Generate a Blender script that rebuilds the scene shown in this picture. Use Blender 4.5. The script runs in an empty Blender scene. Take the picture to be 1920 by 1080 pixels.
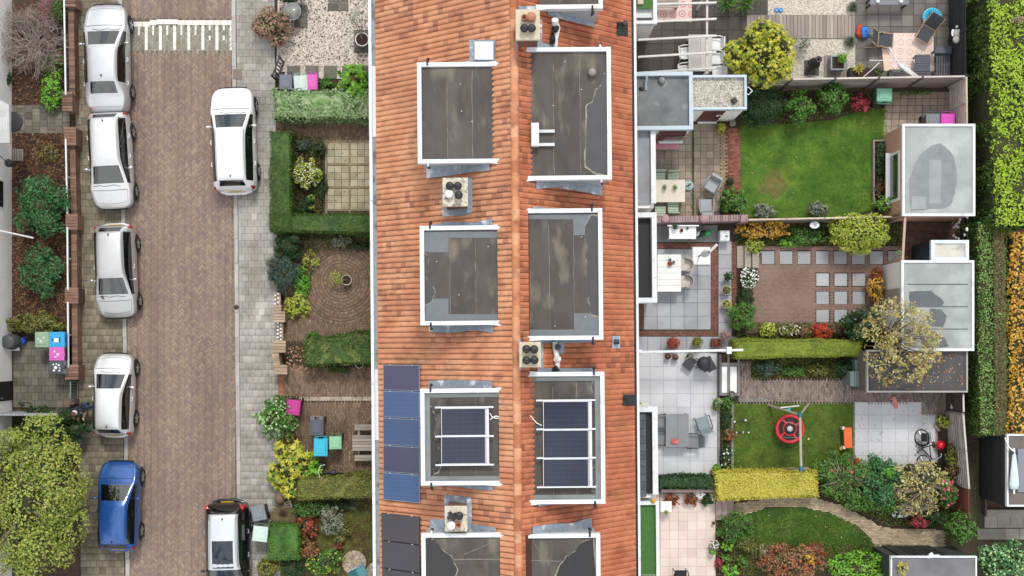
import bpy, bmesh, math, random
import numpy as np
from mathutils import Vector, Matrix
R = random.Random(11); NP = np.random.default_rng(11)
S = bpy.context.scene; COL = S.collection
rad = math.radians
# ---------------------------------------------------------------- camera, sky, sun, exposure
H, F, CX, CY = 46.0, 2070.0, 960.0, 640.0      # flying height, focal length (px of a 1920 px frame), point straight below
cam = bpy.data.cameras.new('camera'); camo = bpy.data.objects.new('camera', cam); COL.objects.link(camo)
camo.location = (0, 0, H); cam.sensor_width = 36; cam.lens = F/1920*36; cam.shift_y = 100/1920
cam.clip_end = 400; cam.clip_start = .5; S.camera = camo
w = bpy.data.worlds.new('World'); S.world = w; w.use_nodes = True
SUN_EL, SUN_AZ = 54, 10        # degrees; azimuth from north, clockwise
nt = w.node_tree; bg = nt.nodes['Background']; sky = nt.nodes.new('ShaderNodeTexSky')
sky.sky_type = 'NISHITA'; sky.sun_disc = False; sky.sun_elevation = rad(SUN_EL); sky.sun_rotation = rad(SUN_AZ)
tc = nt.nodes.new('ShaderNodeTexCoord'); ns = nt.nodes.new('ShaderNodeTexNoise')
ns.inputs['Scale'].default_value = 6.5; ns.inputs['Detail'].default_value = 7; ns.inputs['Roughness'].default_value = .58
nt.links.new(tc.outputs['Generated'], ns.inputs['Vector'])
rp = nt.nodes.new('ShaderNodeValToRGB'); rp.color_ramp.elements[0].position = .38; rp.color_ramp.elements[1].position = .52
rp.color_ramp.elements[0].color = (.08, .08, .08, 1)
nt.links.new(ns.outputs['Fac'], rp.inputs['Fac'])
mx = nt.nodes.new('ShaderNodeMixRGB'); mx.inputs[2].default_value = (10.6, 10.6, 10.6, 1)   # white cloud over the blue
nt.links.new(rp.outputs[0], mx.inputs[0]); nt.links.new(sky.outputs[0], mx.inputs[1]); 
sx_ = nt.nodes.new('ShaderNodeSeparateXYZ'); mr_ = nt.nodes.new('ShaderNodeMapRange'); mr_.inputs[3].default_value = .72; mr_.inputs[4].default_value = 1.0   # overcast sky: brighter towards the zenith
vs_ = nt.nodes.new('ShaderNodeVectorMath'); vs_.operation = 'SCALE'; nt.links.new(tc.outputs['Generated'], sx_.inputs[0]); nt.links.new(sx_.outputs[2], mr_.inputs[0])
nt.links.new(mx.outputs[0], vs_.inputs[0]); nt.links.new(mr_.outputs[0], vs_.inputs[3]); nt.links.new(vs_.outputs[0], bg.inputs[0])
bg.inputs[1].default_value = .10
sl = bpy.data.lights.new('sun', 'SUN'); sl.energy = 1.5; sl.angle = rad(12); sl.color = (1, .95, .87)
so = bpy.data.objects.new('sun', sl); COL.objects.link(so); so.location = (-20, 12, 60)
az = rad(SUN_AZ); el = rad(SUN_EL)
so.rotation_euler = Vector((math.sin(az)*math.cos(el), math.cos(az)*math.cos(el), math.sin(el))).to_track_quat('Z', 'Y').to_euler()
S.view_settings.view_transform = 'Standard'; S.view_settings.look = 'None'; S.view_settings.gamma = 1
S.view_settings.use_curve_mapping = False; S.view_settings.exposure = 0.6
S.cycles.max_bounces = 6; S.cycles.transparent_max_bounces = 4

# ---------------------------------------------------------------- helpers
def P(px, py, z=0.0):
    s = (H-z)/F
    return Vector(((px-CX)*s, (CY-py)*s, z))
def pm(n, z=0.0): return n*(H-z)/F
def lin(h):
    r = [int(h[i:i+2], 16)/255 for i in (0, 2, 4)]
    return tuple(c/12.92 if c <= .04045 else ((c+.055)/1.055)**2.4 for c in r)
MC = {}
GAIN = 0.84
def M(name, cols, rough=.8, metal=0.0, noise=.14, ns=2.5, bump=0.0, bs=40, leaf=0.0, coat=0.0, stains=(), gain=GAIN, clump=None, stretch=None, spec=.5, coat_ior=1.5):
    """cols: list of sRGB hex; picked per object / per island.  stains: (hex, scale, threshold, softness, amount)"""
    if name in MC: return MC[name]
    m = bpy.data.materials.new(name); m.use_nodes = True; t = m.node_tree; N = t.nodes; L = t.links
    b = N['Principled BSDF']; b.inputs['Roughness'].default_value = rough; b.inputs['Metallic'].default_value = metal
    b.inputs['Coat Weight'].default_value = coat; b.inputs['Coat IOR'].default_value = coat_ior; b.inputs['Coat Roughness'].default_value = .03; b.inputs['Specular IOR Level'].default_value = spec
    cols = [tuple(c*gain for c in lin(h)) for h in cols]
    geo = N.new('ShaderNodeNewGeometry')
    def math_(op, a, bb, clamp=False):
        n = N.new('ShaderNodeMath'); n.operation = op; n.use_clamp = clamp
        for i, v in enumerate((a, bb)):
            if v is None: continue
            if isinstance(v, (int, float)): n.inputs[i].default_value = v
            else: L.new(v, n.inputs[i])
        return n.outputs[0]
    def noise_(scale, detail=4, off=0, st=None):
        n = N.new('ShaderNodeTexNoise'); n.inputs['Scale'].default_value = scale; n.inputs['Detail'].default_value = detail
        mp = N.new('ShaderNodeMapping'); mp.inputs['Location'].default_value = (off, off*1.7, off*.6)
        if st: mp.inputs['Scale'].default_value = st
        L.new(geo.outputs['Position'], mp.inputs['Vector']); L.new(mp.outputs[0], n.inputs['Vector']); return n.outputs['Fac']
    if len(cols) > 1:
        oi = N.new('ShaderNodeObjectInfo')
        f = math_('FRACT', math_('ADD', oi.outputs['Random'], geo.outputs['Random Per Island']), None)
        if clump:
            cn = math_('MULTIPLY_ADD', noise_(clump[0], 6, 3.3), 3.0); cn.node.inputs[2].default_value = -1.0; cn.node.use_clamp = True
            f = math_('ADD', math_('MULTIPLY', f, 1-clump[1]), math_('MULTIPLY', cn, clump[1]))
        rmp = N.new('ShaderNodeValToRGB'); e = rmp.color_ramp.elements
        while len(e) < len(cols): e.new(.5)
        for i, c in enumerate(cols):
            e[i].position = i/(len(cols)-1)*.98+.01; e[i].color = (*c, 1)
        L.new(f, rmp.inputs[0]); col = rmp.outputs[0]
    else:
        rgb = N.new('ShaderNodeRGB'); rgb.outputs[0].default_value = (*cols[0], 1); col = rgb.outputs[0]
    if noise:
        mr = N.new('ShaderNodeMapRange'); mr.inputs[1].default_value = .25; mr.inputs[2].default_value = .75
        mr.inputs[3].default_value = 1-noise; mr.inputs[4].default_value = 1+noise
        L.new(noise_(ns, 6, 0, stretch), mr.inputs[0])
        vm = N.new('ShaderNodeVectorMath'); vm.operation = 'SCALE'; L.new(col, vm.inputs[0]); L.new(mr.outputs[0], vm.inputs[3]); col = vm.outputs[0]
    for k, (hx, sc, th, soft, amt) in enumerate(stains):
        mr = N.new('ShaderNodeMapRange'); mr.inputs[1].default_value = th-soft; mr.inputs[2].default_value = th+soft; mr.inputs[4].default_value = amt
        L.new(noise_(sc, 7, 7.1*k+2, stretch), mr.inputs[0])
        mxr = N.new('ShaderNodeMixRGB'); L.new(mr.outputs[0], mxr.inputs[0]); L.new(col, mxr.inputs[1])
        mxr.inputs[2].default_value = (*[c*gain for c in lin(hx)], 1); col = mxr.outputs[0]
    L.new(col, b.inputs['Base Color'])
    if bump:
        bn = N.new('ShaderNodeBump'); bn.inputs['Strength'].default_value = bump; bn.inputs['Distance'].default_value = .01
        L.new(noise_(bs, 4, 1.5), bn.inputs['Height']); L.new(bn.outputs[0], b.inputs['Normal'])
    if leaf:
        tr = N.new('ShaderNodeBsdfTranslucent'); L.new(col, tr.inputs[0])
        ms = N.new('ShaderNodeMixShader'); ms.inputs[0].default_value = leaf
        L.new(b.outputs[0], ms.inputs[1]); L.new(tr.outputs[0], ms.inputs[2]); L.new(ms.outputs[0], N['Material Output'].inputs[0])
    MC[name] = m
    return m
def tag(o, label=None, cat=None, group=None, kind=None):
    if label: o['label'] = label
    if cat: o['category'] = cat
    if group: o['group'] = group
    if kind: o['kind'] = kind
    return o
def thing(name, label, cat, loc=(0, 0, 0), rot=0.0, group=None):
    o = bpy.data.objects.new(name, None); COL.objects.link(o); o.location = loc; o.rotation_euler = (0, 0, rot); o.empty_display_size = .2
    return tag(o, label, cat, group)
def link(name, me, parent=None, loc=(0, 0, 0), rot=(0, 0, 0), scale=(1, 1, 1)):
    o = bpy.data.objects.new(name, me); COL.objects.link(o); o.parent = parent; o.location = loc; o.rotation_euler = rot; o.scale = scale
    return o
class MB:
    def __init__(s): s.v = []; s.f = []; s.mi = []; s.m = 0; s.sm = []; s.smooth = False
    def add(s, V, Fc, sm=None):
        b = len(s.v); s.v += [tuple(v) for v in V]
        for f in Fc: s.f.append([b+i for i in f]); s.mi.append(s.m); s.sm.append(s.smooth if sm is None else sm)
        return s
    def box(s, c, d, rz=0.0, ch=0.0, M4=None):
        x, y, z = d[0]/2, d[1]/2, d[2]/2; ch = min(ch, x*.9, y*.9, z*.9)
        if ch <= 0:
            V = [(-x, -y, -z), (x, -y, -z), (x, y, -z), (-x, y, -z), (-x, -y, z), (x, -y, z), (x, y, z), (-x, y, z)]
            Fc = [(3, 2, 1, 0), (4, 5, 6, 7), (0, 1, 5, 4), (1, 2, 6, 5), (2, 3, 7, 6), (3, 0, 4, 7)]
        else:
            V = [(-x, -y, -z), (x, -y, -z), (x, y, -z), (-x, y, -z), (-x, -y, z-ch), (x, -y, z-ch), (x, y, z-ch), (-x, y, z-ch),
                 (-x+ch, -y+ch, z), (x-ch, -y+ch, z), (x-ch, y-ch, z), (-x+ch, y-ch, z)]
            Fc = [(3, 2, 1, 0), (8, 9, 10, 11)]
            for i in range(4):
                j = (i+1) % 4; Fc += [(i, j, 4+j, 4+i), (4+i, 4+j, 8+j, 8+i)]
        mt = M4 if M4 is not None else Matrix.Rotation(rz, 4, 'Z')
        return s.add([Vector(c)+(mt.to_3x3() @ Vector(v)) for v in V], Fc, False)
    def bar(s, a, b, w, h, up=(0, 0, 1)):
        a, b = Vector(a), Vector(b); d = b-a; l = d.length; y = d.normalized(); x = y.cross(Vector(up))
        x = x.normalized() if x.length > 1e-5 else Vector((1, 0, 0)); z = x.cross(y)
        return s.box((a+b)/2, (w, l, h), M4=Matrix((x, y, z)).transposed().to_4x4())
    def prism(s, poly, z0, z1):
        n = len(poly)
        ar = sum(poly[i][0]*poly[(i+1) % n][1]-poly[(i+1) % n][0]*poly[i][1] for i in range(n))
        if ar < 0: poly = poly[::-1]
        V = [(p[0], p[1], z0) for p in poly]+[(p[0], p[1], z1) for p in poly]
        return s.add(V, [list(range(n))[::-1], [n+i for i in range(n)]]+[(i, (i+1) % n, n+(i+1) % n, n+i) for i in range(n)], False)
    def poly(s, pts): return s.add(pts, [list(range(len(pts)))], False)
    def tube(s, pts, r, n=6, caps=True):
        pts = [Vector(p) for p in pts]; k = len(pts); rr = r if isinstance(r, (list, tuple)) else [r]*k
        V = []; pu = None
        for i, p in enumerate(pts):
            d = (pts[min(i+1, k-1)]-pts[max(i-1, 0)])
            d = d.normalized() if d.length > 1e-9 else Vector((0, 0, 1))
            if pu is None: pu = d.orthogonal().normalized()
            pu = pu-d*pu.dot(d); pu = pu.normalized() if pu.length > 1e-6 else d.orthogonal().normalized()
            q = d.cross(pu)
            V += [p+(pu*math.cos(2*math.pi*j/n)+q*math.sin(2*math.pi*j/n))*rr[i] for j in range(n)]
        Fc = [(i*n+j, i*n+(j+1) % n, (i+1)*n+(j+1) % n, (i+1)*n+j) for i in range(k-1) for j in range(n)]
        s.add(V, Fc, n > 4)
        if caps: s.add([V[j] for j in range(n)], [list(range(n))[::-1]], False); s.add(V[-n:], [list(range(n))], False)
        return s
    def lathe(s, prof, c=(0, 0, 0), n=16, sx=1, sy=1):
        V = [(c[0]+r*sx*math.cos(2*math.pi*j/n), c[1]+r*sy*math.sin(2*math.pi*j/n), c[2]+z) for r, z in prof for j in range(n)]
        k = len(prof)
        return s.add(V, [(i*n+j, i*n+(j+1) % n, (i+1)*n+(j+1) % n, (i+1)*n+j) for i in range(k-1) for j in range(n)], True)
    def ring(s, c, R_, r, n=20, k=6, M4=None, arc=2*math.pi):
        mt = (M4 or Matrix()).to_3x3(); full = abs(arc-2*math.pi) < 1e-6; nn = n if full else n+1
        pts = [Vector(c)+mt @ Vector((R_*math.cos(arc*i/n), R_*math.sin(arc*i/n), 0)) for i in range(nn)]
        if full: pts.append(pts[0].copy())
        return s.tube(pts, r, k, not full)
    def ball(s, c, r, n=10, k=7):
        r = (r, r, r) if isinstance(r, (int, float)) else r
        V = []; 
        for i in range(k+1):
            a = math.pi*i/k
            for j in range(n): b = 2*math.pi*j/n; V.append((c[0]+r[0]*math.sin(a)*math.cos(b), c[1]+r[1]*math.sin(a)*math.sin(b), c[2]+r[2]*math.cos(a)))
        return s.add(V, [(i*n+j, (i+1)*n+j, (i+1)*n+(j+1) % n, i*n+(j+1) % n) for i in range(k) for j in range(n)], True)
    def build(s, name, mats, parent=None, off=None, loc=(0, 0, 0), rot=0.0):
        me = bpy.data.meshes.new(name); v = s.v
        if off is not None: v = [(a-off[0], b-off[1], c-off[2]) for a, b, c in v]
        me.from_pydata(v, [], s.f)
        for mm in (mats if isinstance(mats, (list, tuple)) else [mats]): me.materials.append(mm)
        me.polygons.foreach_set('material_index', s.mi); me.polygons.foreach_set('use_smooth', s.sm); me.update()
        return link(name, me, parent, loc, (0, 0, rot))
def npmesh(name, V, Fc, mats, mi=None):
    """fast mesh of equal-sized polygons"""
    V = np.asarray(V, np.float32).reshape(-1, 3); Fc = np.asarray(Fc, np.int32); n, k = Fc.shape
    me = bpy.data.meshes.new(name); me.vertices.add(len(V)); me.vertices.foreach_set('co', V.ravel())
    me.loops.add(n*k); me.loops.foreach_set('vertex_index', Fc.ravel()); me.polygons.add(n)
    me.polygons.foreach_set('loop_start', np.arange(0, n*k, k, dtype=np.int32))
    for mm in (mats if isinstance(mats, (list, tuple)) else [mats]): me.materials.append(mm)
    if mi is not None: me.polygons.foreach_set('material_index', np.asarray(mi, np.int32))
    me.update(calc_edges=True); me.validate(); return me
def npboxes(name, C, D, ang, mat, hz=None):
    """many boxes without bottoms: C (n,3) centres of the TOP face, D (n,2) sizes, ang (n,), hz height"""
    n = len(C); C = np.asarray(C, float); D = np.asarray(D, float); c, s = np.cos(ang), np.sin(ang)
    u = np.stack([c, s], 1)*D[:, :1]/2; v = np.stack([-s, c], 1)*D[:, 1:]/2
    hz = .04 if hz is None else hz; ch = .006
    V = np.zeros((n, 12, 3))
    for i, (a, b) in enumerate(((-1, -1), (1, -1), (1, 1), (-1, 1))):
        V[:, i, :2] = C[:, :2]+a*u+b*v; V[:, i, 2] = C[:, 2]-hz
        V[:, 4+i, :2] = C[:, :2]+a*u+b*v; V[:, 4+i, 2] = C[:, 2]-ch
        sh = 1-2*ch/np.maximum(D, .03)
        V[:, 8+i, :2] = C[:, :2]+a*u*sh[:, :1]+b*v*sh[:, 1:]; V[:, 8+i, 2] = C[:, 2]+NP.uniform(-.0015, .0015, n)
    f = [(8, 9, 10, 11)]
    for i in range(4): j = (i+1) % 4; f += [(i, j, 4+j, 4+i), (4+i, 4+j, 8+j, 8+i)]
    Fc = (np.arange(n)[:, None, None]*12+np.array(f)[None]).reshape(-1, 4)
    return npmesh(name, V, Fc, mat)
def quadq(q):
    if len(q) == 4 and not isinstance(q[0], (tuple, list)): x0, y0, x1, y1 = q; return [(x0, y0), (x1, y0), (x1, y1), (x0, y1)]
    return q
def bil(q, u, v):
    (a, b), (c, d), (e, f), (g, h) = q
    return (a*(1-u)*(1-v)+c*u*(1-v)+e*u*v+g*(1-u)*v, b*(1-u)*(1-v)+d*u*(1-v)+f*u*v+h*(1-u)*v)
def inpoly(p, x, y):
    r = False; n = len(p); j = n-1
    for i in range(n):
        if (p[i][1] > y) != (p[j][1] > y) and x < (p[j][0]-p[i][0])*(y-p[i][1])/(p[j][1]-p[i][1])+p[i][0]: r = not r
        j = i
    return r
def sheet(name, label, cat, px_poly, z, mat, kind='structure', parent=None, thick=None):
    """a flat (or thin solid) sheet over a polygon given in photo px at height z"""
    pts = [P(x, y, z) for x, y in quadq(px_poly)]
    b = MB()
    if thick: b.prism([(p.x, p.y) for p in pts], z-thick, z)
    else:
        ar = sum(pts[i].x*pts[(i+1) % len(pts)].y-pts[(i+1) % len(pts)].x*pts[i].y for i in range(len(pts)))
        b.poly(pts if ar > 0 else pts[::-1])
    o = b.build(name, mat, parent)
    return tag(o, label, cat, kind=kind)
UNIT = {}
def unit_slab(mat, h=.05):
    k = (mat.name, h)
    if k not in UNIT:
        b = MB(); b.box((0, 0, -h/2), (1, 1, h), ch=.009); me = bpy.data.meshes.new('slab'); me.from_pydata(b.v, [], b.f); me.materials.append(mat); UNIT[k] = me
    return UNIT[k]
def paving(parent, q, nu, nv, z, mat, bond=0.0, gap=.010, skip=None, sub='slab', vert=False, cap=300, h=.05, merge=0.0):
    """slabs over a px quad; vert: the bond shifts along v (columns) instead of along u (rows)"""
    q = quadq(q); items = []
    rows, per = (nu, nv) if vert else (nv, nu)
    for r in range(rows):
        off = bond*(r % 2); ed = [0.0]; k = off if off else 1.0
        while k < per-.001:
            ed.append(k/per); k += 1
        ed.append(1.0); i = 0
        while i < len(ed)-1:
            j = i+1
            if merge and R.random() < merge and j < len(ed)-1: j += 1
            a, b = ed[i], ed[j]; i = j
            u0, u1, v0, v1 = (r/rows, (r+1)/rows, a, b) if vert else (a, b, r/rows, (r+1)/rows)
            cc = [P(*bil(q, *t), z) for t in ((u0, v0), (u1, v0), (u1, v1), (u0, v1))]
            mpx = bil(q, (u0+u1)/2, (v0+v1)/2)
            if skip and skip(*mpx): continue
            c = sum(cc, Vector())/4; du = (cc[1]+cc[2]-cc[0]-cc[3])/2; dv = (cc[0]+cc[1]-cc[2]-cc[3])/2
            items.append((c, du.length-gap, dv.length-gap, math.atan2(du.y, du.x), mpx))
    vis = lambda t: (-10 < t[4][0] < 1930 and -10 < t[4][1] < 1090)
    items.sort(key=lambda t: 0 if vis(t) else 1)
    me = unit_slab(mat, h)
    for c, a, b, an, _ in items[:cap]:
        link(sub, me, parent, (c.x, c.y, z+R.uniform(-.003, .003)), (R.uniform(-.006, .006), R.uniform(-.006, .006), an), (a, b, 1))
    if len(items) > cap:
        it = items[cap:]
        o = link(sub, npboxes(sub, [(t[0].x, t[0].y, z+R.uniform(-.003, .003)) for t in it], [(t[1], t[2]) for t in it], np.array([t[3] for t in it]), mat, h), parent); o['kind'] = 'stuff'
def bricks(parent, poly, pattern, z, mat, L_=.2, W_=.05, gap=.006, rot=None, sub='brick', h=.04, skip=None):
    """fine brick paving, each brick a little box, joined in one part (bricks are under 10 px)"""
    poly = quadq(poly); w_ = [P(x, y, z) for x, y in poly]; wp = [(p.x, p.y) for p in w_]
    x0, x1 = min(p[0] for p in wp), max(p[0] for p in wp); y0, y1 = min(p[1] for p in wp), max(p[1] for p in wp)
    cx, cy = (x0+x1)/2, (y0+y1)/2; ext = max(x1-x0, y1-y0)*.75+1
    C = []; D = []; A = []
    if pattern == 'herring':
        k = max(2, round(L_/W_)); rot = rad(45) if rot is None else rot; n = int(ext*1.5/W_)
        c, s = math.cos(rot), math.sin(rot)
        for m_ in range(-n//k-2, n//k+3):
            for i in range(-n, n+1):
                ox, oy = i+2*k*m_, i
                for (bx, by, lw, lh) in ((ox+k/2, oy+.5, k, 1), (ox+.5, oy+1+k/2, 1, k)):
                    X, Y = bx*W_, by*W_
                    if abs(X) > ext*1.5 or abs(Y) > ext*1.5: continue
                    xx, yy = cx+X*c-Y*s, cy+X*s+Y*c
                    if x0 <= xx <= x1 and y0 <= yy <= y1: C.append((xx, yy)); D.append((lw*W_-gap, lh*W_-gap)); A.append(rot)
    else:
        vert = pattern == 'runv'; l, wd = (W_, L_) if vert else (L_, W_)
        nx, ny = int((x1-x0)/l)+2, int((y1-y0)/wd)+2
        for i in range(nx):
            for j in range(ny):
                X = x0+(i+.5)*l-(.5*l*(j % 2) if not vert else 0); Y = y0+(j+.5)*wd-(.5*wd*(i % 2) if vert else 0)
                C.append((X, Y)); D.append((l-gap, wd-gap)); A.append(R.gauss(0, .01))
    inv = F/(H-z); keep = []
    for i, (x, y) in enumerate(C):
        if inpoly(wp, x, y) and not (skip and skip(CX+x*inv, CY-y*inv)): keep.append(i)
    if not keep: return
    C = np.array([C[i] for i in keep]); D = np.array([D[i] for i in keep]); A = np.array([A[i] for i in keep])
    C = np.concatenate([C, z+NP.uniform(-.003, .003, (len(C), 1))], 1)
    o = link(sub, npboxes(sub, C, D, A, mat, h), parent); o['kind'] = 'stuff'
    return o
def leaves(pts, nrm, size, asp=.55, shape='d', spread=(.6, 1.35)):
    n = len(pts); nrm = nrm/np.maximum(np.linalg.norm(nrm, axis=1, keepdims=True), 1e-6)
    t = NP.normal(size=(n, 3)); t -= nrm*(t*nrm).sum(1, keepdims=True); t /= np.maximum(np.linalg.norm(t, axis=1, keepdims=True), 1e-6)
    b = np.cross(nrm, t); sz = size*NP.uniform(*spread, (n, 1))
    if shape == 'd':
        V = np.stack([pts-t*sz*.5, pts+b*sz*asp*.5+nrm*sz*.1, pts+t*sz*.5, pts-b*sz*asp*.5+nrm*sz*.1], 1)
        Fc = np.array([(0, 2, 1), (0, 3, 2)])
        return V.reshape(-1, 3), (np.arange(n)[:, None, None]*4+Fc[None]).reshape(-1, 3)
    if shape == 'n':      # needle
        V = np.stack([pts-t*sz*.5-b*sz*asp*.2, pts-t*sz*.5+b*sz*asp*.2, pts+t*sz*.5+nrm*sz*.15], 1)
        return V.reshape(-1, 3), np.arange(n*3).reshape(-1, 3)
    k = 10; V = np.zeros((n, k+1, 3)); V[:, k] = pts      # star: palmate leaf
    for i in range(k):
        r = (1.0 if i % 2 == 0 else .42)*(.7 if i == 5 else 1); a = 2*math.pi*i/k
        V[:, i] = pts+(t*math.cos(a)+b*math.sin(a))*sz*.5*r-nrm*sz*.08*(1 if i % 2 == 0 else 0)
    Fc = np.array([(k, i, (i+1) % k) for i in range(k)])
    return V.reshape(-1, 3), (np.arange(n)[:, None, None]*(k+1)+Fc[None]).reshape(-1, 3)
def scatter(name, label, cat, poly, z, n, size, mat, asp=.6, shape='d', tilt=.35, parent=None, lift=.012, keep=None):
    """loose leaves / blades over a px polygon"""
    poly = quadq(poly); xs = [p[0] for p in poly]; ys = [p[1] for p in poly]; pts = []; g = 0
    while len(pts) < n and g < n*12:
        g += 1; x, y = R.uniform(min(xs), max(xs)), R.uniform(min(ys), max(ys))
        if inpoly(poly, x, y) and (keep is None or keep(x, y)): p = P(x, y, z); pts.append((p.x, p.y, z+lift+R.random()*.01))
    pts = np.array(pts); nr = NP.normal(size=pts.shape)*tilt; nr[:, 2] += 1
    V, Fc = leaves(pts, nr, size, asp, shape)
    return tag(link(name, npmesh(name, V, Fc, mat), parent), label if parent is None else None, cat if parent is None else None, kind='stuff')
def pebbles(name, label, cat, poly, z, n, r, mat, parent=None, off=None):
    poly = quadq(poly); xs = [p[0] for p in poly]; ys = [p[1] for p in poly]; pts = []
    while len(pts) < n:
        x, y = R.uniform(min(xs), max(xs)), R.uniform(min(ys), max(ys))
        if inpoly(poly, x, y): p = P(x, y, z); pts.append((p.x, p.y, z))
    pts = np.array(pts); rr = NP.uniform(.5, 1.3, (n, 1, 1))*r; sh = NP.uniform(.7, 1.3, (n, 1, 3))
    o8 = np.array([(1, 0, 0), (0, 1, 0), (-1, 0, 0), (0, -1, 0), (0, 0, .7), (0, 0, -.4)], float)
    a = NP.uniform(0, 6.28, n); c, s = np.cos(a)[:, None], np.sin(a)[:, None]
    o = o8[None]*rr*sh; X = o[:, :, 0]*c-o[:, :, 1]*s; Y = o[:, :, 0]*s+o[:, :, 1]*c
    V = np.stack([X, Y, o[:, :, 2]], 2)+pts[:, None]
    if off is not None: V = V-np.array(off)[None, None]
    Fc = np.array([(0, 1, 4), (1, 2, 4), (2, 3, 4), (3, 0, 4), (1, 0, 5), (2, 1, 5), (3, 2, 5), (0, 3, 5)])
    ob = link(name, npmesh(name, V, (np.arange(n)[:, None, None]*6+Fc[None]).reshape(-1, 3), mat), parent)
    return tag(ob, label, cat, kind='stuff')
# ---------------------------------------------------------------- ground, road, pavements
m_soil = M('soil', ['4a3a30', '5a4638'], .95, noise=.35, ns=6, bump=.6, bs=30, stains=[('3b4a28', 1.3, .58, .06, .55)])
m_soil_dark = M('soil_dark', ['3d2a22'], .95, noise=.4, ns=9, bump=.7, bs=35)
m_joint = M('joint_sand', ['6d6354'], .95, noise=.25, ns=5)
m_joint_dark = M('joint_dark', ['4a4238'], .95, noise=.3, ns=5)
m_road = M('road_brick', ['86726a', '907c71', '9a8678', '857678', '8e7a70', 'ae9984', '998374', '7e6e6c'], .88, noise=.13, ns=1.6, bump=.2, bs=60, clump=(.8, .3),
           stains=[('75655c', .8, .58, .12, .4), ('a8927c', .9, .6, .1, .35)], stretch=(1.2, .16, 1))
m_pave_l = M('pavement_slab_dark', ['756d5d', '857c6b', '928877', '6b6453', '9d9382'], .9, noise=.2, ns=1.6, bump=.3, bs=70, stains=[('555338', .9, .56, .1, .5)])
m_pave_r = M('pavement_slab_grey', ['a3a09a', 'aaa7a1', '9b9892', 'b0ada7', 'a4a19a', 'a8a59e', 'c0bbb3'], .9, noise=.16, ns=1.4, bump=.3, bs=70, stains=[('7d7868', .6, .57, .1, .6), ('6c675a', 2.2, .62, .06, .4)])
m_kerb = M('kerb_stone', ['a9a9a4', 'b5b5b0', '9d9d99'], .85, noise=.12, ns=3, bump=.2)
m_white_brick = M('white_block', ['eae8e1', 'deddd5'], .8, noise=.08, ns=4)
m_grey_block = M('grey_block', ['8f8c7e', '9b988b', '84816f', 'a29f92'], .9, noise=.15, ns=3, bump=.3)
g = MB(); g.poly([(-70, -50, -.03), (70, -50, -.03), (70, 50, -.03), (-70, 50, -.03)])
tag(g.build('ground', m_soil), 'brown garden soil and bare earth between the paved areas', 'ground', kind='structure')
rd = [(222, -60), (434, -60), (446, 1140), (240, 1140)]
road = sheet('road', 'street of reddish brown herringbone clinker bricks between the parked cars', 'road', rd, -.012, m_joint)
hump = lambda x, y: 36 < y < 97
bricks(road, rd, 'herring', .015, m_road, .2, .05, .005, rot=rad(45), skip=hump)
# raised crossing: grey blocks with white lines
bricks(road, (238, 48, 437, 96), 'runv', .015, m_grey_block, .2, .1, .006, sub='grey_block')
for k in range(15):
    x = 241+k*13.3; y0 = 38+(3 if k in (0, 1, 2) else 0)-(1.5 if k in (4, 5, 6) else 0)
    b = MB(); p, q_ = P(x, y0), P(x+13.1, y0+9.2); b.box(((p.x+q_.x)/2, (p.y+q_.y)/2, 0), (abs(q_.x-p.x)-.006, abs(q_.y-p.y), .04), ch=.006); b.build('white_block', m_white_brick, road)
for k in range(8):
    x = 246+k*26.5
    if k:
        for j in range(4):
            b = MB(); p, q_ = P(x-.8, 48+j*11.55), P(x+4.8, 59.5+j*11.55); b.box(((p.x+q_.x)/2, (p.y+q_.y)/2, .002), (abs(q_.x-p.x), abs(q_.y-p.y)-.006, .044), ch=.006); b.build('white_block', m_white_brick, road)
    for j in ((0, 1) if k < 5 else (0, 2)):
        b = MB(); p, q_ = P(x+13, 48+j*9.5), P(x+16.6, 56.8+j*9.5); b.box(((p.x+q_.x)/2, (p.y+q_.y)/2, .002), (abs(q_.x-p.x), abs(q_.y-p.y), .044), ch=.006); b.build('white_block', m_white_brick, road)
lq = [(138, -60), (222, -60), (234, 1140), (152, 1140)]
pl = sheet('pavement', 'mossy grey pavement under the left row of parked cars', 'pavement', lq, .0, m_joint_dark)
paving(pl, lq, 7, 94, .06, m_pave_l, bond=.5, gap=.009, sub='paving_slab', merge=.06, h=.07)
rq = [(442, -60), (514, -60), (526, 1140), (454, 1140)]
pr = sheet('pavement', 'light grey slab pavement along the front gardens right of the street', 'pavement', rq, .035, m_joint)
paving(pr, rq, 6, 94, .06, m_pave_r, bond=.5, gap=.006, sub='paving_slab', merge=.06, h=.07)
for (a, b_, lab) in (((221, 228), (236, 244), 'left'), ((433, 441), (446, 454), 'right')):
    k = sheet('kerb', 'long grey concrete kerb on the %s side of the brick street' % lab, 'kerb', [(a[0], -60), (a[1], -60), (b_[1], 1140), (b_[0], 1140)], .03, m_joint)
    paving(k, [(a[0], -60), (a[1], -60), (b_[1], 1140), (b_[0], 1140)], 1, 26, .075, m_kerb, sub='kerbstone', h=.1)
m_iron = M('iron_cover', ['7d6f66'], .6, noise=.2, ns=20, bump=.3)
tag(MB().box((0, 0, 0), (.36, .42, .03), ch=.008).build('drain_cover', m_iron, loc=P(445, 139, .075)), 'square brown iron drain cover beside the right kerb', 'drain cover')
tag(MB().lathe([(0, .02), (.09, .02), (.1, 0)], n=14).build('manhole_plug', M('black_iron', ['2c2c2c'], .6), loc=P(443, 576, .078)), 'small round dark plug in the right kerb', 'plug')
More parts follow.
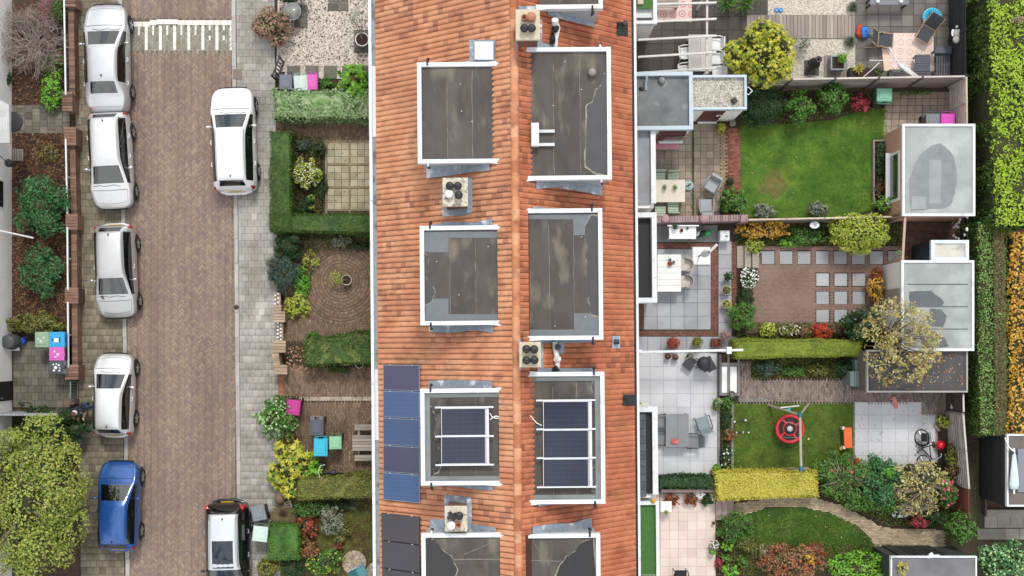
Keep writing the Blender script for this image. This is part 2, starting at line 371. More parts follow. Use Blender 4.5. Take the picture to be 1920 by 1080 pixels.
# leaves blown along the kerbs
m_dead = M('dead_leaf', ['8a4a26', 'a8672f', '6f3a22', 'c08a3a', '5a3020', 'd0a24c'], .8, noise=.1)
scatter('fallen_leaves', 'rusty leaves collected in the gutter along the left kerb', 'leaves', [(233, 590), (239, 590), (239, 665), (234, 665)], .02, 130, .07, m_dead)
scatter('fallen_leaves', 'thin line of brown leaves along the right kerb of the street', 'leaves', [(430, 60), (434, 60), (446, 1000), (441, 1000)], .02, 420, .06, m_dead)
scatter('fallen_leaves', 'thin yellowish leaves lying along the foot of the left brick wall', 'leaves', [(147, 330), (151, 330), (152, 560), (149, 560)], .065, 70, .07, M('yellow_leaf', ['d8c070', 'e8d890', 'b89a50'], .8))
scatter('fallen_leaves', 'brown leaves at the left kerb near the blue hatchback', 'leaves', [(236, 800), (240, 800), (242, 870), (238, 870)], .02, 70, .06, m_dead)
# ---- front gardens, left strip
m_tile_dark = M('garden_tile_dark', ['6b675c', '78736a', '5d5a50', '837d70'], .9, noise=.2, ns=2, bump=.3, stains=[('49512f', 1.2, .6, .07, .5)])
t = sheet('garden_path', 'dark grey tiled path from the brick wall to the white canopy', 'path', (18, 195, 131, 250), .0, m_joint_dark)
paving(t, (18, 197, 131, 250), 8, 4, .03, m_tile_dark, bond=.5, vert=True)
t = sheet('garden_path', 'dark mossy tiles around the bins beside the white house', 'path', (25, 640, 132, 765), .0, m_joint_dark)
paving(t, (25, 640, 132, 764), 8, 9, .03, m_tile_dark, bond=.5)
bed = sheet('flower_bed', 'dark soil bed in front of the white house wall', 'flower bed', (22, 250, 133, 640), .0, m_soil_dark)
m_litter = M('leaf_litter', ['4f3426', '6a4630', '86603a', '40291f', '33221b', '9a7650', '5c3c2b'], .85)
scatter('fallen_leaves', 'brown leaf litter covering the bed before the white house', 'leaves', (23, 250, 131, 610), .0, 5200, .1, m_litter, .7)
scatter('fallen_leaves', 'brown leaf litter under the bare twiggy shrub', 'leaves', (0, 60, 128, 200), .0, 1400, .09, m_litter, .7)
# ---- front gardens, right of the street
m_white_gravel = M('white_gravel', ['d9d0c4', 'cfc4b8', 'e2dad0', 'bdb0a2'], .9, noise=.16, ns=9, bump=.5, bs=60)
gv = sheet('gravel_bed', 'white gravel front garden at the top', 'gravel', [(522, -60), (720, -60), (720, 136), (518, 136)], .0, m_white_gravel)
pebbles('gravel', 'loose white pebbles of the front gravel garden', 'gravel', [(524, -10), (712, -10), (712, 134), (520, 134)], .006, 3200, .035, m_white_gravel)
scatter('fallen_leaves', 'dark leaves sprinkled over the white front gravel', 'leaves', [(524, 0), (712, 0), (712, 118), (522, 118)], .01, 520, .075, M('dark_leaf', ['4b3a33', '5d473a', '6f5a48', '35302c'], .8))
m_slate = M('dark_slab', ['6b6a60', '77756a', '5e5d52'], .85, noise=.15, ns=4, bump=.3)
for (x, y, a, b, lab) in ((551, 10, 577, 52, 'mossy dark stepping slab under the round glass table in the gravel'), (615, -4, 653, 20, 'mossy dark stepping slab at the top edge of the gravel garden'), (664, 56, 700, 99, 'dark square slab under the round white planter')):
    s_ = sheet('stepping_stone', lab, 'slab', (x, y, a, b), .0, m_joint_dark)
    paving(s_, (x, y, a, b), 2, 2, .03, m_slate)
s_ = sheet('garden_path', 'row of square dark tiles set in the white gravel behind the bins', 'path', (534, 122, 706, 148), .002, m_white_gravel)
for k in range(6): paving(s_, (538+34.3*k, 123, 563+34.3*k, 147), 1, 1, .035, m_slate, sub='tile')
m_brick_path = M('path_brick', ['846c5c', '907866', '766050', '9a826c', '6b584b', 'a68e74'], .9, noise=.18, ns=2, bump=.2, clump=(1.2, .3), stains=[('55503a', 1.1, .6, .08, .4)])
b1 = sheet('garden_path', 'brown brick path between the variegated hedge and the clipped hedge', 'path', (516, 214, 720, 268), .0, m_joint_dark)
bricks(b1, (516, 214, 720, 268), 'runv', .03, m_brick_path, .2, .065)
b2 = sheet('patio', 'beige tiled patio in three by three squares framed with brick lines', 'patio', (606, 262, 720, 402), .004, m_joint_dark)
m_beige = M('beige_tile', ['a9a288', 'b5ae94', '9c957c', 'bfb8a0'], .9, noise=.14, ns=3, bump=.3)
for i in range(3):
    for j in range(3): paving(b2, (614+43.3*i, 267.5+43*j, 653.5+43.3*i, 306.5+43*j), 3, 3, .035, m_beige, gap=.012)
m_line = M('line_brick', ['94866c', 'a09278', '887a62'], .9, noise=.15)
for i in range(3): bricks(b2, (609.5+43.3*i, 262, 613.5+43.3*i, 400), 'runv', .03, m_line, .2, .05)
for j in range(4): bricks(b2, (615, 262.5+43*j, 720, 267+43*j), 'runh', .031, m_line, .2, .05)
bedh = sheet('flower_bed', 'dark bed inside the clipped L hedge', 'flower bed', (548, 255, 606, 400), .002, m_soil_dark)
b3 = sheet('patio', 'brown brick patio with concentric rings in the third front garden', 'patio', [(545, 450), (720, 445), (720, 640), (528, 640), (530, 590)], .014, M('ring_joint', ['6a5a4c'], .95, noise=.2))
cx_, cy_ = 640, 527; cc = P(cx_, cy_, .03)
C, D, A = [], [], []
for k in range(13):
    r = .12+k*.137
    if k % 3 == 2: nb, d = max(6, int(2*math.pi*r/.2)), (.195, .068)
    else: nb, d = max(6, int(2*math.pi*(r)/.072)), (.064, .13)
    if k > 9 and k % 3 != 2: nb, d = int(2*math.pi*r/.11), (.1, .125)
    for i in range(nb):
        a = 2*math.pi*i/nb+k; x, y = cc.x+r*math.cos(a), cc.y+r*math.sin(a)
        C.append((x, y, .034+R.uniform(-.003, .003))); D.append(d); A.append(a+math.pi/2)
o = link('ring_brick', npboxes('ring_brick', C, D, np.array(A), m_brick_path), b3); o['kind'] = 'stuff'
bricks(b3, [(545, 450), (720, 445), (720, 640), (528, 640), (530, 590)], 'runv', .03, m_brick_path, .2, .065, skip=lambda x, y: (x-cx_)**2+(y-cy_)**2 < 82**2)
b4 = sheet('driveway', 'brown brick front yard with the wheelie bins and picnic bench', 'driveway', (522, 688, 720, 895), .0, m_joint_dark)
bricks(b4, (522, 688, 720, 743), 'runv', .03, m_brick_path, .2, .065); bricks(b4, (522, 752, 720, 895), 'runv', .03, m_brick_path, .2, .065)
m_pale_brick = M('pale_slab', ['b8ad9a', 'a89d8a', 'c4b9a6'], .9, noise=.15)
paving(b4, (560, 743.5, 720, 751.5), 8, 1, .032, m_pale_brick)
paving(b4, [(517, 697), (530, 697), (531, 740), (519, 740)], 1, 14, .034, M('red_brick_edge', ['a5654a', 'b8785a', '95583f'], .9), sub='brick')
scatter('fallen_leaves', 'pinkish dry leaves before the small front hedge', 'leaves', (533, 650, 590, 700), .035, 130, .1, M('pink_leaf', ['c79a80', 'a86f55', 'd8b49c', '8a5540'], .8))
b5 = sheet('flower_bed', 'mossy overgrown bed of the last front garden', 'flower bed', (515, 935, 720, 1140), .002, M('moss_soil', ['5f5f30', '4c4026', '6b6a38'], .95, noise=.4, ns=4, bump=.6, stains=[('6f7a34', 2.0, .5, .1, .8)]))
scatter('ground_cover', 'mossy low plants carpeting the last front garden', 'ground cover', (600, 940, 712, 1070), .0, 2600, .07, M('moss_leaf', ['5d7030', '7a7a3a', '8a8a50', '4a5a28', '9a7a4a'], .8, leaf=.2), .6, tilt=.7, lift=.03)
m_fan = M('fan_stone', ['c2b3a0', 'b5a692', 'cfc2b0', 'a89a88'], .9, noise=.12)
for (x, y, rr, lab) in ((664, 1055, 23, 'round fan of pale stones in the last front garden'), (704, 1072, 18, 'second round fan of pale stones beside the gutter')):
    s_ = sheet('stepping_stone', lab, 'paving circle', [(x+rr*math.cos(a*.393), y+rr*math.sin(a*.393)) for a in range(16)], .012, m_joint_dark)
    c0 = P(x, y, .04); b = MB(); rm = pm(rr)
    for k, (ra, rb, nn) in enumerate(((0, .22, 8), (.24, .6, 8), (.62, .98, 14))):
        for i in range(nn):
            a0, a1 = 2*math.pi*(i+.04)/nn, 2*math.pi*(i+.96)/nn; am = (a0+a1)/2
            pts = [(c0.x+rm*rb*math.cos(t_), c0.y+rm*rb*math.sin(t_)) for t_ in (a0, am, a1)]+[(c0.x+rm*max(ra, .03)*math.cos(t_), c0.y+rm*max(ra, .03)*math.sin(t_)) for t_ in (a1, a0)]
            MB().prism(pts, .0, .04+R.uniform(0, .004)).build('fan_stone', m_fan, s_)
# strip of ground along the front walls
sheet('gravel_strip', 'narrow grey strip of ground along the front wall of the terrace', 'ground', (720, -60, 790, 1140), .003, m_joint)
# ---- back gardens
m_lawn = M('lawn_soil', ['4f6f22', '5d7d2a'], .95, noise=.3, ns=3, bump=.5, stains=[('8a963c', 1.1, .6, .12, .45), ('2f4a14', .8, .57, .1, .6)])
m_blade = M('grass_blade', ['326416', '48801c', '5a9426', '74a432', '98ae48'], .7, noise=.18, leaf=.25, clump=(1.9, .75))
m_blade2 = M('grass_blade_dull', ['3f4f16', '566420', '6c7a2c', '808438', '9a9450'], .7, noise=.18, leaf=.25, clump=(2.0, .72))
def lawn(label, poly, n, blade, keep=None):
    sheet('lawn', label, 'lawn', poly, .004, m_lawn)
    scatter('grass', 'short grass blades of the ' + label, 'grass', poly, .0, n, .075, blade, .3, 'n', tilt=.9, lift=.03, keep=keep)
sheet('bare_patch', 'bare brownish worn patch in the bright lawn', 'bare patch', [(1450+26*math.cos(a)*(1+.25*math.sin(3*a)), 345+24*math.sin(a)*(1+.2*math.cos(5*a))) for a in np.linspace(0, 6.28, 26)[:-1]], .007, M('worn_earth', ['6e6238', '7c7044'], .95, noise=.35, ns=5, bump=.5, stains=[('5a6a28', 3, .5, .1, .7)]))
def worn(x, y): return R.random() > 1.15*math.exp(-(((x-1450)/34)**2+((y-345)/30)**2))
lawn('bright green lawn beside the pink garden shed', [(1388, 236), (1480, 232), (1560, 225), (1600, 212), (1662, 202), (1664, 260), (1638, 266), (1638, 395), (1560, 408), (1400, 408), (1388, 380)], 34000, m_blade, worn)
lawn('dull green lawn under the nest swing', [(1372, 757), (1602, 755), (1602, 888), (1376, 888)], 26000, m_blade2)
lawn('dark green oval lawn inside the curved brick path', [(1395, 966), (1440, 953), (1500, 951), (1555, 962), (1600, 983), (1632, 1010), (1645, 1036), (1560, 1050), (1480, 1050), (1410, 1040)], 19000, M('grass_blade_dark', ['2a4a14', '38601a', '4a7024', '6a8038'], .7, noise=.15, leaf=.25, clump=(1.1, .7)))
m_patio_dark = M('patio_dark', ['4c4641', '554f49', '433d38', '5e5852'], .85, noise=.18, ns=2.5, bump=.25)
t = sheet('patio', 'dark tiled patio under the white pergola', 'patio', (1190, -30, 1440, 160), .0, m_joint_dark)
paving(t, (1190, -20, 1440, 158), 10, 7, .03, m_patio_dark)
t = sheet('patio', 'grey tiled patio corner with the deck chairs and rug', 'patio', (1604, -30, 1800, 165), .0, m_joint_dark)
paving(t, (1604, -14, 1800, 155), 9, 8, .03, M('patio_mid', ['69635f', '736d69', '5f5955', '7d7773'], .85, noise=.16, ns=2.5, bump=.25))
m_sand = M('pale_gravel', ['d6cfc2', 'cbc4b6', 'e0dacf'], .95, noise=.1, ns=10, bump=.5, bs=60)
sheet('gravel_bed', 'cream gravel strip at the top of the back garden', 'gravel', (1420, -30, 1604, 28), .004, m_sand)
sheet('gravel_bed', 'white gravel bed below the wooden deck boards', 'gravel', (1440, 71, 1604, 160), .004, m_sand)
pebbles('gravel', 'white pebbles of the gravel bed below the deck', 'gravel', (1440, 73, 1603, 142), .006, 1500, .03, m_sand)
pebbles('gravel', 'cream pebbles of the gravel strip at the top', 'gravel', (1420, -10, 1603, 27), .006, 900, .03, m_sand)
m_deck = M('deck_board', ['9a9088', '857b74', 'a89e94', '776d66', 'b0a69c'], .85, noise=.2, ns=3, stretch=(8, .6, 1))
t = sheet('deck', 'weathered grey wooden deck strip across the gravel garden', 'deck', (1370, 28, 1605, 72), .006, m_joint_dark)
paving(t, (1400, 28, 1604, 72), 30, 1, .06, m_deck, sub='board', gap=.012)
t = sheet('stepping_stone', 'dark slab under the black chiminea', 'slab', (1508, 113, 1536, 141), .008, m_joint_dark); paving(t, (1508, 113, 1536, 141), 1, 1, .045, m_patio_dark)
t = sheet('stepping_stone', 'wooden board square under the grey square planter', 'boards', (1545, 104, 1588, 146), .008, m_joint_dark); paving(t, (1545, 104, 1588, 146), 6, 1, .045, m_deck, sub='board')
m_beige2 = M('beige_slab', ['9a8d7f', 'a5988a', '8f8274', 'ada092'], .9, noise=.14, ns=2, bump=.25, stains=[('6b6048', 1.0, .62, .08, .45)])
t = sheet('patio', 'beige slab patio with the cream dining table', 'patio', (1195, 232, 1352, 412), .0, m_joint_dark)
paving(t, (1195, 233, 1298, 410), 8, 14, .03, m_beige2, gap=.009); paving(t, (1301, 233, 1350, 410), 4, 14, .03, m_beige2, gap=.009)
scatter('weeds', 'line of green weeds in the patio joint', 'weeds', (1296, 240, 1301, 408), .02, 420, .08, m_blade, .4, 'n', .8, lift=.03)
m_red_brick = M('red_garden_brick', ['8a5346', '9a6352', '7a483c', 'a87460', '6b4238'], .9, noise=.2, ns=3, bump=.2)
t = sheet('garden_path', 'strip of red bricks between the slab patio and the bright lawn', 'path', (1351, 240, 1389, 395), .002, m_joint_dark)
bricks(t, (1363, 240, 1388, 392), 'runh', .033, m_red_brick, .12, .06); bricks(t, (1351, 240, 1362, 370), 'runh', .034, M('tan_brick', ['a08a70', 'b09a80', '8f7a62'], .9), .2, .08)
t = sheet('patio', 'square grey tiles in front of the grey panel fence', 'patio', (1655, 168, 1800, 300), .0, m_joint_dark)
paving(t, [(1662, 172), (1800, 172), (1800, 262), (1655, 262)], 10, 7, .03, m_beige2, gap=.016); paving(t, (1655, 262, 1695, 300), 3, 3, .03, m_beige2, gap=.016)
# second garden
m_bigslab = M('big_grey_slab', ['a2a5a9', 'a9acb0', '9b9ea2', 'afb2b6'], .75, noise=.1, ns=1.5, bump=.1, stains=[('85888c', .8, .62, .1, .5)])
t = sheet('patio', 'grey slab patio framed with red brick bands behind the third house', 'patio', (1190, 418, 1386, 662), .0, m_joint_dark)
paving(t, (1207, 467, 1333, 618), 5, 6, .03, m_bigslab, gap=.008)
paving(t, (1190, 422, 1346, 454), 6, 1, .03, M('worn_slab', ['7f7f80', '8a8a8b', '75757a'], .8, noise=.15)); paving(t, (1190, 631, 1386, 660), 8, 1, .03, m_bigslab)
paving(t, (1347, 452, 1372, 631), 1, 7, .03, m_bigslab)
m_band = M('band_brick', ['7d5548', '8a6052', '70493d', '946b5b'], .9, noise=.15, bump=.2)
for q_ in ((1190, 455, 1346, 466), (1334, 467, 1346, 630), (1190, 619, 1333, 630), (1198, 571, 1206, 618), (1373, 455, 1381, 600)): bricks(t, q_, 'runh', .031, m_band, .1, .055)
m_terr = M('terrace_brick', ['8c7064', '947a6e', '846a5e', '9a8074', '886e64'], .9, noise=.12, ns=1, bump=.15, stains=[('a89088', .5, .6, .12, .5)])
t = sheet('patio', 'brown brick terrace inlaid with grey square slabs', 'patio', (1378, 460, 1700, 640), .002, m_joint_dark)
def inl(x, y):
    if 470 < y < 496.5 and any(abs(x-1440-33.9*k) < 13 for k in range(8)): return True
    return any(abs(y-524.5-34*j) < 13 for j in range(3)) and any(abs(x-1542.5-34*k) < 13 for k in range(3))
bricks(t, [(1400, 462), (1700, 462), (1700, 625), (1400, 625)], 'runh', .03, m_terr, .1, .055, skip=inl)
for k in range(8): paving(t, (1428+33.9*k, 471, 1452+33.9*k, 495.5), 1, 1, .036, m_bigslab)
for j in range(3):
    for k in range(3): paving(t, (1530.5+34*k, 512.5+34*j, 1554.5+34*k, 536.5+34*j), 1, 1, .036, m_bigslab)
t = sheet('patio', 'brown brick yard between the two flat roofed sheds', 'patio', (1690, 404, 1815, 500), .003, m_joint_dark)
bricks(t, (1690, 404, 1815, 500), 'runh', .033, M('dark_yard_brick', ['5c4438', '684e42', '503a30'], .9, noise=.2), .2, .07)
sheet('flower_bed', 'planted bed under the fence of the second back garden', 'flower bed', (1376, 418, 1690, 462), .004, m_soil_dark)
sheet('flower_bed', 'planted bed at the lower edge of the brick terrace', 'flower bed', (1378, 596, 1690, 640), .006, m_soil_dark)
sheet('flower_bed', 'small bed of white flowers beside the wooden steps', 'flower bed', (1381, 503, 1415, 600), .006, m_soil_dark)
# third garden
m_pale = M('pale_grey_slab', ['c8cace', 'cdcfd3', 'c4c6ca', 'd0d2d6'], .7, noise=.05, ns=1.2, bump=.08, stains=[('adb0b4', .8, .62, .12, .4)])
t = sheet('patio', 'pale grey slab patio with the mesh garden furniture', 'patio', (1190, 660, 1346, 890), .015, M('grey_joint', ['9c9c9c'], .95))
paving(t, (1194, 662, 1345, 890), 6, 9, .03, m_pale, gap=.005)
m_border = M('border_stone', ['7f7b78', '8a8683', '757170'], .85, noise=.15, ns=3, bump=.2)
t = sheet('patio', 'pale grey slab patio with the bicycle and red ball', 'patio', (1600, 753, 1758, 880), .015, M('grey_joint', [], 0))
paving(t, (1603, 754, 1728, 778), 5, 1, .03, m_pale, gap=.004); paving(t, (1603, 778, 1754, 880), 6, 4, .03, m_pale, gap=.004)
t = sheet('garden_path', 'brown brick path running to the dark flat roofed shed', 'path', [(1385, 678), (1407, 678), (1408, 712), (1640, 712), (1640, 735), (1808, 735), (1808, 778), (1755, 778), (1728, 778), (1728, 754), (1385, 754)], .0, m_joint_dark)
m_path3 = M('path_brick_grey', ['857670', '93847c', '776862', 'a0918a', '6c5e58'], .9, noise=.18, ns=2, bump=.2)
bricks(t, [(1385, 678), (1407, 678), (1408, 712), (1640, 712), (1640, 735), (1808, 735), (1808, 790), (1756, 790), (1755, 778), (1728, 778), (1728, 754), (1385, 754)], 'runv', .03, m_path3, .2, .065)
paving(t, (1385, 747, 1440, 754), 4, 1, .036, m_border, sub='edge_stone')
sheet('flower_bed', 'dark planted bed below the long lime hedge', 'flower bed', (1408, 668, 1625, 711), .004, m_soil_dark)
sheet('flower_bed', 'narrow bed between the pale patio and the swing lawn', 'flower bed', (1352, 757, 1372, 890), .004, m_soil_dark)
for q_, n_ in (((1345, 662, 1350, 888), 14), ((1371, 757, 1376, 888), 8)):
    e = sheet('edging', 'grey stone edging %s' % ('along the right side of the pale patio' if n_ == 14 else 'between the narrow bed and the swing lawn'), 'edging', q_, .008, m_joint_dark); paving(e, q_, 1, n_, .07, m_border, sub='edge_stone', h=.09)
# fourth garden
m_pink_slab = M('pink_slab', ['d8c6bd', 'dfcec6', 'd0beb5', 'e5d5cd'], .8, noise=.07, ns=1.5, bump=.1)
t = sheet('patio', 'pale pinkish tiled patio at the bottom', 'patio', (1190, 922, 1342, 1140), .015, M('pale_joint', ['a89c92'], .95))
paving(t, (1238, 926, 1341, 1130), 6, 12, .03, m_pink_slab, gap=.005); paving(t, (1190, 926, 1236, 1130), 3, 12, .03, m_pink_slab, gap=.005)
m_yel_brick = M('yellow_brick', ['a8987c', 'b8a88c', '988870', 'c4b498'], .9, noise=.15, ns=2, bump=.2)
cv = [(1376, 944), (1420, 938), (1480, 930), (1530, 934), (1580, 948), (1630, 975), (1655, 990), (1770, 994), (1772, 1030), (1642, 1030), (1630, 1005), (1600, 982), (1555, 961), (1500, 950), (1440, 951), (1400, 964), (1376, 972)]
t = sheet('garden_path', 'curved yellowish brick path sweeping round the oval lawn', 'path', cv, .006, m_joint)
bricks(t, cv, 'runh', .034, m_yel_brick, .14, .065)
sheet('flower_bed', 'dark planted bed beside the pinkish patio', 'flower bed', (1342, 970, 1420, 1140), .003, m_soil_dark)
sheet('flower_bed', 'shrub bed beyond the curved brick path', 'flower bed', [(1535, 880), (1800, 870), (1800, 995), (1655, 988), (1580, 945), (1535, 930)], .003, m_soil_dark)
# alley on the right
m_alley = M('alley_soil', ['4d4236', '5a4d3c', '40362c'], .95, noise=.35, ns=3, bump=.5, stains=[('4d5a2a', 1.2, .58, .08, .6)])
sheet('path', 'narrow dirt alley between the back fences and the tall hedges', 'path', (1770, -60, 1850, 1140), .006, m_alley)
scatter('fallen_leaves', 'brown leaves and weeds on the dirt alley', 'leaves', (1785, 0, 1848, 1000), .006, 2600, .08, M('alley_leaf', ['5a4632', '6f5a3a', '46512a', '5a6a30', '3c2f26'], .85))
t = sheet('pavement', 'worn concrete slabs below the black shed', 'pavement', (1840, 955, 1990, 1015), .008, m_joint_dark)
m_conc = M('worn_concrete', ['98948a', 'a5a196', '8b877c'], .9, noise=.18, ns=3, bump=.3)
paving(t, (1846, 968, 1990, 990), 6, 1, .05, m_conc); paving(t, (1832, 991, 1990, 1012), 6, 1, .05, m_conc, merge=.3)
# ---------------------------------------------------------------- the terrace of houses with the orange roof
PHI = .0085; cP, sP = math.cos(PHI), math.sin(PHI)
def HP(px, py, z):      # photo px at height z -> house frame (rotated by PHI)
    p = P(px, py, z); return Vector((p.x*cP+p.y*sP, -p.x*sP+p.y*cP, z))
def fw(x, y, z=0.0): return Vector((x*cP-y*sP, x*sP+y*cP, z))      # house frame -> world
ZR, ZE, XR, XL, XE = 9.2, 5.6, .15, -4.89, 4.455
kL, kR = (ZR-ZE)/(XR-XL), (ZR-ZE)/(XE-XR)
def rz(x): return ZR-(XR-x)*kL if x < XR else ZR-(x-XR)*kR
m_tileL = M('roof_tile_orange_lit', ['be7d5b', 'c68562', 'ca8b67', 'd0946f', 'd69e79', 'c58462'], .8, noise=.1, ns=5, clump=(1.1, .86), stains=[('7d4c38', 1.3, .63, .06, .5), ('9a6a50', .6, .58, .1, .35), ('dcb08c', 2.6, .68, .06, .35)], stretch=(.8, 1.3, .8), gain=.82)  # left slope tiles lighter: light from the left put into their colour
m_tileR = M('roof_tile_red_dim', ['af6246', 'b66a4b', 'bc704f', 'c27755', 'c9805b', 'b26648'], .8, noise=.1, ns=5, clump=(1.1, .86), stains=[('78432f', 1.3, .63, .07, .5), ('a57a4a', .9, .63, .06, .35)], stretch=(.8, 1.3, .8), gain=.82)  # right slope tiles darker: the dimmer side is put into their colour
m_ridge = M('ridge_tile', ['d09068', 'c07a54', 'dca27c', 'b56e4a'], .8, noise=.15, ns=4, stains=[('6e4534', 3, .6, .08, .5)], gain=.80)
m_under = M('roof_underlay', ['4a2a20'], .9); m_brickw = M('house_brick', ['8a5a48', '97654f', '7b4e3e'], .9, noise=.2, bump=.2)
m_trim = M('white_trim', ['e4e9ed'], .5, noise=.07, ns=5, stains=[('b4bbbf', 2.6, .64, .06, .6)]); m_gut = M('grey_gutter', ['9aa1a6'], .5, noise=.2, ns=8, stains=[('4a4440', 2.2, .6, .05, .7)])
m_felt = M('roof_felt', ['524d4a', '57524e', '4e4946', '5b5651'], .85, noise=.18, ns=2.2, bump=.3, bs=90, stains=[('857d6c', 1.3, .61, .07, .65), ('3d3a38', .9, .6, .06, .6)], stretch=(1.3, .5, 1))
m_feltg = M('roof_felt_grey', ['7a7f80', '848989', '717677'], .8, noise=.1, ns=2, bump=.2, stains=[('5f6464', 1.3, .6, .08, .5)])
m_patch = M('felt_patch', ['686e74', '6e757b'], .7, noise=.08, ns=4); m_seam = M('felt_seam', ['8a857d', '6d6862'], .8, noise=.3, ns=8)
m_wet = M('wet_felt', ['2b292b'], .12, noise=.1, spec=.5); m_wet2 = M('wet_felt_pale', ['48484a'], .28, noise=.1)
m_lead = M('lead', ['8b97a5', '97a2ae', '7d8996'], .55, noise=.22, ns=6, bump=.4, bs=30, stains=[('dfe5ea', 2.5, .62, .06, .8)])
m_cap = M('chimney_cap', ['d9cdb4', 'cfc3aa'], .9, noise=.12, ns=8, bump=.3); m_capold = M('chimney_cap_old', ['cfc8b6'], .9, noise=.2, ns=12, bump=.8, bs=25, stains=[('5d5a50', 9, .6, .06, .8)])
m_black = M('black_plastic', ['26282a'], .5, noise=.1); m_terra = M('terracotta', ['a8705a', 'b57d66'], .8)
m_white = M('white_plastic', ['eceded'], .4, noise=.04); m_dark = M('black_roof', ['17191b'], .6, noise=.2, ns=3); m_grass_mat = M('artificial_grass', ['4f7f3c', '578a44', '47753a'], .95, noise=.2, ns=12, bump=.6, bs=80)
m_darkred = M('dark_red_paint', ['5a1d22'], .45, noise=.1); m_render = M('white_render', ['f4f3f0'], .85, noise=.05, ns=3, gain=.92)
m_glass = M('window_glass', ['1d2428'], .06, noise=0, coat=.3)
YB = [16.25, 10.7, 5.2, -.42, -5.95, -11.5]
HL = ['upper end house of the orange roofed terrace, dormers half out of frame', 'orange roofed terraced house with the white flue box on its rear dormer', 'orange roofed terraced house with bare pale stained dormers in the middle',
      'orange roofed terraced house with solar panels on both dormer roofs', 'lowest orange roofed terraced house, with black solar panels by its gutter']
houses = []
# roof tile meshes (one per slope)
def tile_mesh(side, mat):
    k = kL if side < 0 else kR; w_, d = .179, .185+.03
    b = MB(); n = 5; prof = [-.03, .035, .03, .0, -.022]
    top = []; 
    for t, dx in ((0, 0.0), (1, d)):      # from the upper edge down the slope
        for i in range(n):
            y = -w_/2+w_*i/(n-1); top.append((side*dx, y*(1 if side < 0 else -1), -k*dx+prof[i]+.012+t*.021))
    b.add(top, [(i, n+i, n+i+1, i+1) for i in range(n-1)], True)
    lo = [(v[0], v[1], v[2]-.04) for v in top[n:]]
    b.add(top[n:]+lo, [(i, n+i, n+i+1, i+1) for i in range(n-1)], False)
    sd = [top[0], top[n], (top[n][0], top[n][1], top[n][2]-.03), (top[0][0], top[0][1], top[0][2]-.02)]; b.add(sd, [(0, 3, 2, 1)], False)
    me = bpy.data.meshes.new('roof_tile'); me.from_pydata(b.v, [], b.f); me.materials.append(mat); me.polygons.foreach_set('use_smooth', b.sm); me.update()
    return me, np.array(b.v), b.f
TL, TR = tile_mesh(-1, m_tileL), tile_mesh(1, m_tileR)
m_tileD = M('roof_tile_stained', ['a8705a', 'b07a5e', 'a06a52', 'b88266'], .85, noise=.15, ns=6, gain=.82); m_tileE = M('roof_tile_stained_red_dim', ['9c5c42', 'a46448', '94573f', 'aa6e50'], .85, noise=.15, ns=6, gain=.82)  # weather-stained tiles; the right set also carries that slope's painted dimness
DARK = {-1: tile_mesh(-1, m_tileD)[0], 1: tile_mesh(1, m_tileE)[0]}
ZONES = [(705, -20, 955, 88, .42), (850, 330, 962, 455, .55), (878, 935, 962, 995, .5), (985, 335, 1145, 392, .45), (1055, 636, 1190, 700, .4), (780, 600, 900, 640, .4), (718, 420, 788, 600, .3), (705, 330, 830, 420, .2), (1040, 20, 1150, 92, .45), (990, 930, 1140, 1000, .35), (935, 120, 962, 310, .3), (1150, 90, 1190, 340, .2), (780, 905, 880, 950, .3)]
def stained(X, Y, side):
    p = .01+(.24 if side > 0 and X < 992 else 0)
    for x0_, y0_, x1_, y1_, q_ in ZONES:
        if x0_ < X < x1_ and y0_ < Y < y1_:
            e_ = min(X-x0_, x1_-X, Y-y0_, y1_-Y); s__ = .5+.5*math.sin(Y*.11+X*.013)*math.sin(Y*.037+1.3); p = max(p, .62*q_*min(1, e_/12+.25)*(.35+1.1*s__))
    return p
# dormers: house index, side, px box of the roof edge, height, style
DORM = [(1, -1, 782, 118, 934, 306, 8.75, 'a'), (2, -1, 787, 424, 941, 609, 8.75, 'b'), (3, -1, 788, 729, 941, 909, 8.75, 'c'), (4, -1, 790, 1000, 948, 1195, 8.75, 'd'),
        (0, 1, 1010, -150, 1130, 17, 8.7, 'a'), (1, 1, 987, 90, 1147, 337, 8.8, 'e'), (2, 1, 983, 392, 1131, 637, 8.8, 'f'), (3, 1, 991, 698, 1135, 944, 8.8, 'g'), (4, 1, 982, 1001, 1127, 1220, 8.8, 'h')]
dbox = {}
for d in DORM:
    a, c = HP(d[2], d[3], d[6]), HP(d[4], d[5], d[6]); dbox.setdefault(d[0], []).append((min(a.x, c.x), max(a.x, c.x), c.y, a.y, d))
def wallmesh(b, xs, x1, y0, y1, z0, z1): b.box(((xs+x1)/2, (y0+y1)/2, (z0+z1)/2), (abs(x1-xs), abs(y1-y0), z1-z0))
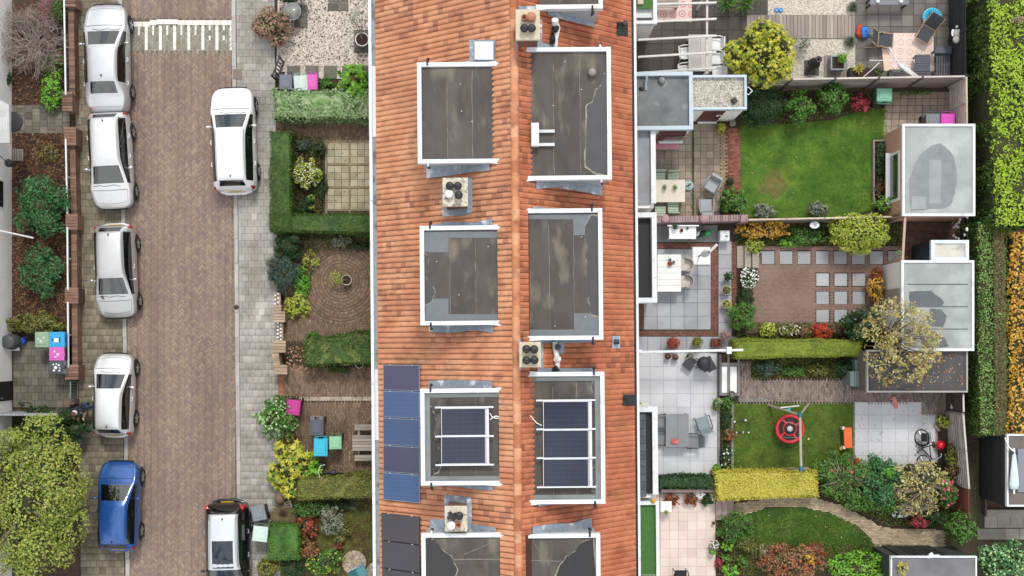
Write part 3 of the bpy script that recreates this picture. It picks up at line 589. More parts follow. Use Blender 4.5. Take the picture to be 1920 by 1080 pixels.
for hi in range(5):
    y1, y0 = YB[hi], YB[hi+1]; yc = (y0+y1)/2; off = (0, yc, 0)
    h = thing('terraced_house', HL[hi], 'house', fw(0, yc), PHI, 'row of terraced houses'); houses.append((h, off))
    b = MB(); wallmesh(b, -4.6, 4.2, y0+.002, y1-.002, 0, 5.5); b.build('wall', m_brickw, h, off)
    b = MB(); V = [(XL, y, ZE-.045) for y in (y0, y1)]+[(XR, y, ZR-.045) for y in (y0, y1)]+[(XE, y, ZE-.045) for y in (y0, y1)]+[(-4.55, y, ZE-.2) for y in (y0, y1)]+[(4.15, y, ZE-.2) for y in (y0, y1)]
    b.add(V, [(0, 2, 3, 1)[::-1], (2, 4, 5, 3)[::-1], (0, 1, 7, 6)[::-1], (4, 8, 9, 5)[::-1], (6, 7, 9, 8)[::-1], (0, 6, 8, 4, 2)[::-1], (1, 3, 5, 9, 7)[::-1]], False)
    roof = b.build('roof', m_under, h, off)
    cells = []
    for side, (me, tv, tf), xe in ((-1, TL, XL), (1, TR, XE)):
        nc = int(abs(xe-XR)/.185); nr = int(round((y1-y0)/.192)); py = (y1-y0)/nr
        for i in range(nc+1):
            x = XR+side*(i*.185+.03)
            if abs(x-XR) > abs(xe-XR)-.05: continue
            for j in range(nr):
                y = y0+(j+.5)*py; xm = x+side*.1
                if any(a+.12 < xm < c-.12 and e+.12 < y < g-.12 for a, c, e, g, _ in dbox.get(hi, [])): continue
                w_ = fw(x, y, rz(x)); s_ = F/(H-w_.z); X, Y = CX+w_.x*s_, CY-w_.y*s_
                cells.append((0 if -6 < Y < 1086 else 1, -w_.z, x, y, side, DARK[side] if R.random() < stained(X, Y, side) else me, tv, tf))
    cells.sort(key=lambda c: c[:2])
    for c in cells[:300]: link('roof_tile', c[5], roof, (c[2]+R.uniform(-.004, .004), c[3]-yc, rz(c[2])+R.uniform(-.001, .003)), (R.uniform(-.004, .004), R.uniform(-.006, .006), R.uniform(-.004, .004)))
    for side in (-1, 1):
        for dk in (0, 1):
          cs = [c for c in cells[300:] if c[4] == side and (c[5] is DARK[side]) == bool(dk)]
          if not cs: continue
          tv = cs[0][6]; n = len(cs); O = np.array([(c[2], c[3]-yc, rz(c[2])) for c in cs])+NP.uniform(-.002, .003, (n, 3))
          sk = NP.uniform(-.005, .005, (n, 1)); V = tv[None]+O[:, None]; V[:, :, 0] += tv[None, :, 1]*sk; V[:, :, 2] += tv[None, :, 1]*NP.uniform(-.01, .01, (n, 1))
          Fc = (np.arange(n)[:, None, None]*len(tv)+np.array(cs[0][7])[None]).reshape(-1, 4)
          me = npmesh('roof_tile', V, Fc, (m_tileD if dk else m_tileL) if side < 0 else (m_tileE if dk else m_tileR)); me.polygons.foreach_set('use_smooth', np.tile([True]*4+[False]*5, n)); o = link('roof_tile', me, roof); o['kind'] = 'stuff'
    nr = 14; b = MB(); pl_ = (y1-y0)/nr
    prof = [(math.cos(math.pi*i/6)*.13, math.sin(math.pi*i/6)*.11) for i in range(7)]
    b.add([(x, -pl_*.55, z-.04) for x, z in prof]+[(x*1.12, pl_*.55, z*1.12-.035) for x, z in prof], [(i, i+1, 8+i, 7+i) for i in range(6)], True)
    b.add([(x*1.12, pl_*.55, z*1.12-.035) for x, z in prof]+[(x*.9, pl_*.55, z*.9-.05) for x, z in prof], [(i, i+1, 8+i, 7+i) for i in range(6)], False)
    rm_ = bpy.data.meshes.new('ridge_tile'); rm_.from_pydata(b.v, [], b.f); rm_.materials.append(m_ridge); rm_.polygons.foreach_set('use_smooth', b.sm)
    for j in range(nr): link('ridge_tile', rm_, roof, (XR+R.uniform(-.01, .01), y0+(j+.5)*pl_-yc, ZR+.0), (0, 0, R.uniform(-.02, .02)))
    # gutters
    b = MB(); b.box((XL-.22, yc, ZE-.12), (.11, y1-y0-.01, .18)); b.build('gutter_board', m_trim, h, off)
    b = MB(); b.box((XL-.09, yc, ZE-.19), (.15, y1-y0-.012, .04)); b.box((XL+.0, yc, ZE-.15), (.03, y1-y0-.014, .12)); gt = b.build('gutter', m_gut, h, off)
    if hi in (1, 3): b = MB(); b.box((XL-.09, yc+.9, ZE-.15), (.145, 2.6, .03)); b.build('gutter_lining', m_trim, gt, off)
    b = MB(); b.box((XE+.15, yc, ZE-.13), (.09, y1-y0-.01, .14)); b.build('gutter_board', m_trim, h, off)
    b = MB(); b.box((XE+.06, yc, ZE-.18), (.11, y1-y0-.012, .04)); b.build('gutter', M('dark_gutter', ['3a3836'], .7, noise=.4, ns=8), h, off)
def seam_line(b, pts, w_=.02, z=.004):
    for a, c in zip(pts[:-1], pts[1:]): b.bar((*a, z), (*c, z), w_, .006)
for (xa, xb, ya, yb, d) in [q for k in dbox for q in dbox[k]]:
    hi, side, st, zd = d[0], d[1], d[7], d[6]; h, off = houses[hi]
    xo, xi = (xa, xb) if side < 0 else (xb, xa); s = -side       # s: direction from outer edge towards the ridge
    T = .145; zb = rz(xo)-.25
    b = MB(); wallmesh(b, xo+s*.1, xi, ya+.1, yb-.1, zb, zd-.06); dm = b.build('dormer', M('dormer_cladding', ['b9c0c6', 'c4cacf'], .6, noise=.1), h, off)
    b = MB(); b.box((xo+s*T/2, (ya+yb)/2, zd-.07), (T, yb-ya, .3), ch=.012); b.build('roof_edge', m_trim, dm, off)
    for y in (ya+T/2, yb-T/2): b = MB(); b.box(((xo+s*T+xi+s*.06)/2, y, zd-.072), (abs(xi+s*.06-xo-s*T), T, .29), ch=.012, rz=R.uniform(-.004, .004)); b.build('roof_edge', m_trim, dm, off)
    # ragged white flashing at the inner ends
    for y, q in ((ya+.05, -1), (yb-.05, 1)):
        if R.random() < .8:
            L_ = R.uniform(.5, 1.3); pts = [(xi-s*L_, y), (xi-s*L_*.5, y+q*.05), (xi+s*.1, y+q*.1), (xi+s*.12, y-q*.1), (xi-s*L_, y-q*.06)]
            MB().prism(pts, zd+.03, zd+.078).build('flashing', m_trim, dm, off)
    # lead apron on the tiles along both cheeks
    for y, q in ((ya, -1), (yb, 1)):
        wd = .25 if side < 0 or st in 'eh' else .12
        pts = [xo+s*.15, xo+s*.9, xi-s*.9, xi-s*.3]; b = MB(); V = []
        for x in pts: V += [(x, y-q*.12, rz(x)+.095), (x, y+q*wd*R.uniform(.6, 1.1), rz(x)+.088)]
        Fc = [(2*i, 2*i+1, 2*i+3, 2*i+2) for i in range(3)]; b.add(V, Fc if (side < 0) == (q > 0) else [f[::-1] for f in Fc], False); b.build('lead_flashing', m_lead, dm, off)
        b = MB(); xx = xo+s*.35; b.tube([(xx, y-q*.1, zd+.085), (xx, y+q*.04, zd+.085), (xx, y+q*.1, zd-.02), (xx, y+q*.11, zd-.35)], .035, 8); b.build('roof_outlet', m_white if R.random() < .3 else m_black, dm, off)
        b = MB(); b.ball((xx+.02, y+q*.12, zd-.02), .06, 8, 5); b.build('outlet_hood', m_black, dm, off)
    x0, x1 = min(xo+s*T, xi), max(xo+s*T, xi); Y0, Y1 = ya+T, yb-T
    n = 3; felt = m_felt
    if st in 'dh':
        for j, (p, q) in enumerate(((0, .72), (.72, 1))): b = MB(); b.box(((x0+x1)/2, Y0+(Y1-Y0)*(p+q)/2, zd-.04+.004*j), (x1-x0, (Y1-Y0)*(q-p)+.03, .02)); b.build('felt_sheet', felt, dm, off)
    else:
        for j in range(n): b = MB(); p = x0+(x1-x0)*j/n; q = x0+(x1-x0)*(j+1)/n; b.box(((p+q)/2, (Y0+Y1)/2, zd-.04+.004*(j % 2)), (q-p+(.04 if j % 2 else 0), Y1-Y0, .02)); b.build('felt_sheet', felt, dm, off)
        b = MB()
        for j in (1, 2):
            p = x0+(x1-x0)*j/n; yy = Y0+.05; pts = []
            while yy < Y1-.1: pts.append((p+R.uniform(-.012, .012), yy)); yy += R.uniform(.2, .5)
            seam_line(b, pts, .018, zd-.022)
        b.build('felt_seam', m_seam, dm, off)
    zt = zd-.0215
    def sh(name, px, mat, z, wob=0): 
        pts = [HP(x, y, zd) for x, y in px]; pts = [(max(x0+.003, min(x1-.003, p.x)), max(Y0+.003, min(Y1-.003, p.y))) for p in pts]
        if name == 'puddle':
            mx_, my_ = sum(p[0] for p in pts)/len(pts), sum(p[1] for p in pts)/len(pts); big = [(max(x0+.003, min(x1-.003, mx_+(p[0]-mx_)*1.1+R.uniform(-.03, .03))), max(Y0+.003, min(Y1-.003, my_+(p[1]-my_)*1.04+R.uniform(-.02, .02)))) for p in pts]
            MB().prism(big, zd-.04, z-.0008).build('tide_mark', M('tide_mark', ['8f8878'], .8, noise=.35, ns=9), dm, off)
        MB().prism(pts, zd-.04, z).build(name, mat, dm, off)
    def blob(px):
        out = []
        for i in range(len(px)):
            a, c = px[i], px[(i+1) % len(px)]; out.append(a)
            for t in (.33, .66): out.append((a[0]+(c[0]-a[0])*t+R.uniform(-1.6, 1.6), a[1]+(c[1]-a[1])*t+R.uniform(-1.6, 1.6)))
        return out
    if st == 'b':
        sh('felt_patch', quadq((793, 434, 934, 446)), m_patch, zt+.004); sh('felt_patch', quadq((793, 445, 841, 473)), m_patch, zt+.005); sh('felt_patch', quadq((793, 589, 934, 601)), m_patch, zt+.004); sh('felt_patch', quadq((798, 560, 841, 590)), m_patch, zt+.005)
        sh('puddle', blob([(794, 474), (803, 478), (800, 505), (796, 520), (801, 525), (812, 535), (815, 552), (808, 566), (795, 572)]), m_wet2, zt+.008)
    if st == 'f':
        sh('felt_patch', quadq((989, 402, 1124, 411)), m_patch, zt+.004); sh('felt_patch', quadq((1075, 410, 1124, 441)), m_patch, zt+.005); sh('felt_patch', quadq((989, 618, 1124, 630)), m_patch, zt+.004); sh('felt_patch', quadq((1077, 587, 1124, 619)), m_patch, zt+.005)
        sh('puddle', blob([(1122, 405), (1108, 405), (1096, 425), (1098, 442), (1103, 460), (1098, 480), (1102, 505), (1106, 540), (1104, 565), (1108, 588), (1122, 592)]), m_wet2, zt+.008)
    if st == 'e':
        sh('puddle', blob([(1140, 132), (1130, 140), (1128, 160), (1118, 168), (1112, 190), (1100, 200), (1099, 270), (1098, 310), (1120, 325), (1140, 328)]), m_wet2, zt+.008)
        b = MB()
        for yy in (247, 272): p = HP(1012, yy, zd); b.box((p.x+.1, p.y, zd+.08), (.8, .1, .06))
        rk = b.build('pipe_bracket', M('bracket_grey', ['c9cdd0'], .5), dm, off)
        p = HP(1003, 235, zd); q = HP(1003, 275, zd); b = MB(); b.box(((p.x+q.x)/2, (p.y+q.y)/2, zd+.22), (.26, .78, .24), ch=.05); b.build('flue_box', m_white, dm, off)
        p = HP(1110, 137, zd); b = MB(); b.lathe([(.12, -.05), (.12, .1), (.15, .1), (.13, .18), (.05, .23), (0, .235)], (p.x, p.y, zd), 16); b.build('roof_vent', M('vent_grey', ['8c8a86'], .5), dm, off)
    if st in 'cg':
        for q in ((x0+.0, Y0, x1, Y0+.16), (x0, Y1-.16, x1, Y1), ((x0, Y0+.16, x0+.18, Y1-.16) if side < 0 else (x1-.18, Y0+.16, x1, Y1-.16))):
            b = MB(); b.box(((q[0]+q[2])/2, (q[1]+q[3])/2, zd-.02), (q[2]-q[0], q[3]-q[1], .05)); b.build('felt_upstand', m_feltg, dm, off)
    if st == 'c': sh('puddle', blob([(798, 760), (808, 763), (814, 775), (818, 790), (816, 802), (812, 822), (822, 838), (826, 860), (824, 880), (812, 892), (800, 894)]), m_wet, zt+.008)
    if st == 'g': sh('puddle', blob([(1120, 708), (1112, 714), (1109, 728), (1112, 740), (1108, 748), (1122, 752)]), m_wet2, zt+.008); sh('puddle', blob([(1122, 870), (1110, 880), (1112, 905), (1108, 920), (1122, 926)]), m_wet2, zt+.008)
    if st == 'd': sh('puddle', blob([(797, 1010), (815, 1012), (826, 1028), (846, 1044), (850, 1052), (857, 1068), (850, 1090), (797, 1100)]), m_wet, zt+.008); b = MB(); seam_line(b, [tuple(HP(x, y, zd).xy) for x, y in ((870, 1040), (905, 1025), (938, 1009))], .03, zd-.02); seam_line(b, [tuple(HP(x, y, zd).xy) for x, y in ((828, 1051), (870, 1049), (940, 1049))], .025, zd-.02); b.build('felt_crease', m_seam, dm, off)
    if st == 'h': sh('puddle', blob([(1112, 1010), (1090, 1018), (1078, 1035), (1062, 1044), (1050, 1060), (1042, 1090), (1120, 1100)]), m_wet, zt+.008); b = MB(); seam_line(b, [tuple(HP(x, y, zd).xy) for x, y in ((996, 1008), (1008, 1030), (1022, 1040))], .03, zd-.02); seam_line(b, [tuple(HP(x, y, zd).xy) for x, y in ((990, 1051), (1060, 1053), (1115, 1053))], .025, zd-.02); b.build('felt_crease', m_seam, dm, off)
    if st in 'abef':
        b = MB()
        for _ in range(3): b.ball((R.uniform(x0+.3, x1-.3), R.uniform(Y0+.3, Y1-.3), zd-.018), (.025, .02, .012), 6, 3)
        b.build('pale_dropping', m_trim, dm, off)
# chimneys
def chimney(hi, px, zt, capm, pots, corb=.03):
    h, off = houses[hi]; a, c = HP(px[0], px[3], zt), HP(px[2], px[1], zt); cx, cy = (a.x+c.x)/2, (a.y+c.y)/2; sx, sy = c.x-a.x, c.y-a.y
    zb = min(rz(cx-sx/2), rz(cx+sx/2))-.1; ch = MB(); ch.box((cx, cy, (zb+zt-.1)/2), (sx-.14, sy-.14, zt-.1-zb)); ch = ch.build('chimney', m_brickw, h, off)
    nz = int((zt-.16-zb)/.08)
    b = MB()
    for i in range(nz):
        z = zb+.04+i*.08
        for sgn in (-1, 1):
            for j in range(4): b.box((cx-(sx-.14)/2+(j+.5+.25*(i % 2)*(1 if j < 3 else 0))*(sx-.14)/4, cy+sgn*((sy-.14)/2), z), ((sx-.14)/4-.015, .02, .065))
            for j in range(4): b.box((cx+sgn*((sx-.14)/2), cy-(sy-.14)/2+(j+.5)*(sy-.14)/4, z), (.02, (sy-.14)/4-.015, .065))
    o = b.build('brick', M('chimney_brick', ['7a5548', '8b6254', '6b493e', '967060'], .9, noise=.2), ch, off); o['kind'] = 'stuff'
    b = MB(); b.box((cx, cy, zt-.06), (sx, sy, .12), ch=.02); b.build('chimney_cap', capm, ch, off)
    b = MB()
    for q in (-1, 1):
        y = cy+q*(sy/2+.06); x0, x1 = cx-sx/2-.1, cx+sx/2+.1; V = [(x0, y-q*.14, rz(x0)+.08), (x1, y-q*.14, rz(x1)+.08), (x1, y+q*.1, rz(x1)+.06), (x0, y+q*.1, rz(x0)+.06)]
        if abs(cx-XR) > .8: b.add(V, [(0, 1, 2, 3) if q > 0 else (3, 2, 1, 0)], False)
    for q in (-1, 1):
        x = cx+q*(sx/2+.03); V = [(x-q*.08, cy-sy/2-.1, rz(x)+.12), (x-q*.08, cy+sy/2+.1, rz(x)+.12), (x+q*.09, cy+sy/2+.1, rz(x+q*.09)+.06), (x+q*.09, cy-sy/2-.1, rz(x+q*.09)+.06)]
        b.add(V, [(3, 2, 1, 0) if q > 0 else (0, 1, 2, 3)], False)
    b.build('lead_flashing', m_lead, ch, off)
    for (x, y, kind) in pots:
        p = HP(x, y, zt+.2); b = MB(); c0 = (p.x, p.y, zt)
        if kind == 'k':
            b.lathe([(.07, 0), (.07, .16), (.13, .16), (.14, .22), (.12, .26), (.05, .29), (0, .295)], c0, 14)
            for i in range(6): a_ = i*math.pi/3; b.bar((c0[0]+.02*math.cos(a_), c0[1]+.02*math.sin(a_), zt+.3), (c0[0]+.12*math.cos(a_), c0[1]+.12*math.sin(a_), zt+.268), .02, .02)
            b.build('chimney_cowl', m_black, ch, off)
        elif kind == 'o': b.lathe([(.1, 0), (.09, .2), (.1, .22), (.075, .22), (.07, .05), (0, .04)], c0, 14); b.build('chimney_pot', m_terra, ch, off)
        elif kind == 'd': b.lathe([(.12, 0), (.16, .1), (.15, .2), (.09, .26), (.03, .29), (0, .3)], c0, 16); b.build('chimney_pot', m_terra, ch, off)
        elif kind == 'w': b.lathe([(.11, 0), (.12, .14), (.15, .16), (.14, .2), (.05, .24), (0, .245)], c0, 14); b.build('chimney_cowl', m_white, ch, off)
        elif kind == 'x':
            b.lathe([(.08, 0), (.08, .1), (.05, .1), (0, .11)], c0, 12)
            for i in range(4): a_ = i*math.pi/2+.5; b.box((c0[0]+.11*math.cos(a_), c0[1]+.11*math.sin(a_), zt+.16), (.11, .11, .1), rz=a_, ch=.02)
            b.box((c0[0], c0[1], zt+.17), (.16, .16, .12), ch=.03); b.build('chimney_cowl', m_black, ch, off)
chimney(1, (967, 17, 1012, 75), 10.0, m_cap, ((983, 32, 'o'), (996, 31, 'd'), (983, 53, 'k'), (997, 53, 'k')))
chimney(2, (830, 333, 877, 387), 9.1, m_capold, ((843.5, 348.5, 'k'), (858.5, 348.5, 'k'), (842, 363, 'w'), (860, 366, 'k')))
chimney(3, (974, 641, 1014, 689), 9.9, m_cap, ((987, 654.5, 'k'), (1001.5, 655, 'k'), (987, 675.5, 'k'), (1002, 675, 'k')))
chimney(4, (834, 949, 876, 997), 9.1, m_capold, ((847, 968, 'x'), (861, 967, 'k'), (846, 986, 'w'), (859, 985, 'o')))
# flues, vents, skylight
def flue(hi, pts, r, mat, name): 
    h, off = houses[hi]; b = MB(); q = [HP(x, y, 8) for x, y, _ in pts]; b.tube([(p.x*((H-rz(p.x)-z)/(H-8)), p.y*((H-rz(p.x)-z)/(H-8)), rz(p.x)+z) for p, (_, _, z) in zip(q, pts)], r, 10); return b.build(name, mat, h, off)
flue(1, [(1041, 88, .15), (1042, 72, .22), (1044, 62, .3), (1046, 52, .35), (1043, 44, .45)], .09, m_white, 'flue_pipe'); flue(1, [(1041, 45, .4), (1041, 37, .55)], .12, m_white, 'flue_cap')
flue(1, [(1039, 52, .4), (1044, 55, .4)], .13, m_black, 'flue_clamp'); flue(1, [(1037, 66, .1), (1036, 78, .35)], .1, m_black, 'roof_vent')
flue(3, [(1040, 641, .2), (1041, 655, .2), (1044, 668, .25), (1045, 680, .2), (1044, 692, .15)], .09, m_white, 'flue_pipe'); flue(3, [(1045, 650, .1), (1046, 651, .5)], .11, m_black, 'roof_vent'); flue(3, [(1040, 689, .25), (1045, 696, .25)], .1, m_black, 'flue_cap'); flue(3, [(1042, 672, .3), (1048, 674, .3)], .11, m_white, 'flue_clamp')
def plate(hi, px, mat, name, z=.05):
    h, off = houses[hi]; b = MB(); xs = [HP(px[0], px[1], 7).x, HP(px[2], px[3], 7).x]; zz = [rz(x) for x in xs]
    V = []
    for x_, y_ in ((px[0], px[1]), (px[2], px[1]), (px[2], px[3]), (px[0], px[3])):
        p = HP(x_, y_, 7); p = HP(x_, y_, rz(p.x)+z); V.append((p.x, p.y, rz(p.x)+z))
    b.add(V, [(3, 2, 1, 0)], False); b.add([(v[0], v[1], v[2]-.06) for v in V]+V, [(i, (i+1) % 4, 4+(i+1) % 4, 4+i) for i in range(4)], False); return b.build(name, mat, h, off)
plate(1, (1157, 40, 1178, 66), m_black, 'vent_plate', .08); flue(1, [(1170, 45, .05), (1172, 42, .3)], .09, m_black, 'roof_vent')
plate(2, (1148, 630, 1163, 653), M('zinc_plate', ['9fb0be'], .5, noise=.2), 'vent_plate', .08); flue(2, [(1152, 641, .05), (1161, 641, .18)], .09, m_black, 'roof_vent')
plate(3, (1169, 740, 1193, 761), m_black, 'vent_plate', .09); flue(3, [(1180, 750, .05), (1180, 751, .2)], .07, m_black, 'roof_vent')
plate(3, (1043, 641, 1058, 663), m_lead, 'lead_flashing', .07)
plate(1, (880, 75, 929, 117), m_lead, 'skylight_frame', .07); plate(1, (890, 78, 925, 112), m_white, 'skylight', .2)
plate(0, (972, 12, 1008, 19), m_lead, 'lead_flashing', .08)
# ---------------------------------------------------------------- solar panels (each one is a thing fixed on the roof)
def cellmat(name, c1, c2, line, rough=.12):
    m = M(name, [c1, c2], rough, noise=.1, ns=1.5, coat=.3, coat_ior=1.5); t = m.node_tree; N = t.nodes; L = t.links; b = N['Principled BSDF']
    src = b.inputs['Base Color'].links[0].from_socket; tc_ = N.new('ShaderNodeTexCoord'); br = N.new('ShaderNodeTexBrick'); br.offset = 0; br.squash = 1
    br.inputs['Scale'].default_value = 1; br.inputs['Brick Width'].default_value = .078; br.inputs['Row Height'].default_value = .156; br.inputs['Mortar Size'].default_value = .004
    L.new(tc_.outputs['Object'], br.inputs['Vector']); mxr = N.new('ShaderNodeMixRGB'); L.new(br.outputs['Fac'], mxr.inputs[0]); L.new(src, mxr.inputs[1]); mxr.inputs[2].default_value = (*lin(line), 1); L.new(mxr.outputs[0], b.inputs['Base Color'])
    return m
m_cellb = cellmat('solar_cell_blue', '2f4a76', '385a88', '24344c'); m_celld = cellmat('solar_cell_navy', '0a0f28', '0e1430', '2c3656'); m_cellk = cellmat('solar_cell_black', '3a3840', '403d44', '2e2c34', .3)
m_frame_b = M('panel_frame_blue', ['8fa6bc'], .4, metal=.3); m_alu = M('aluminium', ['dfe2e4'], .35, metal=.3, noise=.05)
m_cellp = cellmat('solar_cell_purple_sky', '38385a', '423f5e', '2a2a40')  # purple cells: varying sky reflection put into the cell colour
def panel(label, px, cell, frame, zf, group, flat=False):
    """px quad; zf(x) gives the height of the panel plane in the house frame"""
    V = []
    for x_, y_ in quadq(px):
        p = HP(x_, y_, 7); 
        for _ in range(3): p = HP(x_, y_, zf(p.x))
        V.append(p)
    c = sum(V, Vector())/4; t = thing('solar_panel', label, 'solar panel', fw(c.x, c.y, c.z), PHI, group)
    ux = ((V[1]+V[2]-V[0]-V[3])/2); uy = ((V[0]+V[1]-V[2]-V[3])/2); lx, ly = ux.length, uy.length; pitch = math.atan2(ux.z, Vector((ux.x, ux.y)).length)
    b = MB(); b.box((0, 0, 0), (lx-.012, ly-.012, .036), ch=.004); o = b.build('frame', frame, t); o.rotation_euler = (0, -pitch, 0)
    b = MB(); b.box((0, 0, .0195), (lx-.05, ly-.05, .004)); o = b.build('cell_sheet', cell, t); o.rotation_euler = (0, -pitch, 0)
    b = MB()
    for sx in (-.3, .3): b.box((sx*lx, ly/2-.006, .021), (.05, .03, .012))
    o = b.build('clamp', m_alu, t); o.rotation_euler = (0, -pitch, 0)
ys = [684, 733.5, 784.5, 836.5, 888, 941]
for i, (nm, cm) in enumerate((('topmost purplish solar panel of the blue column by the left gutter', m_cellp), ('bright blue solar panel just below the purplish top one by the left gutter', m_cellb), ('middle one of the five blue solar panels in the column by the left gutter', m_cellb), ('second lowest, purple tinged solar panel of the column by the left gutter', m_cellp), ('lowest blue solar panel of the column by the left gutter', m_cellb))):
    panel(nm, (719, ys[i], 787, ys[i+1]-1), cm, m_frame_b, lambda x: rz(x)+.13, 'solar panels on the left roof slope')
for i, nm in enumerate(('upper black solar panel in the lower left corner of the orange roof', 'middle black solar panel in the lower left corner of the orange roof', 'lowest black solar panel, cut by the bottom edge at the roof corner')):
    panel(nm, [(715+i, 963+52.5*i), (787+i, 967+52.5*i), (788+i, 1019+52.5*i), (716+i, 1015+52.5*i)], m_cellk, M('panel_frame_black', ['303034'], .4), lambda x: rz(x)+.13, 'solar panels on the left roof slope')
for i, nm in enumerate(('upper navy solar panel on the left dormer roof', 'lower navy solar panel on the left dormer roof')): panel(nm, (827, 765+53*i, 911, 817+53*i), m_celld, m_alu, lambda x: 9.0, 'solar panels on the dormer roofs')
for i, nm in enumerate(('top navy solar panel of three on the right dormer roof', 'middle navy solar panel of three on the right dormer roof', 'bottom navy solar panel of three on the right dormer roof')): panel(nm, (1018, 752+54*i, 1104, 805+54*i), m_celld, m_alu, lambda x: 9.05, 'solar panels on the dormer roofs')
def rails(label, ys_, x0, x1, xs_, z, y0, y1, zb):
    c = P((x0+x1)/2, (y0+y1)/2, z); t = thing('panel_rack', label, 'mounting rack', c, PHI)
    for y in ys_: a, b_ = P(x0, y, z), P(x1, y, z); b = MB(); b.bar(a-c, b_-c, .055, .05); b.build('rail', m_alu, t)
    for x in xs_: a, b_ = P(x, y0, z), P(x, y1, z); b = MB(); b.bar(a-c-Vector((0, 0, .06)), b_-c-Vector((0, 0, .06)), .1, .04); b.build('side_rail', m_alu, t)
    for x in (x0+8, x1-8):
        for y in ys_: p = P(x, y, z)-c; b = MB(); b.box((p.x, p.y, (zb-z)/2-.02), (.05, .05, z-zb-.05)); b.build('foot', m_alu, t)
rails('aluminium rack under the two panels on the left dormer', (763.5, 818, 871.5), 816, 926, (914,), 8.99, 763, 872, 8.73)
rails('aluminium rack under the three panels on the right dormer', (750.5, 804.5, 858.5, 913), 1006, 1117, (1107.5,), 9.04, 750, 913, 8.78)
def cable(label, pts, z, r=.022):
    c = P(*pts[0], z); b = MB(); b.tube([P(x, y, z)-c for x, y in pts], r, 6); tag(b.build('cable', m_white, loc=c), label, 'cable')
cable('white cable looping from the left dormer panels to the ridge', [(918, 774), (922, 781), (928, 784), (936, 785), (937, 782), (930, 780), (924, 783), (919, 787)], 8.77)
cable('white cable running from the ridge to the right dormer panels', [(992, 777), (998, 784), (1006, 793), (1016, 798)], 8.82)
# ---------------------------------------------------------------- rear extensions (parts of their houses)
m_extf = M('extension_felt', ['7c8082', '868a8b', '717577'], .75, noise=.2, ns=1.5, stains=[('54585a', .9, .55, .08, .75), ('a5aaa8', 1.3, .6, .06, .6)])
def extension(hi, px, z, roofm, trim, tw, wallm, sides='NSE', name='extension', zin=.12, skipw=None):
    h, off = houses[hi]; a, c = HP(px[0], px[3], z), HP(px[2], px[1], z); x0, x1, y0, y1 = a.x, c.x, a.y, c.y
    x0 = max(x0, 4.21)
    b = MB(); b.box(((x0+x1-.06)/2, (y0+y1)/2, (z-zin-.13)/2), (x1-x0-.06, y1-y0-.1, z-zin-.13)); e = b.build(name, wallm, h, off)
    b = MB(); b.box(((x0+x1-tw)/2, (y0+y1)/2, z-zin-.07), (x1-x0-tw, y1-y0-2*tw*('N' in sides)+.0, .1)); b.build('flat_roof', roofm, e, off)
    if 'N' in sides: b = MB(); b.box(((x0+x1)/2, y1-tw/2, z-.11), (x1-x0, tw, .26), ch=.01); b.build('roof_trim', trim, e, off)
    if 'S' in sides: b = MB(); b.box(((x0+x1)/2, y0+tw/2, z-.11), (x1-x0, tw, .26), ch=.01); b.build('roof_trim', trim, e, off)
    if 'E' in sides: b = MB(); b.box((x1-tw/2, (y0+y1)/2, z-.111), (tw, y1-y0-2*tw, .255), ch=.01); b.build('roof_trim', trim, e, off)
    return e, h, off, (x0, x1, y0, y1)
m_bluetrim = M('blue_grey_trim', ['b5c6d2', 'c0d0da'], .5, noise=.08, ns=5)
e, h, off, q = extension(1, (1192, 134, 1299, 244), 2.9, m_extf, m_bluetrim, .16, m_render)
p = HP(1246, 150, 2.9); b = MB(); b.lathe([(.12, 0), (.12, .12), (.15, .12), (.12, .2), (0, .24)], (p.x-.1, p.y, 2.72), 14); b.build('roof_vent', M('vent_grey', ['8c8a86'], .5), e, off)
p = HP(1211, 155, 2.9); b = MB(); b.tube([(p.x, p.y-.25, 2.76), (p.x, p.y, 2.85), (p.x+.02, p.y+.2, 3.0)], .06, 8); b.build('drain_pipe', M('zinc_plate', ['9fb0be'], .5), e, off)
p = HP(1204, 165, 2.9); b = MB(); b.ball((p.x, p.y, 2.78), (.12, .08, .08)); b.build('roof_drain', m_black, e, off)
# dark red window front below that extension
x0, x1, y0, y1 = q; b = MB(); b.box(((5.9+x1-.2)/2, y0-.03, 1.5), (x1-.2-5.9, .14, 2.0)); wf = b.build('window_front', m_darkred, h, off)
b = MB(); b.box(((5.9+x1-.2)/2, y0-.2, .55), (x1-.25-5.9, .3, .06)); b.build('sill', M('pink_sill', ['c58a94'], .6), wf, off)
b = MB(); b.box((6.55, y0-.11, 1.6), (.75, .02, 1.1)); b.build('window_pane', m_glass, wf, off)
b = MB(); b.box((6.55, y0-.14, .98), (.95, .09, .08)); b.build('window_sill', m_white, wf, off)
b = MB(); b.ring((6.05, y0-.14, 1.1), .06, .012, 12, 5, Matrix.Rotation(math.pi/2, 4, 'X')); b.build('handle', m_white, wf, off)
e, h, off, q = extension(1, (1299, 140, 1400, 206), 2.6, M('annex_roof', ['b5b0a5'], .9), m_bluetrim, .1, m_render, name='annex')
x0, x1, y0, y1 = q
o = pebbles('roof_gravel', None, None, (1303, 144, 1395, 202), 2.45, 1500, .05, M('roof_pebble', ['c9c3b6', 'dcd7cc', 'a89f8f', 'efece4', '8f8678', 'bdb5a6'], .9, noise=.1), e)
o.location = (0, -off[1], 0); o.matrix_parent_inverse = Matrix.Rotation(-PHI, 4, 'Z')
p = HP(1377, 188, 2.6); b = MB(); b.box((p.x, p.y, 2.56), (.2, .2, .12), rz=.6, ch=.03); b.build('roof_vent', m_black, e, off)
b = MB(); b.box((x0+.95, y0+.045, 1.15), (.85, .06, 2.05)); dd = b.build('door', m_darkred, e, off); b = MB(); b.box((x0+1.0, y0-.01, .12), (.8, .12, .06)); b.build('doorstep', m_white, dd, off)
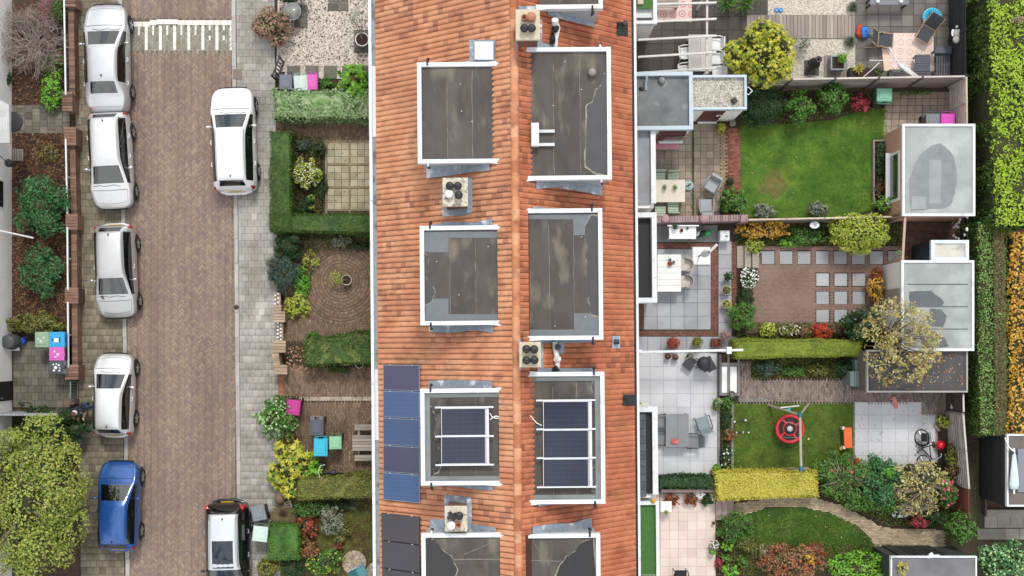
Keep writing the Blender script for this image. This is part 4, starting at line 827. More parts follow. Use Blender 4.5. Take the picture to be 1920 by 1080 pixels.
b = MB(); b.ring((x0+1.22, y0-.02, 1.5), .1, .018, 14, 5, Matrix.Rotation(math.pi/2, 4, 'X'), 4.6); b.build('handle', m_white, dd, off)
b = MB(); b.ring((x1+.08, y0+.75, 2.5), .16, .02, 4, 5); b.build('wall_bracket', m_trim, e, off)
extension(1, (1192, 226, 1229, 391), 2.7, M('balcony_felt', ['9a9c9e', 'a3a5a7'], .7, noise=.15, stains=[('7a6a60', 1.3, .58, .1, .5), ('8f9aa8', .7, .6, .1, .6)]), m_trim, .2, m_render, 'NE', 'balcony')
extension(2, (1192, 398, 1231, 568), 2.7, m_dark, m_trim, .2, m_render, 'NSE', 'balcony', .3)
e, h, off, q = extension(3, (1192, 762, 1233, 938), 2.75, m_dark, m_trim, .22, m_render, 'NE', 'balcony', .2)
m_dtile = M('deck_tile', ['565d68', '606772', '4c525c'], .6, noise=.1)
for j in range(11):
    for i in range(2):
        cx = 4.6+.43*i; cy = q[3]-.42-j*.3
        for k in range(4): b = MB(); b.box(((cx+(k-1.5)*.1, cy, 2.6) if (i+j) % 2 else (cx, cy+(k-1.5)*.07, 2.6)), (.09, .28, .03) if (i+j) % 2 else (.4, .062, .03)); b.build('deck_slat', m_dtile, e, off)
extension(4, (1192, 940, 1236, 1110), 2.7, m_grass_mat, m_trim, .14, m_render, 'NE', 'balcony')
e, h, off, q = extension(0, (1192, -90, 1231, 45), 2.7, m_trim, m_trim, .16, m_render, 'SE', 'balcony')
b = MB(); a, c = HP(1194, 17, 2.7), HP(1223, -40, 2.7); b.box(((a.x+c.x)/2, (a.y+c.y)/2, 2.71), (c.x-a.x, c.y-a.y, .03)); b.build('artificial_grass', m_grass_mat, e, off)
b = MB(); a, c = HP(1194, 16, 2.7), HP(1204, -40, 2.7); b.box(((a.x+c.x)/2+.03, (a.y+c.y)/2, 2.76), (c.x-a.x, c.y-a.y-.3, .06)); b.build('cream_mat', M('cream_mat', ['dcc8ac'], .8), e, off)
a = HP(1208, 38, 2.7); b = MB(); b.box((a.x, a.y+.04, 2.7), (.6, .1, .06)); b.build('black_strip', m_black, e, off)
# white posts and washing lines of the second balcony
def beamthing(name, label, cat, a, b_, w_, hh, mat, posts=(), post_r=.05, extra=None):
    c = (a+b_)/2; c.z = 0; t = thing(name, label, cat, c); b = MB(); b.bar(a-c, b_-c, w_, hh); b.build('beam', mat, t)
    for p in posts: b = MB(); q = p-c; b.box((q.x, q.y, (q.z-hh/2)/2), (post_r*2, post_r*2, q.z-hh/2)); b.build('post', mat, t)
    return t, c
m_beam = M('weathered_white_wood', ['cfcdc8', 'dad8d3', 'c2c0ba'], .75, noise=.15, ns=6)
# ---------------------------------------------------------------- cars
m_cglass = M('car_glass', ['11181a'], .04, noise=0, coat=1, coat_ior=2.4); 
_t = m_cglass.node_tree; _b = _t.nodes['Principled BSDF']; _tr = _t.nodes.new('ShaderNodeBsdfTransparent'); _tr.inputs[0].default_value = (.5, .56, .55, 1); _mx = _t.nodes.new('ShaderNodeMixShader'); _mx.inputs[0].default_value = .62   # tinted glass one can look through
_t.links.new(_tr.outputs[0], _mx.inputs[1]); _t.links.new(_b.outputs[0], _mx.inputs[2]); _t.links.new(_mx.outputs[0], _t.nodes['Material Output'].inputs[0])
m_inter = M('car_interior', ['26282a'], .8); m_seat = M('car_seat_grey', ['5c5e60'], .85); m_seatl = M('car_seat_pale', ['a8aaa8'], .85); m_seatr = M('car_seat_red', ['b0402c'], .85)
m_tyre = M('tyre', ['1c1c1d'], .85, noise=.1); m_rim = M('alloy_rim', ['c4c6c8'], .3, metal=.7, noise=.05)
m_red_l = M('red_lamp', ['b01822'], .15, noise=0, coat=.6); m_lamp = M('head_lamp', ['c9d2d8'], .1, noise=.1, coat=.8); m_chrome = M('chrome', ['d5d8da'], .2, metal=.8, noise=0)
m_plate = M('yellow_plate', ['e0b62a'], .5, noise=0); m_seamk = M('panel_gap', ['202224'], .7, noise=0)
def paint(n, h, metal=.0, rough=.28): return M('car_paint_'+n, [h], rough, metal=metal, noise=.03, ns=3, coat=.7)
PROF = {  # station: (fraction from nose, belt z, top z, half width factor, roof half width factor)
 'hatch': [(0, .53, .57, .5, .4), (.018, .62, .66, .72, .6), (.05, .7, .75, .88, .74), (.1, .77, .83, .955, .82), (.15, .83, .92, .99, .86), (.19, .88, .98, 1, .9), (.212, .9, 1.0, 1, .9), (.455, .93, 1.40, 1, .67), (.49, .93, 1.45, 1, .64), (.62, .94, 1.48, 1, .63), (.78, .96, 1.46, 1, .62), (.885, .98, 1.42, .99, .61), (.91, .98, 1.38, .98, .6), (.972, .97, 1.04, .95, .68), (.986, .88, .95, .88, .7), (1, .6, .67, .6, .5)],
 'sedan': [(0, .5, .55, .48, .38), (.02, .6, .65, .7, .58), (.05, .68, .74, .86, .72), (.1, .75, .81, .94, .81), (.18, .82, .9, .985, .86), (.225, .86, .95, 1, .89), (.245, .88, .97, 1, .89), (.435, .93, 1.36, 1, .66), (.47, .93, 1.41, 1, .64), (.60, .94, 1.43, 1, .62), (.70, .96, 1.40, 1, .61), (.725, .96, 1.38, .99, .61), (.86, .98, 1.08, .97, .74), (.885, .97, 1.05, .96, .76), (.955, .92, 1.02, .9, .76), (.985, .78, .9, .8, .68), (1, .6, .68, .5, .42)],
 'wagon': [(0, .53, .57, .5, .4), (.018, .62, .66, .72, .6), (.05, .7, .75, .88, .74), (.1, .78, .84, .955, .82), (.175, .84, .93, .99, .86), (.23, .89, .98, 1, .9), (.25, .91, 1.0, 1, .9), (.44, .93, 1.42, 1, .67), (.475, .93, 1.47, 1, .64), (.58, .94, 1.50, 1, .63), (.76, .95, 1.48, 1, .62), (.885, .97, 1.43, .99, .61), (.905, .97, 1.39, .98, .6), (.965, .97, 1.06, .95, .72), (.984, .88, .96, .88, .7), (1, .6, .68, .6, .5)]}
def car(name, label, px, py, rz_, L_, W_, hs, style, body, roofm=None, sidem=None, sunroof=False, rear=None, front=None, rails_=False, plate=True, spokes=5, cols=None, seatm=None):
    t = thing(name, label, 'car', P(px+6, py, .02 if px > 235 else .05), rz_)
    prof = PROF[style]; hw = W_/2; V = []; n = len(prof)
    rows = []
    for f, zb, zt, wf, rf in prof:
        y = L_/2-f*L_; zb *= hs; zt *= hs; w0 = hw*wf; wr = hw*rf
        lo = .30 if 0 < f < 1 else .38
        rows.append([(.88*w0, y, lo-.08), (.985*w0, y, .42), (w0, y, .62*hs if f not in (0, 1) else .5), (.975*w0, y, zb-.015), (wr*1.0, y, zb+(zt-zb)*.80), (wr*.90, y, zt-.028), (wr*.5, y, zt), (0, y, zt+.012)])
    bm = bmesh.new(); g = []
    for r in rows:
        rr = [bm.verts.new(p) for p in r]; l = [bm.verts.new((-p[0], p[1], p[2])) for p in r[:-1]]; g.append(rr+l[::-1])
    K = len(g[0])   # 15: right 0..7 centre, 8..14 left (top->bottom)
    ws0, ws1 = 6, 7      # windscreen between stations 5 and 6
    rw0, rw1 = (11, 12) if style == 'sedan' else (12, 13)
    for i in range(n-1):
        for k in range(K-1):
            f = bm.faces.new((g[i][k], g[i+1][k], g[i+1][k+1], g[i][k+1])); kk = k if k < 7 else 13-k
            mi = 0
            if kk == 3 and ws0 <= i < (rw0+ (0 if style == 'sedan' else 0)): mi = 3
            if kk >= 5 and i == ws0: mi = 1
            if kk >= 5 and i == rw0: mi = 2
            if mi == 0:
                if kk >= 4 and ws1 <= i < rw0: mi = 4
                elif kk <= 2: mi = 5
            f.material_index = mi
    bm.faces.new([g[0][k] for k in range(K)]).material_index = 5
    bm.faces.new([g[-1][k] for k in range(K)][::-1]).material_index = 5
    for i in (0, n-1):
        bm.faces.new  # ends closed by the n-gons above
    bmesh.ops.recalc_face_normals(bm, faces=bm.faces)
    me = bpy.data.meshes.new('tmp'); bm.to_mesh(me); bm.free()
    ob = bpy.data.objects.new('tmp', me); COL.objects.link(ob); md = ob.modifiers.new('s', 'SUBSURF'); md.levels = 2
    dg = bpy.context.evaluated_depsgraph_get(); dg.update(); ev = bpy.data.meshes.new_from_object(ob.evaluated_get(dg)); bpy.data.objects.remove(ob)
    from mathutils.bvhtree import BVHTree
    pol = [(list(p.vertices), p.material_index) for p in ev.polygons]; co = [v.co.copy() for v in ev.vertices]
    bvh = BVHTree.FromPolygons(co, [p for p, _ in pol])
    def split(nm, ids, mats, off=0.0):
        sel = [(p, m_) for p, m_ in pol if m_ in ids]; mp = {}; V_ = []; F_ = []
        for p, _ in sel:
            for v in p:
                if v not in mp: mp[v] = len(V_); V_.append(co[v])
            F_.append([mp[v] for v in p])
        m2 = bpy.data.meshes.new(nm); m2.from_pydata(V_, [], F_)
        for q in mats: m2.materials.append(q)
        m2.polygons.foreach_set('use_smooth', [True]*len(F_)); m2.polygons.foreach_set('material_index', [ids.index(m_) for _, m_ in sel]); m2.update()
        return link(nm, m2, t)
    b_ = split('body', [0, 4, 5], [body, roofm or body, sidem or body]); split('windscreen', [1], [m_cglass]); split('rear_window', [2], [m_cglass]); sw = split('side_window', [3], [m_cglass])
    def top(x, y):
        h_ = bvh.ray_cast(Vector((x, y, 3)), Vector((0, 0, -1)))[0]; return h_.z if h_ else .5
    def side(y, z):
        h_ = bvh.ray_cast(Vector((3, y, z)), Vector((-1, 0, 0)))[0]; return h_.x if h_ else hw
    def Y(f): return L_/2-f*L_
    b = MB(); b.box((0, (Y(prof[4][0])+Y(.95))/2, .45), (hw*1.7, Y(prof[4][0])-Y(.95), .3)); yd = Y(prof[ws0][0]+.075); b.box((0, yd, .72), (hw*1.55, .34, .26), ch=.06); b.build('interior', m_inter, t)
    for f, wd in ((prof[ws1][0]+.13, .46), (.78 if style != 'sedan' else .72, .5)):
        for s_ in (-1, 1): b = MB(); b.box((s_*hw*.42, Y(f)+.2, .66), (wd, .5, .14), ch=.04); b.box((s_*hw*.42, Y(f)-.1, .9), (wd, .13, .56), ch=.04); b.box((s_*hw*.42, Y(f)-.12, 1.22), (.24, .1, .16), ch=.03); b.build('seat', seatm or (m_seatl if f < .7 and 'white estate' in label else m_seat), t)
    b = MB(); b.ring((-hw*.4, yd-.28, .86), .17, .018, 16, 5, Matrix.Rotation(-1.0, 4, 'X')); b.build('steering_wheel', m_seamk, t)
    # gaps between panels
    b = MB()
    def drape(pts, r=.006): b.tube([(x, y, top(x, y)+.001) for x, y in pts], r, 4)
    fh = prof[5][0]-.004
    drape([(x*hw*.82, Y(fh)+.03*(1-x*x)) for x in np.linspace(-1, 1, 9)], .012)
    for s_ in (-1, 1): drape([(s_*hw*(.83-.1*k/6), Y(fh-(fh-.05)*k/6)) for k in range(7)])
    drape([(x*hw*.7, Y(.055)-.08*x*x+.03) for x in np.linspace(-1, 1, 7)])
    if style == 'sedan': drape([(x*hw*.72, Y(.955)) for x in np.linspace(-1, 1, 7)])
    for s_ in (-1, 1):
        for f in (prof[6][0]+.05, .56 if style != 'wagon' else .53, .80 if style != 'hatch' else .76):
            pts = []
            for z in np.linspace(.4, .93*hs, 6): pts.append((s_*(side(Y(f), z)+.001), Y(f)+.06*(z-.6), z))
            b.tube(pts, .006, 4)
    tag(b.build('panel_gap', m_seamk, t), kind='stuff')
    # wheels with arches
    wr_ = .315*hs+.01
    for f in (.18 if style != 'wagon' else .175, .80):
        for s_ in (-1, 1):
            y = Y(f); xo = side(y, .45)+.012
            b = MB(); b.add([(s_*(xo-.05), y+math.cos(a)*(wr_+.075), wr_-.02+math.sin(a)*(wr_+.075)) for a in np.linspace(-.15, math.pi+.15, 15)]+[(s_*xo, y+math.cos(a)*(wr_+.06), wr_-.02+math.sin(a)*(wr_+.06)) for a in np.linspace(-.15, math.pi+.15, 15)],
                           [tuple(range(15, 30))]+[(i, i+1, 16+i, 15+i) for i in range(14)]); b.build('wheel_arch', m_seamk, t)
            Rm = Matrix.Translation((s_*(xo-.06), y, wr_)) @ Matrix.Rotation(s_*math.pi/2, 4, 'Y'); b = MB()
            b.lathe([(.19*hs, .085), (.23*hs, .1), (wr_-.02, .095), (wr_, .07), (wr_, -.09), (wr_-.04, -.1)], n=26); b.v = [tuple(Rm @ Vector(v)) for v in b.v]; wl = b.build('wheel', m_tyre, t)
            b = MB(); b.lathe([(.19*hs, .06), (.225*hs, .09), (.235*hs, .095)], n=26)
            for k in range(spokes):
                a = 2*math.pi*k/spokes+s_*.3; b.bar((.03*math.cos(a), .03*math.sin(a), .085), (.215*hs*math.cos(a), .215*hs*math.sin(a), .088), .065, .03, (0, 0, 1))
            b.lathe([(.06, .07), (.06, .1), (0, .105)], n=10); b.v = [tuple(Rm @ Vector(v)) for v in b.v]; b.build('rim', m_rim, wl)
            b = MB(); b.lathe([(0, .045), (.2*hs, .045)], n=18); b.v = [tuple(Rm @ Vector(v)) for v in b.v]; b.build('brake_disc', m_seamk, wl)
    for s_ in (-1, 1):
        y = Y(prof[7][0]-.05); x = side(y, .98*hs)
        b = MB(); b.smooth = True; b.ball((s_*(x+.13), y, 1.0*hs), (.1, .06, .075), 10, 6); b.tube([(s_*(x-.05), y+.02, .95*hs), (s_*(x+.1), y+.01, .97*hs)], .03, 6); b.build('door_mirror', body if sidem is None else sidem, t)
        for f in (.53, .74) if style != 'hatch' or L_ > 3.9 else (.55,):
            z = .84*hs; b = MB(); b.tube([(s_*(side(Y(f), z)+.005), Y(f)+.09, z), (s_*(side(Y(f), z)+.035), Y(f)+.05, z), (s_*(side(Y(f), z)+.035), Y(f)-.05, z), (s_*(side(Y(f), z)+.005), Y(f)-.09, z)], .018, 6); b.build('door_handle', body if sidem is None else m_chrome, t)
        # lamps follow the body surface
        def lamp(nm, pts, mat, lift=.012):
            V_ = []
            for x, y_ in pts: V_.append((s_*x, y_, top(x, y_)+lift))
            b = MB(); b.smooth = True; q = [V_[0], V_[1], V_[2], V_[3]]
            if s_ < 0: q = q[::-1]
            b.add(q+[(v[0], v[1], v[2]-.05) for v in q], [(3, 2, 1, 0)]+[(i, (i+1) % 4, 4+(i+1) % 4, 4+i) for i in range(4)], False); b.build(nm, mat, t)
        lamp('headlight', [(hw*.55, Y(.028)), (hw*.80, Y(.035)), (hw*.88, Y(.10)), (hw*.78, Y(.085))], m_lamp)
        if style == 'sedan': lamp('tail_light', [(hw*.55, Y(.975)), (hw*.72, Y(.972)), (hw*.84, Y(.945)), (hw*.7, Y(.958))][::-1], m_red_l)
        else:
            b = MB(); zz = np.linspace(.74, 1.02, 5) if not rear else np.linspace(.8, 1.16, 6); Vv = []
            for z in zz*hs:
                h1 = bvh.ray_cast(Vector((s_*hw*.80, -L_, z)), Vector((0, 1, 0)))[0]; h2 = bvh.ray_cast(Vector((s_*3, Y(.955), z)), Vector((-s_, 0, 0)))[0]
                h1 = h1 if h1 else Vector((s_*hw*.7, Y(1), z)); h2 = h2 if h2 else Vector((s_*hw*.9, Y(.95), z))
                cx_ = (h1+h2)/2+Vector((s_*.05, -.04, 0)); Vv += [h1+Vector((0, -.015, 0)), cx_, h2+Vector((s_*.012, 0, 0))]
            Fc = [f_ for i in range(len(zz)-1) for f_ in ((3*i, 3*i+1, 3*i+4, 3*i+3), (3*i+1, 3*i+2, 3*i+5, 3*i+4))]
            b.add(Vv, Fc if s_ > 0 else [f_[::-1] for f_ in Fc], True); b.build('tail_light', m_red_l, t)
    b = MB(); b.box((0, -L_/2-.008, .68), (.52, .02, .11)); b.box((0, L_/2+.006, .42), (.52, .02, .11)); b.build('number_plate', m_plate, t)
    b = MB(); hz = .5*hs; b.tube([(-hw*.62, L_/2-.01, hz), (-hw*.3, L_/2+.02, hz), (hw*.3, L_/2+.02, hz), (hw*.62, L_/2-.01, hz)], .028, 6); b.build('grille', m_seamk, t)
    b = MB(); b.tube([(-hw*.7, -L_/2+.05, .5), (-hw*.4, -L_/2-.05, .52), (hw*.4, -L_/2-.05, .52), (hw*.7, -L_/2+.05, .5)], .07, 8); b.build('rear_bumper', sidem or body, t)
    b = MB()
    for x0 in (-.45, .1): drape([(x0, Y(prof[6][0]+.005)), (x0+.28, Y(prof[6][0]+.02)), (x0+.55, Y(prof[6][0]+.012))], .012)
    b.build('wiper', m_seamk, t)
    fa = prof[rw0][0]-.03; b = MB(); b.tube([(0, Y(fa), top(0, Y(fa))), (0, Y(fa)-.05, top(0, Y(fa))+.1)], .012, 5); b.box((0, Y(fa)+.01, top(0, Y(fa))+.01), (.05, .09, .03), ch=.01); b.build('antenna', m_seamk, t)
    if sunroof:
        b = MB(); ys_ = np.linspace(Y(.43), Y(.68), 6); xs_ = np.linspace(-hw*.47, hw*.47, 5); Vv = [(x, y, top(x, y)+.008) for y in ys_ for x in xs_]
        b.add(Vv, [(i*5+j, (i+1)*5+j, (i+1)*5+j+1, i*5+j+1) for i in range(5) for j in range(4)], True); b.build('sunroof', M('sunroof_glass', ['141c30'], .08, noise=0, coat=.5), t)
    if rails_:
        for s_ in (-1, 1):
            b = MB(); x = hw*.63; b.tube([(s_*x, Y(f), top(x, Y(f))+.035) for f in np.linspace(.44, .86, 8)], .02, 6); b.build('roof_rail', m_chrome if sidem else m_chrome, t)
    return t, top, side, Y, hw
silver = paint('silver', 'd6d9dc', .65, .34); white = paint('white', 'ebecee', .0, .25); silver3 = paint('warm_silver', 'cfd0d0', .6, .36); silver2 = paint('pale_silver', 'e6e8e9', .5, .36); blue = paint('blue', '2659a0', .3, .25); blackp = paint('black', '15161a', .1); silverr = paint('cool_silver', 'dbe2e8', .5, .34)
car('parked_car', 'silver saloon car with blossom petals on its bonnet, topmost of the left row', 206, 117, rad(1.5), 4.5, 1.82, 1.0, 'sedan', silver)
c2 = car('parked_car', 'white silver hatchback facing down, parked right behind the silver saloon', 213, 306, rad(183), 3.95, 1.72, .99, 'hatch', silver2)
c3 = car('parked_car', 'small silver hatchback with two black stripes on its bonnet', 222, 511, rad(182), 3.8, 1.66, .98, 'hatch', silver3)
b = MB(); t, top, side, Y, hw = c3
for x in (.30, .36):
    pts = [(x+.02*k, Y(.2)-.05*k) for k in range(4)]; b.tube([(x_+.1, y_, top(x_, y_)+.002) for x_, y_ in pts], .016, 5)
b.build('bonnet_vent', m_seamk, t)
car('parked_car', 'pale silver compact car facing up beside the walking person', 219, 738, rad(-1), 3.35, 1.62, 1.02, 'hatch', silver2, seatm=m_seatr)
car('parked_car', 'shiny blue hatchback below the pale compact car, under the tree edge', 228, 943, rad(-1), 3.6, 1.66, 1.02, 'hatch', blue)
car('parked_car', 'white estate car with roof rails, parked half on the right pavement', 440, 267, rad(2), 4.3, 1.8, 1.02, 'wagon', white, rails_=True, cols=1)
car('parked_car', 'black and silver people carrier with glass sunroof at the bottom edge', 430, 1038, rad(181), 4.5, 1.8, 1.08, 'wagon', blackp, roofm=silverr, sidem=blackp, sunroof=True, rear=True, rails_=True)
# petals on the silver saloon's bonnet
# ---------------------------------------------------------------- the person by the wall
def skin(name, verts, edges, radii, mat, parent, sub=2, root=0):
    me = bpy.data.meshes.new(name); me.from_pydata(verts, edges, []); o = bpy.data.objects.new(name, me); COL.objects.link(o)
    md = o.modifiers.new('k', 'SKIN'); md.use_smooth_shade = True; md.branch_smoothing = .6
    for i, r in enumerate(radii):
        s_ = me.skin_vertices[0].data[i]; s_.radius = r if isinstance(r, tuple) else (r, r); s_.use_root = (i == root)
    o.modifiers.new('s', 'SUBSURF').levels = sub
    dg = bpy.context.evaluated_depsgraph_get(); dg.update(); m2 = bpy.data.meshes.new_from_object(o.evaluated_get(dg)); bpy.data.objects.remove(o); bpy.data.meshes.remove(me)
    m2.name = name; m2.materials.clear()
    for q in (mat if isinstance(mat, list) else [mat]): m2.materials.append(q)
    m2.polygons.foreach_set('material_index', [0]*len(m2.polygons)); m2.polygons.foreach_set('use_smooth', [True]*len(m2.polygons))
    return link(name, m2, parent)
m_skin = M('skin', ['d9a88c'], .6, noise=.05); m_navy = M('navy_cloth', ['1d2436', '1d2436'], .9, noise=.15, ns=8, bump=.3); m_jean = M('jeans', ['3f5f8c'], .9, noise=.25, ns=10, bump=.3); m_hair = M('brown_hair', ['4a3026', '5a3a2c'], .7, noise=.3, ns=25)
# facing -Y (down in the photo), leaning to the left and looking down, forearms forward
pe = thing('person', 'person in navy shirt and blue jeans bending forward beside the pale compact car', 'person', P(172, 760, .06), 0)
body_v = [(0, 0, .92), (-.03, -.02, 1.08), (-.06, -.06, 1.25), (-.09, -.11, 1.40), (-.1, -.17, 1.5), (-.1, -.23, 1.58), (-.1, -.29, 1.67),   # pelvis..head
          (.12, -.11, 1.39), (.17, -.2, 1.13), (.06, -.42, 1.04), (-.30, -.12, 1.38), (-.37, -.22, 1.12), (-.2, -.43, 1.04),                        # arms
          (.1, .0, .86), (.12, -.06, .5), (.12, .0, .09), (.13, -.14, .05), (-.1, .02, .86), (-.13, .04, .5), (-.13, .14, .1), (-.14, .0, .05)]
be = [(0, 1), (1, 2), (2, 3), (3, 4), (4, 5), (5, 6), (3, 7), (7, 8), (8, 9), (3, 10), (10, 11), (11, 12), (0, 13), (13, 14), (14, 15), (15, 16), (0, 17), (17, 18), (18, 19), (19, 20)]
br = [(.16, .12), (.15, .11), (.17, .12), (.15, .11), .062, .075, .095, .07, .05, .035, .07, .05, .035, .095, .07, .048, .045, .095, .07, .048, .045]
bod = skin('body', body_v, be, br, [m_skin, m_navy, m_jean, m_black], pe)
mi = []
for p in bod.data.polygons:
    c = p.center; arm = c.y < -.24 and c.z < 1.2
    mi.append(3 if c.z < .1 else 2 if c.z < .96 and not arm else 0 if (arm or c.z > 1.5 or (abs(c.x+.1) > .24 and c.z < 1.2)) else 1)
bod.data.polygons.foreach_set('material_index', mi)
b = MB(); b.ball((-.1, -.27, 1.72), (.098, .112, .098), 14, 9); hr = b.build('hair', m_hair, pe)
b = MB(); b.ring((-.1, -.2, 1.53), .085, .03, 16, 6, Matrix.Rotation(.7, 4, 'X')); b.build('collar', M('white_cloth', ['e8e4e0'], .9), pe)
b = MB(); b.ball((-.1, -.40, 1.66), (.018, .03, .022), 8, 5); b.build('nose', m_skin, pe)
for sx in (-1, 1): b = MB(); b.ball((-.1+sx*.098, -.28, 1.67), (.015, .03, .04), 8, 5); b.build('ear', m_skin, pe); b = MB(); b.ball((-.1+sx*.038, -.385, 1.69), .013, 6, 4); b.build('eye', m_seamk, pe)
b = MB(); b.ball((-.1, -.385, 1.61), (.03, .012, .01), 8, 4); b.build('mouth', M('lip', ['a0605a'], .6), pe)
for sx, (hx, hy, hz) in ((1, (.05, -.45, 1.03)), (-1, (-.19, -.46, 1.03))):
    vs = [(hx, hy+.04, hz), (hx, hy-.05, hz)]; es = [(0, 1)]; rs = [(.032, .02), (.04, .016)]
    for k in range(4): q = len(vs); x = hx+(k-1.5)*.021; l = (.03, .04, .042, .036)[k]; vs += [(x, hy-.075, hz-.005), (x, hy-.075-l, hz-.03), (x, hy-.07-l, hz-.06)]; es += [(1, q), (q, q+1), (q+1, q+2)]; rs += [.0095, .009, .0075]
    q = len(vs); vs += [(hx-sx*.045, hy-.02, hz+.0), (hx-sx*.06, hy-.06, hz-.01)]; es += [(0, q), (q, q+1)]; rs += [.012, .009]
    skin('hand', vs, es, rs, m_skin, pe, 1)
# ---------------------------------------------------------------- plants
PAL = dict(DG=['1c3818', '27491f', '335c28', '22422a', '3d6a30'], MG=['35601f', '457428', '588a32', '6a9c3c', '3c6826'], LG=['4f8f22', '66aa2c', '7fc03a', '97cf4c', '5a9a2a'],
 BG=['2c463c', '3c5a4c', '52705f', '6a8878', '34523f'], YG=['809a2c', '9cb236', 'b8c648', 'd0d460', '6c8828'], GY=['7d8c74', '98a48c', 'b2bba6', '6a7864', 'a5a58c'],
 YEL=['749a30', '92b038', 'b4c23c', 'd2ce44', 'e6da52', '84a438', '6a9632', 'a0b63a'], RED=['8f2f24', 'b04a30', 'c86040', '7a3a28', 'a86a48', '6a5a2a'], MAG=['8f2438', 'b03a4c', 'c85060', '6f2430'],
 BRI=['c02a1c', 'd8442a', 'e0583a', 'a82a20'], BEI=['b09c74', '98845e', 'c4b48c', '877650'], OR=['c08a28', 'd8a838', 'e0b850', 'b0702a', '94863a'], PAL=['b0a66a', 'ccb878', 'bc9c4c', '96a05a', 'dccfa4', 'a4ae6a', 'c8a850'],
 LIME=['78981c', '94b428', 'aecb34', '5c7c16', 'c0d648'], OLI=['6a6f2a', '80863a', '989c48', '555e24', 'a59c50'], VAR=['5c8a40', '7fa860', 'b8cc9c', '466f30', '98bc78', 'd0dcb8'], PG=['6a8238', '86944c', 'c49a8c', 'b4847a', '4c6a2a', 'a8a060'],
 WHI=['e8e8e0', 'f4f4ee'], PNK=['d8486a', 'e06a88', 'c03858'], ORG=['b4684a', 'c8835a', 'a4583c', 'a4865a', '7c6c3c', 'd09a70'], BRN=['6f4a38', '86604a', '9a745a', '5c3c2e', '7a7040'], TREE=['526f2a', '6f8c34', '8a9c3e', 'aaac4e', '4e742a', 'bcb65e', '689034'], HED=['386420', '548632', '7aa84c', '9cbc6c', '467628', '648f3c'], LIM2=['7a8e2a', '8fa232', 'a6b63e', '6c8226', 'b4bc4c'], CLIP=['2c4a16', '40621e', '567a28', '385819', '78883c', '4a6c22'], FG=['2c6432', '3d7c42', '569458', '275630', '6aa460'], BR2=['6f5c40', '84704c', '5c6a34', '94805a', '4f6030', '7c6a44'], OR2=['8a6420', 'b08228', 'c89a34', '6f5020', 'd8ae48', '9a7424'], GLD=['b8ae3c', 'd0c448', 'dcd25c', 'c4bc50', '98a030'])
def lm(p, gain=None):
    gain = gain or {'TREE': 1.05, 'PAL': .95, 'LIME': .98, 'OR': .92}.get(p, .80)
    return M('leaf_'+p, PAL[p], .55, noise=.1, ns=6, leaf=.22, clump=(2.4, .55), gain=gain)
m_wood = M('branch_wood', ['6a5a4a', '7a6a58', '5a4a3c'], .9, noise=.2); m_inner = M('inner_shade_core', ['3c3c22', '38401f', '4a442a'], .95, noise=.4, ns=9); m_twig = M('pale_twig', ['8f8270', '7d7060', 'a09484'], .9, noise=.2)  # m_inner: dark twig brown, painted in for shade inside the crowns
def crown(n, lumps, down=-.35, shell=(.7, 1.12)):
    C = np.array([l[0] for l in lumps]); Rr = np.array([l[1] for l in lumps]); w_ = (Rr[:, 0]*Rr[:, 1]+Rr[:, 0]*Rr[:, 2]); w_ = w_/w_.sum(); out = []; nr = []; tot = 0
    while tot < n:
        k = NP.choice(len(lumps), n*2, p=w_); d = NP.normal(size=(n*2, 3)); d /= np.linalg.norm(d, axis=1, keepdims=True); ok = d[:, 2] > down
        p = C[k]+d*Rr[k]*NP.uniform(*shell, (n*2, 1))
        for j in range(len(lumps)): ok &= ~((((p-C[j])/Rr[j])**2).sum(1) < .5) | (k == j)
        ok &= p[:, 2] > .02
        p, q = p[ok], (d/Rr[k])[ok]; q /= np.linalg.norm(q, axis=1, keepdims=True); out.append(p); nr.append(q); tot += len(p)
        if len(out) > 12: break
    p = np.concatenate(out)[:n]; q = np.concatenate(nr)[:n]
    return p, q+np.array([0, 0, .55])+NP.normal(size=q.shape)*.55
